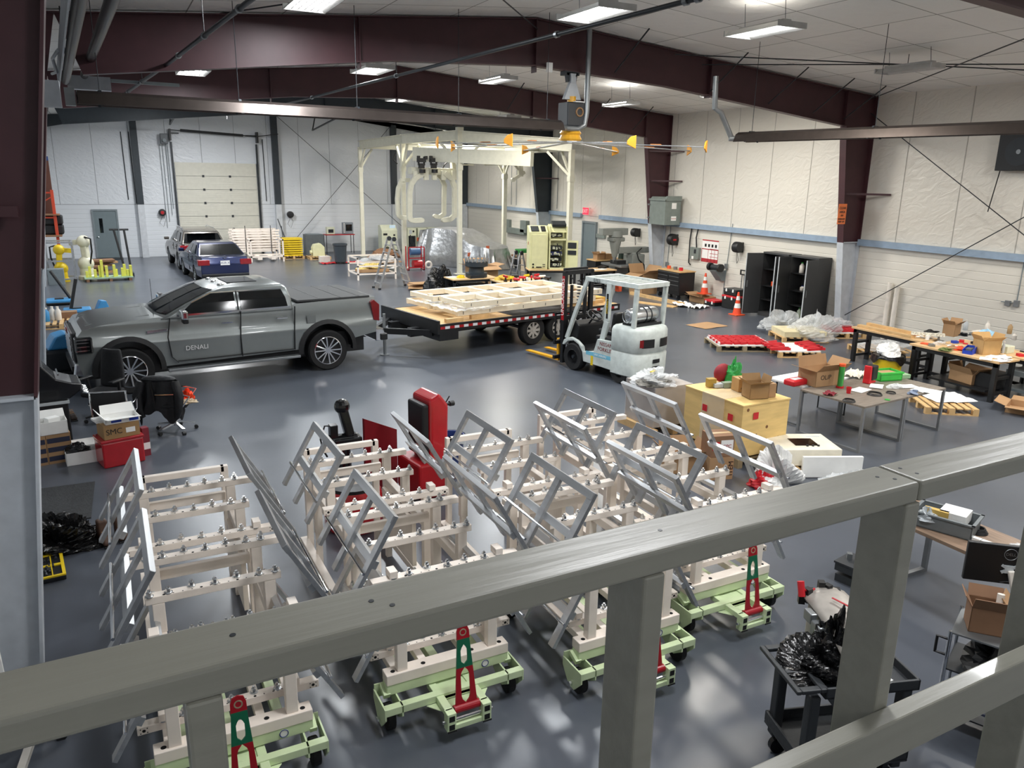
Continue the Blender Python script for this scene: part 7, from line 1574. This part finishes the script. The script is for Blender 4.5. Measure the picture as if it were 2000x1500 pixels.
# ------------------------------------------------------------------ between the racks: robot, red machine, bin
t = thing('red_machine', 'red floor machine with black cushion behind the second rack row', 'machine', (3.32, 8.75, 0), .15)
MB().box(-.25, .2, -.3, .3, .1, .55).build('base', RED, t, bevel=.03); mb = MB(); mb.prism([(-.05, 0), (.2, 0), (.22, 1.2), (.1, 1.36), (-.05, 1.3)], 'y', -.22, .24, M4((0, 0, .04))); mb.build('red_back', mat('gloss_red', 'B81E26', .25, coat=.4), t, bevel=.04, seg=3); MB().box(-.14, -.05, -.2, .2, .6, 1.28).build('black_pad', BLACK, t, bevel=.03, seg=3); mb = MB(); mb.cyl((.2, 0, 1.18), (.42, .0, 1.18), .02); mb.cyl((.36, 0, 1.18), (.42, 0, 1.18), .035); mb.tube([(.3, 0, 1.2), (.36, .0, 1.28)], .008); mb.build('lever', BLACK, t)
t = thing('waste_bin', 'small blue waste basket behind the red machine', 'bin', (3.95, 9.45, 0)); MB().lathe([(.15, 0), (.16, .01), (.2, .5), (.21, .52), (.19, .52), (.15, .05)], 20, cap=False).build('basket', mat('navy_bin', '2A3F7A', .4), t, smooth=True); MB().grid(lambda u, v: ((.215 + .01 * v) * math.cos(2 * PI * u), (.215 + .01 * v) * math.sin(2 * PI * u), .53 - .1 * v - .02 * v * math.sin(u * 30)), 32, 2).build('liner', LGREY, t)
t = thing('robot', 'small black robot arm standing behind the second rack row', 'robot arm', (2.42, 9.35, 0)); BG = mat('gloss_black_robot', '131416', .22, coat=.3)
MB().box(-.25, .25, -.2, .2, 0, .1).build('foot', BG, t, bevel=.02); MB().cyl((0, 0, .1), (0, 0, .6), .12, .1, 20).build('pedestal', BG, t); mb = MB(); mb.cyl((-.22, 0, .68), (.2, 0, .68), .1); mb.box(-.12, .24, -.1, .1, .58, .74); mb.build('shoulder', BG, t, bevel=.02)
mb = MB(); mb.beam((.1, 0, .75), (.02, .02, 1.12), .15, .12, up=(1, 0, 0)); mb.sph((.02, .02, 1.14), .1, 14, 10); mb.build('upper_arm', BG, t, bevel=.03, seg=3); MB().box(-.16, -.06, -.06, .06, .74, .92).build('motor', BG, t, bevel=.01); MB().tube([(-.1, 0, .9), (-.22, -.02, .92), (-.28, -.02, .75), (-.25, -.02, .6), (-.2, 0, .5)], .012, 6).build('cable', BLACK, t)
t = thing('red_drum', 'red rounded base with black top behind the second rack row', 'machine', (2.25, 8.3, 0), .1); MB().lathe([(.3, 0), (.34, .05), (.34, .4), (.3, .5)], 24).build('body', mat('gloss_red', 'B81E26', .25), t, smooth=True); MB().lathe([(.3, .5), (.3, .54), (.2, .56)], 24).build('top_ring', BLACK, t)
t = thing('red_sheet_metal', 'dark red upright metal panel right of the robot arm', 'panel', (2.85, 9.25, 0), .3); MB().prism([(-.2, 0), (.3, 0), (.3, .75), (-.2, 1.0)], 'y', -.02, .02).build('plate', mat('deep_red_panel', '7E1620', .4), t)
# ------------------------------------------------------------------ left foreground
def five_star(t, r, m_, z=.09):
    for k in range(5):
        a = 2 * PI * k / 5 + .3; d = Vector((math.cos(a), math.sin(a), 0)); MB().beam(Vector((0, 0, z + .05)), d * r + Vector((0, 0, z)), .04, .025).build('base_leg', m_, t); MB().cyl(d * r + Vector((-d.y, d.x, 0)) * -.025 + Vector((0, 0, .03)), d * r + Vector((-d.y, d.x, 0)) * .025 + Vector((0, 0, .03)), .03, n=12).build('caster', BLACK, t)
    MB().cyl((0, 0, z), (0, 0, .42), .028, n=12).build('gas_column', m_, t)
FAB = mat('black_chair_fabric', '1B1C1F', .85, bump=.2)
t = thing('office_chair', 'tall black office chair with armrests in front of the pickup wheel', 'office chair', (-.3, 13.9, 0), -.7); five_star(t, .3, BLACK); MB().box(-.25, .25, -.24, .24, .42, .52).build('seat', FAB, t, bevel=.05, seg=3)
mb = MB(); mb.grid(lambda u, v: ((u - .5) * (.46 - .12 * v * v), .22 + .06 * v - .05 * math.sin(PI * u), .52 + .62 * v), 8, 10); mb.build('backrest', FAB, t, smooth=True, solid=.08, bevel=.02)
for s in (-1, 1): mb = MB(); mb.beam((s * .28, .05, .45), (s * .3, .02, .68), .04, .05); mb.box(s * .3 - .045, s * .3 + .045, -.16, .12, .68, .71); mb.build('armrest', BLACK, t, bevel=.01)
t = thing('mesh_chair', 'chrome framed black mesh chair behind the red cooler', 'office chair', (-.16, 12.5, 0), 2.95); five_star(t, .3, CHROME); MB().box(-.24, .24, -.22, .22, .43, .46).build('seat', FAB, t, bevel=.01)
mb = MB(); mb.grid(lambda u, v: ((u - .5) * .46, .2 + .06 * v + .02 * math.sin(PI * v), .46 + .42 * v), 4, 8); mb.build('backrest', BLACK, t, solid=.01)
for s in (-1, 1): mb = MB(); mb.tube([(s * .235, -.2, .44), (s * .235, .2, .45), (s * .235, .26, .7), (s * .235, .26, .9)], .014, 8); mb.tube([(s * .24, .2, .66), (s * .3, .1, .67), (s * .3, -.15, .67), (s * .28, -.18, .5), (s * .24, -.1, .44)], .013, 8); mb.build('chrome_arm', CHROME, t, smooth=True)
mb = MB(); mb.cyl((-.235, .26, .89), (.235, .26, .89), .012); mb.cyl((-.235, .245, .76), (.235, .245, .76), .012); mb.build('chrome_bar', CHROME, t)
t = thing('office_chair', 'low chrome based chair draped with a black jacket', 'office chair', (.68, 12.85, 0), -.3); five_star(t, .3, CHROME); MB().box(-.22, .24, -.22, .22, .43, .48).build('seat', FAB, t, bevel=.02); mb = MB(); mb.beam((-.22, 0, .46), (-.26, 0, .85), .4, .02, up=(1, 0, 0)); mb.build('backrest', BLACK, t); mb = MB(); mb.tube([(.18, -.24, .45), (.3, -.24, .62), (.15, -.24, .66), (-.2, -.24, .66)], .012, 6); mb.tube([(.18, .24, .45), (.3, .24, .62), (.15, .24, .66), (-.2, .24, .66)], .012, 6); mb.build('chrome_arm', CHROME, t)
t = thing('jacket', 'black puffy jacket hanging over the chrome based chair', 'jacket', (.5, 12.8, 0), -.45); JK = mat('black_jacket_cloth', '101216', .6, bump=.7, bscale=11)
def jf(u, v):
    a = 2 * PI * u; w_ = .27 + .07 * v + .02 * math.sin(a * 5 + v * 6); hem = .08 * math.sin(a * 3 + 1) * v + .05 * math.sin(a * 7) * v
    return ((w_ + .015 * math.sin(9 * v)) * math.cos(a), (.07 + .04 * v + .02 * math.sin(a * 9 + 4 * v)) * math.sin(a), .9 - .6 * v + hem - .05 * abs(math.cos(a)) ** 3)
MB().grid(jf, 64, 14).build('body', JK, t, smooth=True); MB().sph((0, 0, .88), .24, 18, 8, sc=(1.1, .42, .22)).build('collar', JK, t, smooth=True)
for s in (-1, 1): MB().tube([(s * .25, -.03, .84), (s * .32, -.08, .62), (s * .3, -.1, .4), (s * .26, -.08, .28)], [.07, .075, .06, .04], 10).build('sleeve', JK, t, smooth=True)
blob('orange_vest', 'orange safety cloth on the seat of the jacket chair', 'vest', (.86, 12.85, .485), .13, .13, .14, mat('safety_orange', 'F0481E', .7), 91, .4, 22); blob('tan_cloth', 'tan cloth under the orange one on the jacket chair', 'cloth', (.88, 12.68, .485), .13, .1, .06, mat('tan_cloth', 'B5A288', .8), 92, .3, 16)
RC = fl(236, 912); t = thing('cooler_box', 'glossy red cooler box with cartons stacked on it', 'cooler', (-.13, 11.72, 0), .25); MB().box(-.27, .27, -.2, .2, 0, .36).build('body', mat('gloss_cooler_red', 'A81822', .25, coat=.3), t, bevel=.02); MB().box(-.28, .28, -.21, .21, .36, .4).build('lid', mat('gloss_cooler_red', 'A81822', .25), t, bevel=.01)
t = carton('brown carton with round logo on the red cooler', (-.12, 11.72, .402), .46, .36, .2, .25, mat('kraft_carton', '9C7B52', .8), txt=('SMC', .11, -.1, .1)); MB().box(.05, .17, -.184, -.181, .06, .13).build('label', PAPER, t)
t = carton('flat white and blue printed tray on the brown carton', (-.08, 11.72, .604), .44, .3, .07, .2, PAPER, open_=True, flaps=(.9, None, .2, 1.1)); MB().box(-.15, -.02, -.153, -.151, .02, .05).build('blue_print', BLUE, t); MB().box(.08, .2, -.153, -.151, .015, .055).build('blue_print', BLUE, t)
slabp('white_tablet', 'white flat box jutting out left of the printed tray', 'box', (-.32, 11.8, .604), .2, .24, .03, PAPER, .3); single(MB().lathe([(.03, 0), (.035, .02), (.035, .1), (.02, .14)], 14), 'thermos', STEEL, 'small silver flask standing behind the printed tray', 'flask', loc=(-.1, 11.98, .604))
t = thing('carton_pile', 'small red and white printed carton standing right of the cooler', 'box', (.2, 11.85, 0), .3); MB().box(-.04, .05, -.05, .06, 0, .42).build('body', mat('maroon_print', '7A2230', .6), t); MB().box(-.041, .051, -.051, .061, .1, .2).build('white_band', PAPER, t)
t = thing('floor_mat', 'dark grey rectangular floor mat at the left', 'mat', (-.85, 10.4, 0), -.03); MB().box(-.6, .37, -.6, .62, 0, .012).build('pile', mat('charcoal_mat', '303234', .9, var=.3, scale=30, bump=.5, bscale=60), t)
blob('bin_bag', 'large crumpled black bin bag on the floor at the left', 'bag', (-.8, 9.15, 0), .42, .3, .26, BAG, 95, .5, 60); 
def boot(label, p, rz, m_, tall=.2): 
    t = thing('boot', label, 'boot', p, rz); MB().prism([(-.14, .02), (.14, .02), (.15, .06), (.1, .1), (.0, .12), (-.03, tall), (-.13, tall)], 'y', -.05, .05).build('upper', m_, t, bevel=.025, seg=3); MB().box(-.145, .155, -.05, .05, 0, .022).build('sole', BLACK, t, bevel=.006); mb = MB(); [mb.cyl((.06 - i * .03, -.03, .1 + i * .02), (.06 - i * .03, .03, .1 + i * .02), .005, n=5) for i in range(4)]; mb.build('laces', CARD, t)
LB = mat('brown_leather', '4A3224', .6); boot('brown leather work boot, left one beside the leftmost rack', (-.35, 9.0, 0), -1.3, LB, .26); boot('brown leather work boot, right one beside the leftmost rack', (-.19, 9.08, 0), -1.4, LB, .26)
SH = mat('dark_brown_shoe', '33261F', .6); boot('dark brown shoe, left one near the tall office chair', (-.98, 14.15, 0), -1.5, SH, .12); boot('dark brown shoe, right one near the tall office chair', (-.8, 14.15, 0), -1.3, SH, .12)
t = thing('tool_kit', 'yellow and black open socket tool kit case on the floor at the left', 'tool kit', (-.98, 8.55, 0), .1); MB().box(-.2, .25, -.28, .28, 0, .05).build('case', BLACK, t, bevel=.01); mb = MB(); mb.box(-.2, .25, -.28, -.25, .05, .065); mb.box(-.2, .25, .25, .28, .05, .065); mb.box(.22, .25, -.25, .25, .05, .065); [mb.box(-.2 + i * .11, -.19 + i * .11, -.25, .25, .05, .06) for i in range(4)]; mb.box(-.2, .22, -.02, .02, .05, .062); mb.build('yellow_rim', YELLOW, t); mb = MB(); rr = random.Random(6); [mb.cyl((x := rr.uniform(-.17, .19), y := rr.uniform(-.22, .18), .055), (x, y + rr.uniform(.03, .07), .055), .012, n=8) for _ in range(34)]; mb.build('sockets', DARK, t)
# grill, drawers and boxes by the left column
t = thing('grill', 'black coin style machine with chrome trim beside the left column', 'machine', (-1.0, 13.15, 0), .1); MB().box(-.5, .22, -.3, .3, 0, .68).build('cabinet', BLACK, t, bevel=.02); mb = MB(); mb.prism([(-.5, .68), (.25, .68), (.42, .8), (.42, .9), (.3, .92), (.1, 1.0), (-.05, 1.2), (-.5, 1.25)], 'y', -.3, .3); mb.build('hood', mat('gloss_black_hood', '15161A', .2, coat=.3), t, bevel=.02)
mb = MB(); mb.cyl((.43, -.28, .82), (.43, .28, .82), .014); [mb.cyl((.44, y, .74), (.5, y, .72), .022, n=12) for y in (-.2, -.07, .07, .2)]; mb.cyl((.14, -.2, 1.04), (.14, .2, 1.04), .012); mb.build('chrome_handle', CHROME, t); MB().box(-.5, .24, -.32, .32, .62, .66).build('side_shelf', LGREY, t)
for i, (x, y, nm) in enumerate(((-1.2, 12.1, 'left'), (-.9, 12.15, 'right'))):
    t = thing('drawer_box', 'kraft drawer box with dark bands by the left column, ' + nm + ' one', 'box', (x, y, 0), .15); MB().box(-.15, .15, -.15, .15, 0, .42).build('body', CARD, t); [MB().box(-.14, .14, -.153, -.15, .04 + j * .13, .11 + j * .13).build('dark_band', mat('navy_band', '2A2E44', .6), t) for j in range(3)]
carton('white box with papers on the kraft drawers', (-.93, 12.12, .424), .34, .26, .18, .15, PAPER, open_=True, flaps=(None, None, None, 1.0)); slabp('white_leaflet', 'small white leaflet box in the white carton', 'box', (-.93, 12.12, .5), .16, .12, .14, PAPER, .5)
t = carton('low white box on the floor with a black bag in it', (-.62, 11.95, 0), .4, .28, .18, .12, PAPER, open_=True, flaps=(None, .4, None, .6)); blob('black_bag', 'black pouch in the low white box', 'bag', (-.66, 11.95, .12), .17, .12, .14, BAG, 97, .3, 20)
# whiteboard easel at the lower left
t = thing('mobile_whiteboard', 'white framed mobile board with a caster foot at the lower left corner', 'whiteboard', (-.9, 5.6, 0), 0); mb = MB(); mb.beam((.02, -.3, .1), (.1, .3, .1), .05, .04) ; mb.beam((-.45, -.05, .12), (.25, .12, .09), .05, .04); mb.cyl((-.05, .0, .1), (-.12, .02, 1.3), .022); mb.build('foot', WHITE, t); MB().cyl((.24, .1, .035), (.24, .15, .035), .04, n=14).build('caster', BLACK, t); MB().beam((-.3, .0, .3), (-.35, .05, 1.5), .6, .03, up=(0, 1, 0)).build('board', PAPER, t)
# ------------------------------------------------------------------ left far: shelf, robots, pallets, dollies
t = thing('shelf_unit', 'tall shelf with brown side panel and black cases in the far left corner', 'shelf', (-1.75, 34.2, 0)); mb = MB(); mb.box(-.6, .15, .4, .5, 2.3, 4.25); mb.build('brown_panel', mat('rust_panel', '5A3528', .6), t); MB().box(-.6, .15, .39, .51, 4.25, 4.4).build('blue_edge', mat('blue_edge', '1F3E78', .5), t)
OB = mat('orange_upright', 'C2452A', .5)
mb = MB(); mb.box(.1, .2, -.1, 0, 1.2, 3.2); mb.box(.1, .2, -.1, 0, 0.0, 1.2); mb.beam((-.6, -.05, 3.1), (.15, -.05, 3.1), .05, .06); mb.beam((-.6, -.05, 2.5), (.12, -.05, 2.95), .04, .04); mb.beam((-.6, -.05, 2.2), (.15, -.05, 2.2), .05, .06); mb.build('orange_upright', OB, t); mb = MB(); mb.box(-.6, .3, -.2, .5, 1.5, 1.56); mb.box(-.6, .3, -.2, .5, 2.28, 2.32); mb.build('shelf_board', CARDD, t)
for i, z in enumerate((1.57, 1.93)): slabp('equipment_case', ('lower', 'upper')[i] + ' black equipment case on the far left shelf', 'case', (-1.8, 34.56, z), .85, .6, .34, BLACK, 0, None, .05)
t = thing('aluminium_cage', 'aluminium profile cage with yellow robot inside at the far left', 'frame', (-1.5, 32.7, 0)); mb = MB()
for x in (-.5, .35):
    for y in (-.5, .4): mb.box(x, x + .05, y, y + .05, 0, 1.45)
for z in (.1, .75, 1.4):
    for y in (-.5, .4): mb.box(-.45, .35, y, y + .05, z, z + .05)
    for x in (-.5, .35): mb.box(x, x + .05, -.45, .4, z, z + .05)
mb.build('profiles', ALU, t)
def robot(label, p, rz, m_, s=1.0):
    t = thing('industrial_robot', label, 'industrial robot', p, rz); MB().lathe([(.26 * s, 0), (.26 * s, .1 * s), (.2 * s, .14 * s), (.2 * s, .35 * s)], 20).build('base', m_, t, smooth=True); mb = MB(); mb.sph((0, 0, .5 * s), .24 * s, 14, 10); mb.build('turret', m_, t, smooth=True); mb = MB(); mb.beam((-.05, 0, .5 * s), (.0 * s, 0, 1.15 * s), .2 * s, .2 * s, up=(1, 0, 0)); mb.build('lower_arm', m_, t, bevel=.04 * s, seg=3); mb = MB(); mb.sph((0, 0, 1.2 * s), .2 * s, 14, 10); mb.beam((0, 0, 1.2 * s), (.45 * s, 0, 1.15 * s), .16 * s, .16 * s); mb.build('upper_arm', m_, t, smooth=True); MB().tube([(-.1 * s, .1, 1.35 * s), (-.3 * s, .1, 1.3 * s), (-.3 * s, .1, .9 * s), (-.2 * s, .1, .5 * s)], .03 * s, 6).build('hose', BLACK, t)
robot('yellow industrial robot standing inside the aluminium cage', (-1.55, 32.65, .0), 0, YELLOW, .95); robot('cream industrial robot beside the aluminium cage', (-.75, 33.1, 0), 2.6, mat('robot_cream', 'D9D6C0', .4), 1.15); slabp('controller_box', 'grey controller box at the foot of the aluminium cage', 'box', (-1.7, 31.9, 0), .5, .4, .55, GREY)
pc_ = Vector((.0, 32.5, 0)); t = thing('display_pallet', 'green topped pallet with upright yellow posts at the far left', 'pallet', pc_, .06); MB().box(-.85, .75, -.35, .35, .1, .14).build('green_top', mat('pale_green_top', '9DB79A', .5), t); mb = MB(); [mb.box(x, x + .1, -.35, .35, 0, .1) for x in (-.8, -.05, .6)]; mb.build('bearers', CARDD, t)
rr = random.Random(14)
for i, x in enumerate((-.75, -.65, -.48, -.32, -.25, -.1, .15, .22, .42, .5, .6, .7)): h_ = rr.uniform(.2, .5) if i != 4 else .62; MB().box(x - .045, x + .045, -.15 + rr.uniform(-.1, .1), -.03, .14, .14 + h_).build('yellow_post', mat('lime_yellow_post', 'E2E060', .4), t, bevel=.01)
pile(('brown packing stack by the cream robot', 'layer'), Vector((-.35, 35.0, 0)), 0, 1.2, .9, 6, (CARD, CARDD), 19, flat=.09, name='packing_layer', cat='cardboard')
for i, (x, y, ax, ay) in enumerate(((.55, 33.6, -.25, .3), (.75, 33.5, -.1, .3))):
    t = thing('pole_stand', 'black T topped pole on a flat base in front of the steel door, ' + ('left', 'right')[i] + ' one', 'pole', (x, y, 0)); MB().box(-.09, .09, -.2, .2, .0, .14).build('base', DARK, t, bevel=.02); MB().cyl((0, 0, .14), (ax, ay, 1.75), .04, n=10).build('pole', BLACK, t); MB().cyl((ax - .16, ay, 1.75), (ax + .16, ay, 1.75), .035, n=8).build('t_bar', BLACK, t)
def dolly(label, p, px0, py0, top):
    c = fl(px0, py0); t = thing('flat_robot_dolly', label, 'dolly', c, .05); MB().box(-.35, .35, -.3, .3, .05, .16).build('deck', LBLUE, t, bevel=.04, seg=3); MB().box(-.36, .36, -.31, .31, .02, .1).build('bumper', BLACK, t, bevel=.04); MB().box(-.12, .12, -.1, .1, .16, .18).build('cap', BLACK, t)
    q = aty(top[0], top[1], c.y + .1) - c; MB().cyl((top[2], 0, .16), q, .045, n=10).build('pole', BLACK, t)
dolly('blue topped flat dolly with leaning black pole, farther one at left', 0, 117, 594, (98, 529, .3)); dolly('blue topped flat dolly with leaning black pole, nearer one at left', 0, 152, 613, (148, 545, -.15))
pallet('wooden pallet with jugs at the left edge', (-1.25, 23.2, 0), 0, 1.0, .9)
for i, (px, py, m_, nm) in enumerate(((92, 628, LBLUE, 'light blue jug on the left pallet'), (104, 625, WHITE, 'white jug, left one on the left pallet'), (115, 625, WHITE, 'white jug with yellow label on the left pallet'))): bottle(nm, fl(px, py, .13) , .36, .075, m_)
t = carton('small dark brown carton right of the jugs', fl(136, 628), .4, .35, .28, 0, CARDD)
t = thing('floor_scrubber', 'grey and blue floor scrubber machine in front of the pickup nose', 'floor scrubber', (-.95, 17.6, 0), .2); MB().box(-.5, .45, -.35, .35, .1, .55).build('tank', DARK, t, bevel=.06, seg=3); mb = MB(); mb.prism([(-.35, .55), (.4, .55), (.4, .7), (-.0, .85), (-.2, .8)], 'y', -.28, .28); mb.build('blue_cover', LBLUE, t, bevel=.04); MB().cyl((.1, 0, .02), (.1, 0, .12), .42, n=24).build('brush_deck', BLACK, t); MB().tube([(-.5, -.3, .06), (-.9, -.5, .05), (-.6, -.7, .05), (.1, -.65, .05), (.3, -.5, .06)], .05, 8).build('squeegee', BLACK, t)
t = thing('blue_case', 'small light blue case behind the pickup bonnet', 'case', fl(200, 607), .3); MB().prism([(-.2, 0), (.2, 0), (.1, .3), (-.05, .32)], 'y', -.12, .12).build('body', LBLUE, t, bevel=.02)
# ------------------------------------------------------------------ more clutter on the benches
rr = random.Random(77)
_zone = (('front bench', 14.56, 15.1, 8.5, 10.05), ('wall bench', 15.35, 15.9, 7.0, 9.85), ('timber bench', 15.0, 15.45, 10.15, 10.45))
_kinds = (('roll of tape', lambda t, m_: MB().lathe([(.03, 0), (.055, 0), (.055, .04), (.03, .04), (.03, 0)], 16, cap=False).build('roll', m_, t)),
          ('small box', lambda t, m_: MB().box(-.06, .06, -.045, .045, 0, .05).build('body', m_, t, bevel=.002)),
          ('screwdriver', lambda t, m_: (MB().cyl((0, 0, .015), (.09, 0, .015), .015, n=8).build('grip', m_, t), MB().cyl((.09, 0, .015), (.2, 0, .015), .004, n=6).build('shaft', STEEL, t))),
          ('tin', lambda t, m_: MB().cyl((0, 0, 0), (0, 0, .09), .04, n=16).build('body', m_, t)),
          ('folded cloth', lambda t, m_: MB().box(-.09, .09, -.06, .06, 0, .025).build('body', m_, t, bevel=.01)),
          ('metal bracket', lambda t, m_: MB().prism([(0, 0), (.12, 0), (.12, .01), (.01, .01), (.01, .1), (0, .1)], 'y', -.03, .03).build('body', m_, t)))
_mm = ((BLACK, 'black'), (STEEL, 'steel coloured'), (BRIGHTRED, 'red'), (PAPER, 'white'), (CARD, 'brown'), (BLUE, 'blue'), (ORANGE, 'orange'))
for i, (x, y) in enumerate(((15.5, 8.9), (15.55, 8.1), (15.6, 7.5))): t = thing('device', ('cream instrument with dials on the wall bench', 'clear parts case on the wall bench', 'white carton with labels at the right end of the wall bench')[i], 'instrument', (x, y, ZB + .001), .2 * i); MB().box(-.12, .12, -.16, .16, 0, .14).build('casing', (SE, LGREY, PAPER)[i], t, bevel=.01); MB().box(-.125, -.12, -.1, .1, .04, .1).build('front_label', (DARK, GREENP, BLUE)[i], t)
_occ = []
bpy.context.view_layer.update()
for o in bpy.data.objects:
    if o.parent is None and 'category' in o and o['category'] not in ('workbench', 'tabletop') and .77 < o.matrix_world.translation.z < .93 and o.matrix_world.translation.x > 14.3:
        c = o.matrix_world.translation; _occ.append((c.x, c.y, .2 if o['category'] in ('box', 'parts bin') else .16))
_used = set()
for zi, (zn, x0, x1, y0, y1) in enumerate(_zone):
    n = (20, 20, 4)[zi]
    for i in range(n):
        for tr in range(120):
            k = rr.randrange(6); m_, mn = _mm[rr.randrange(7)]; pos = ('left end', 'left half', 'right half', 'right end'); x, y = rr.uniform(x0 + .05, x1 - .05), rr.uniform(y0, y1)
            q = pos[min(3, int((y1 - y) / (y1 - y0) * 4))]; lb = '%s %s on the %s, at its %s' % (mn, _kinds[k][0], zn, q)
            if lb not in _used and all((x - a) ** 2 + (y - b) ** 2 > (r + .1) ** 2 for a, b, r in _occ): break
        else: continue
        _occ.append((x, y, .1))
        _used.add(lb)
        t = thing(_kinds[k][0].replace(' ', '_'), lb, _kinds[k][0].split()[-1], (x, y, ZB + .001), rr.uniform(0, 6), 'small items on the ' + zn); _kinds[k][1](t, m_)
for i, (x, y, z, nm) in enumerate(((15.9, 9.3, .1, 'wooden box under the wall bench'), (15.1, 8.75, .18, 'dark parts case under the front bench'))): slabp('storage_case', nm, 'case', (x, y, z if z > .15 else 0), .5, .4, .28, CARDD if i == 0 else BLACK)
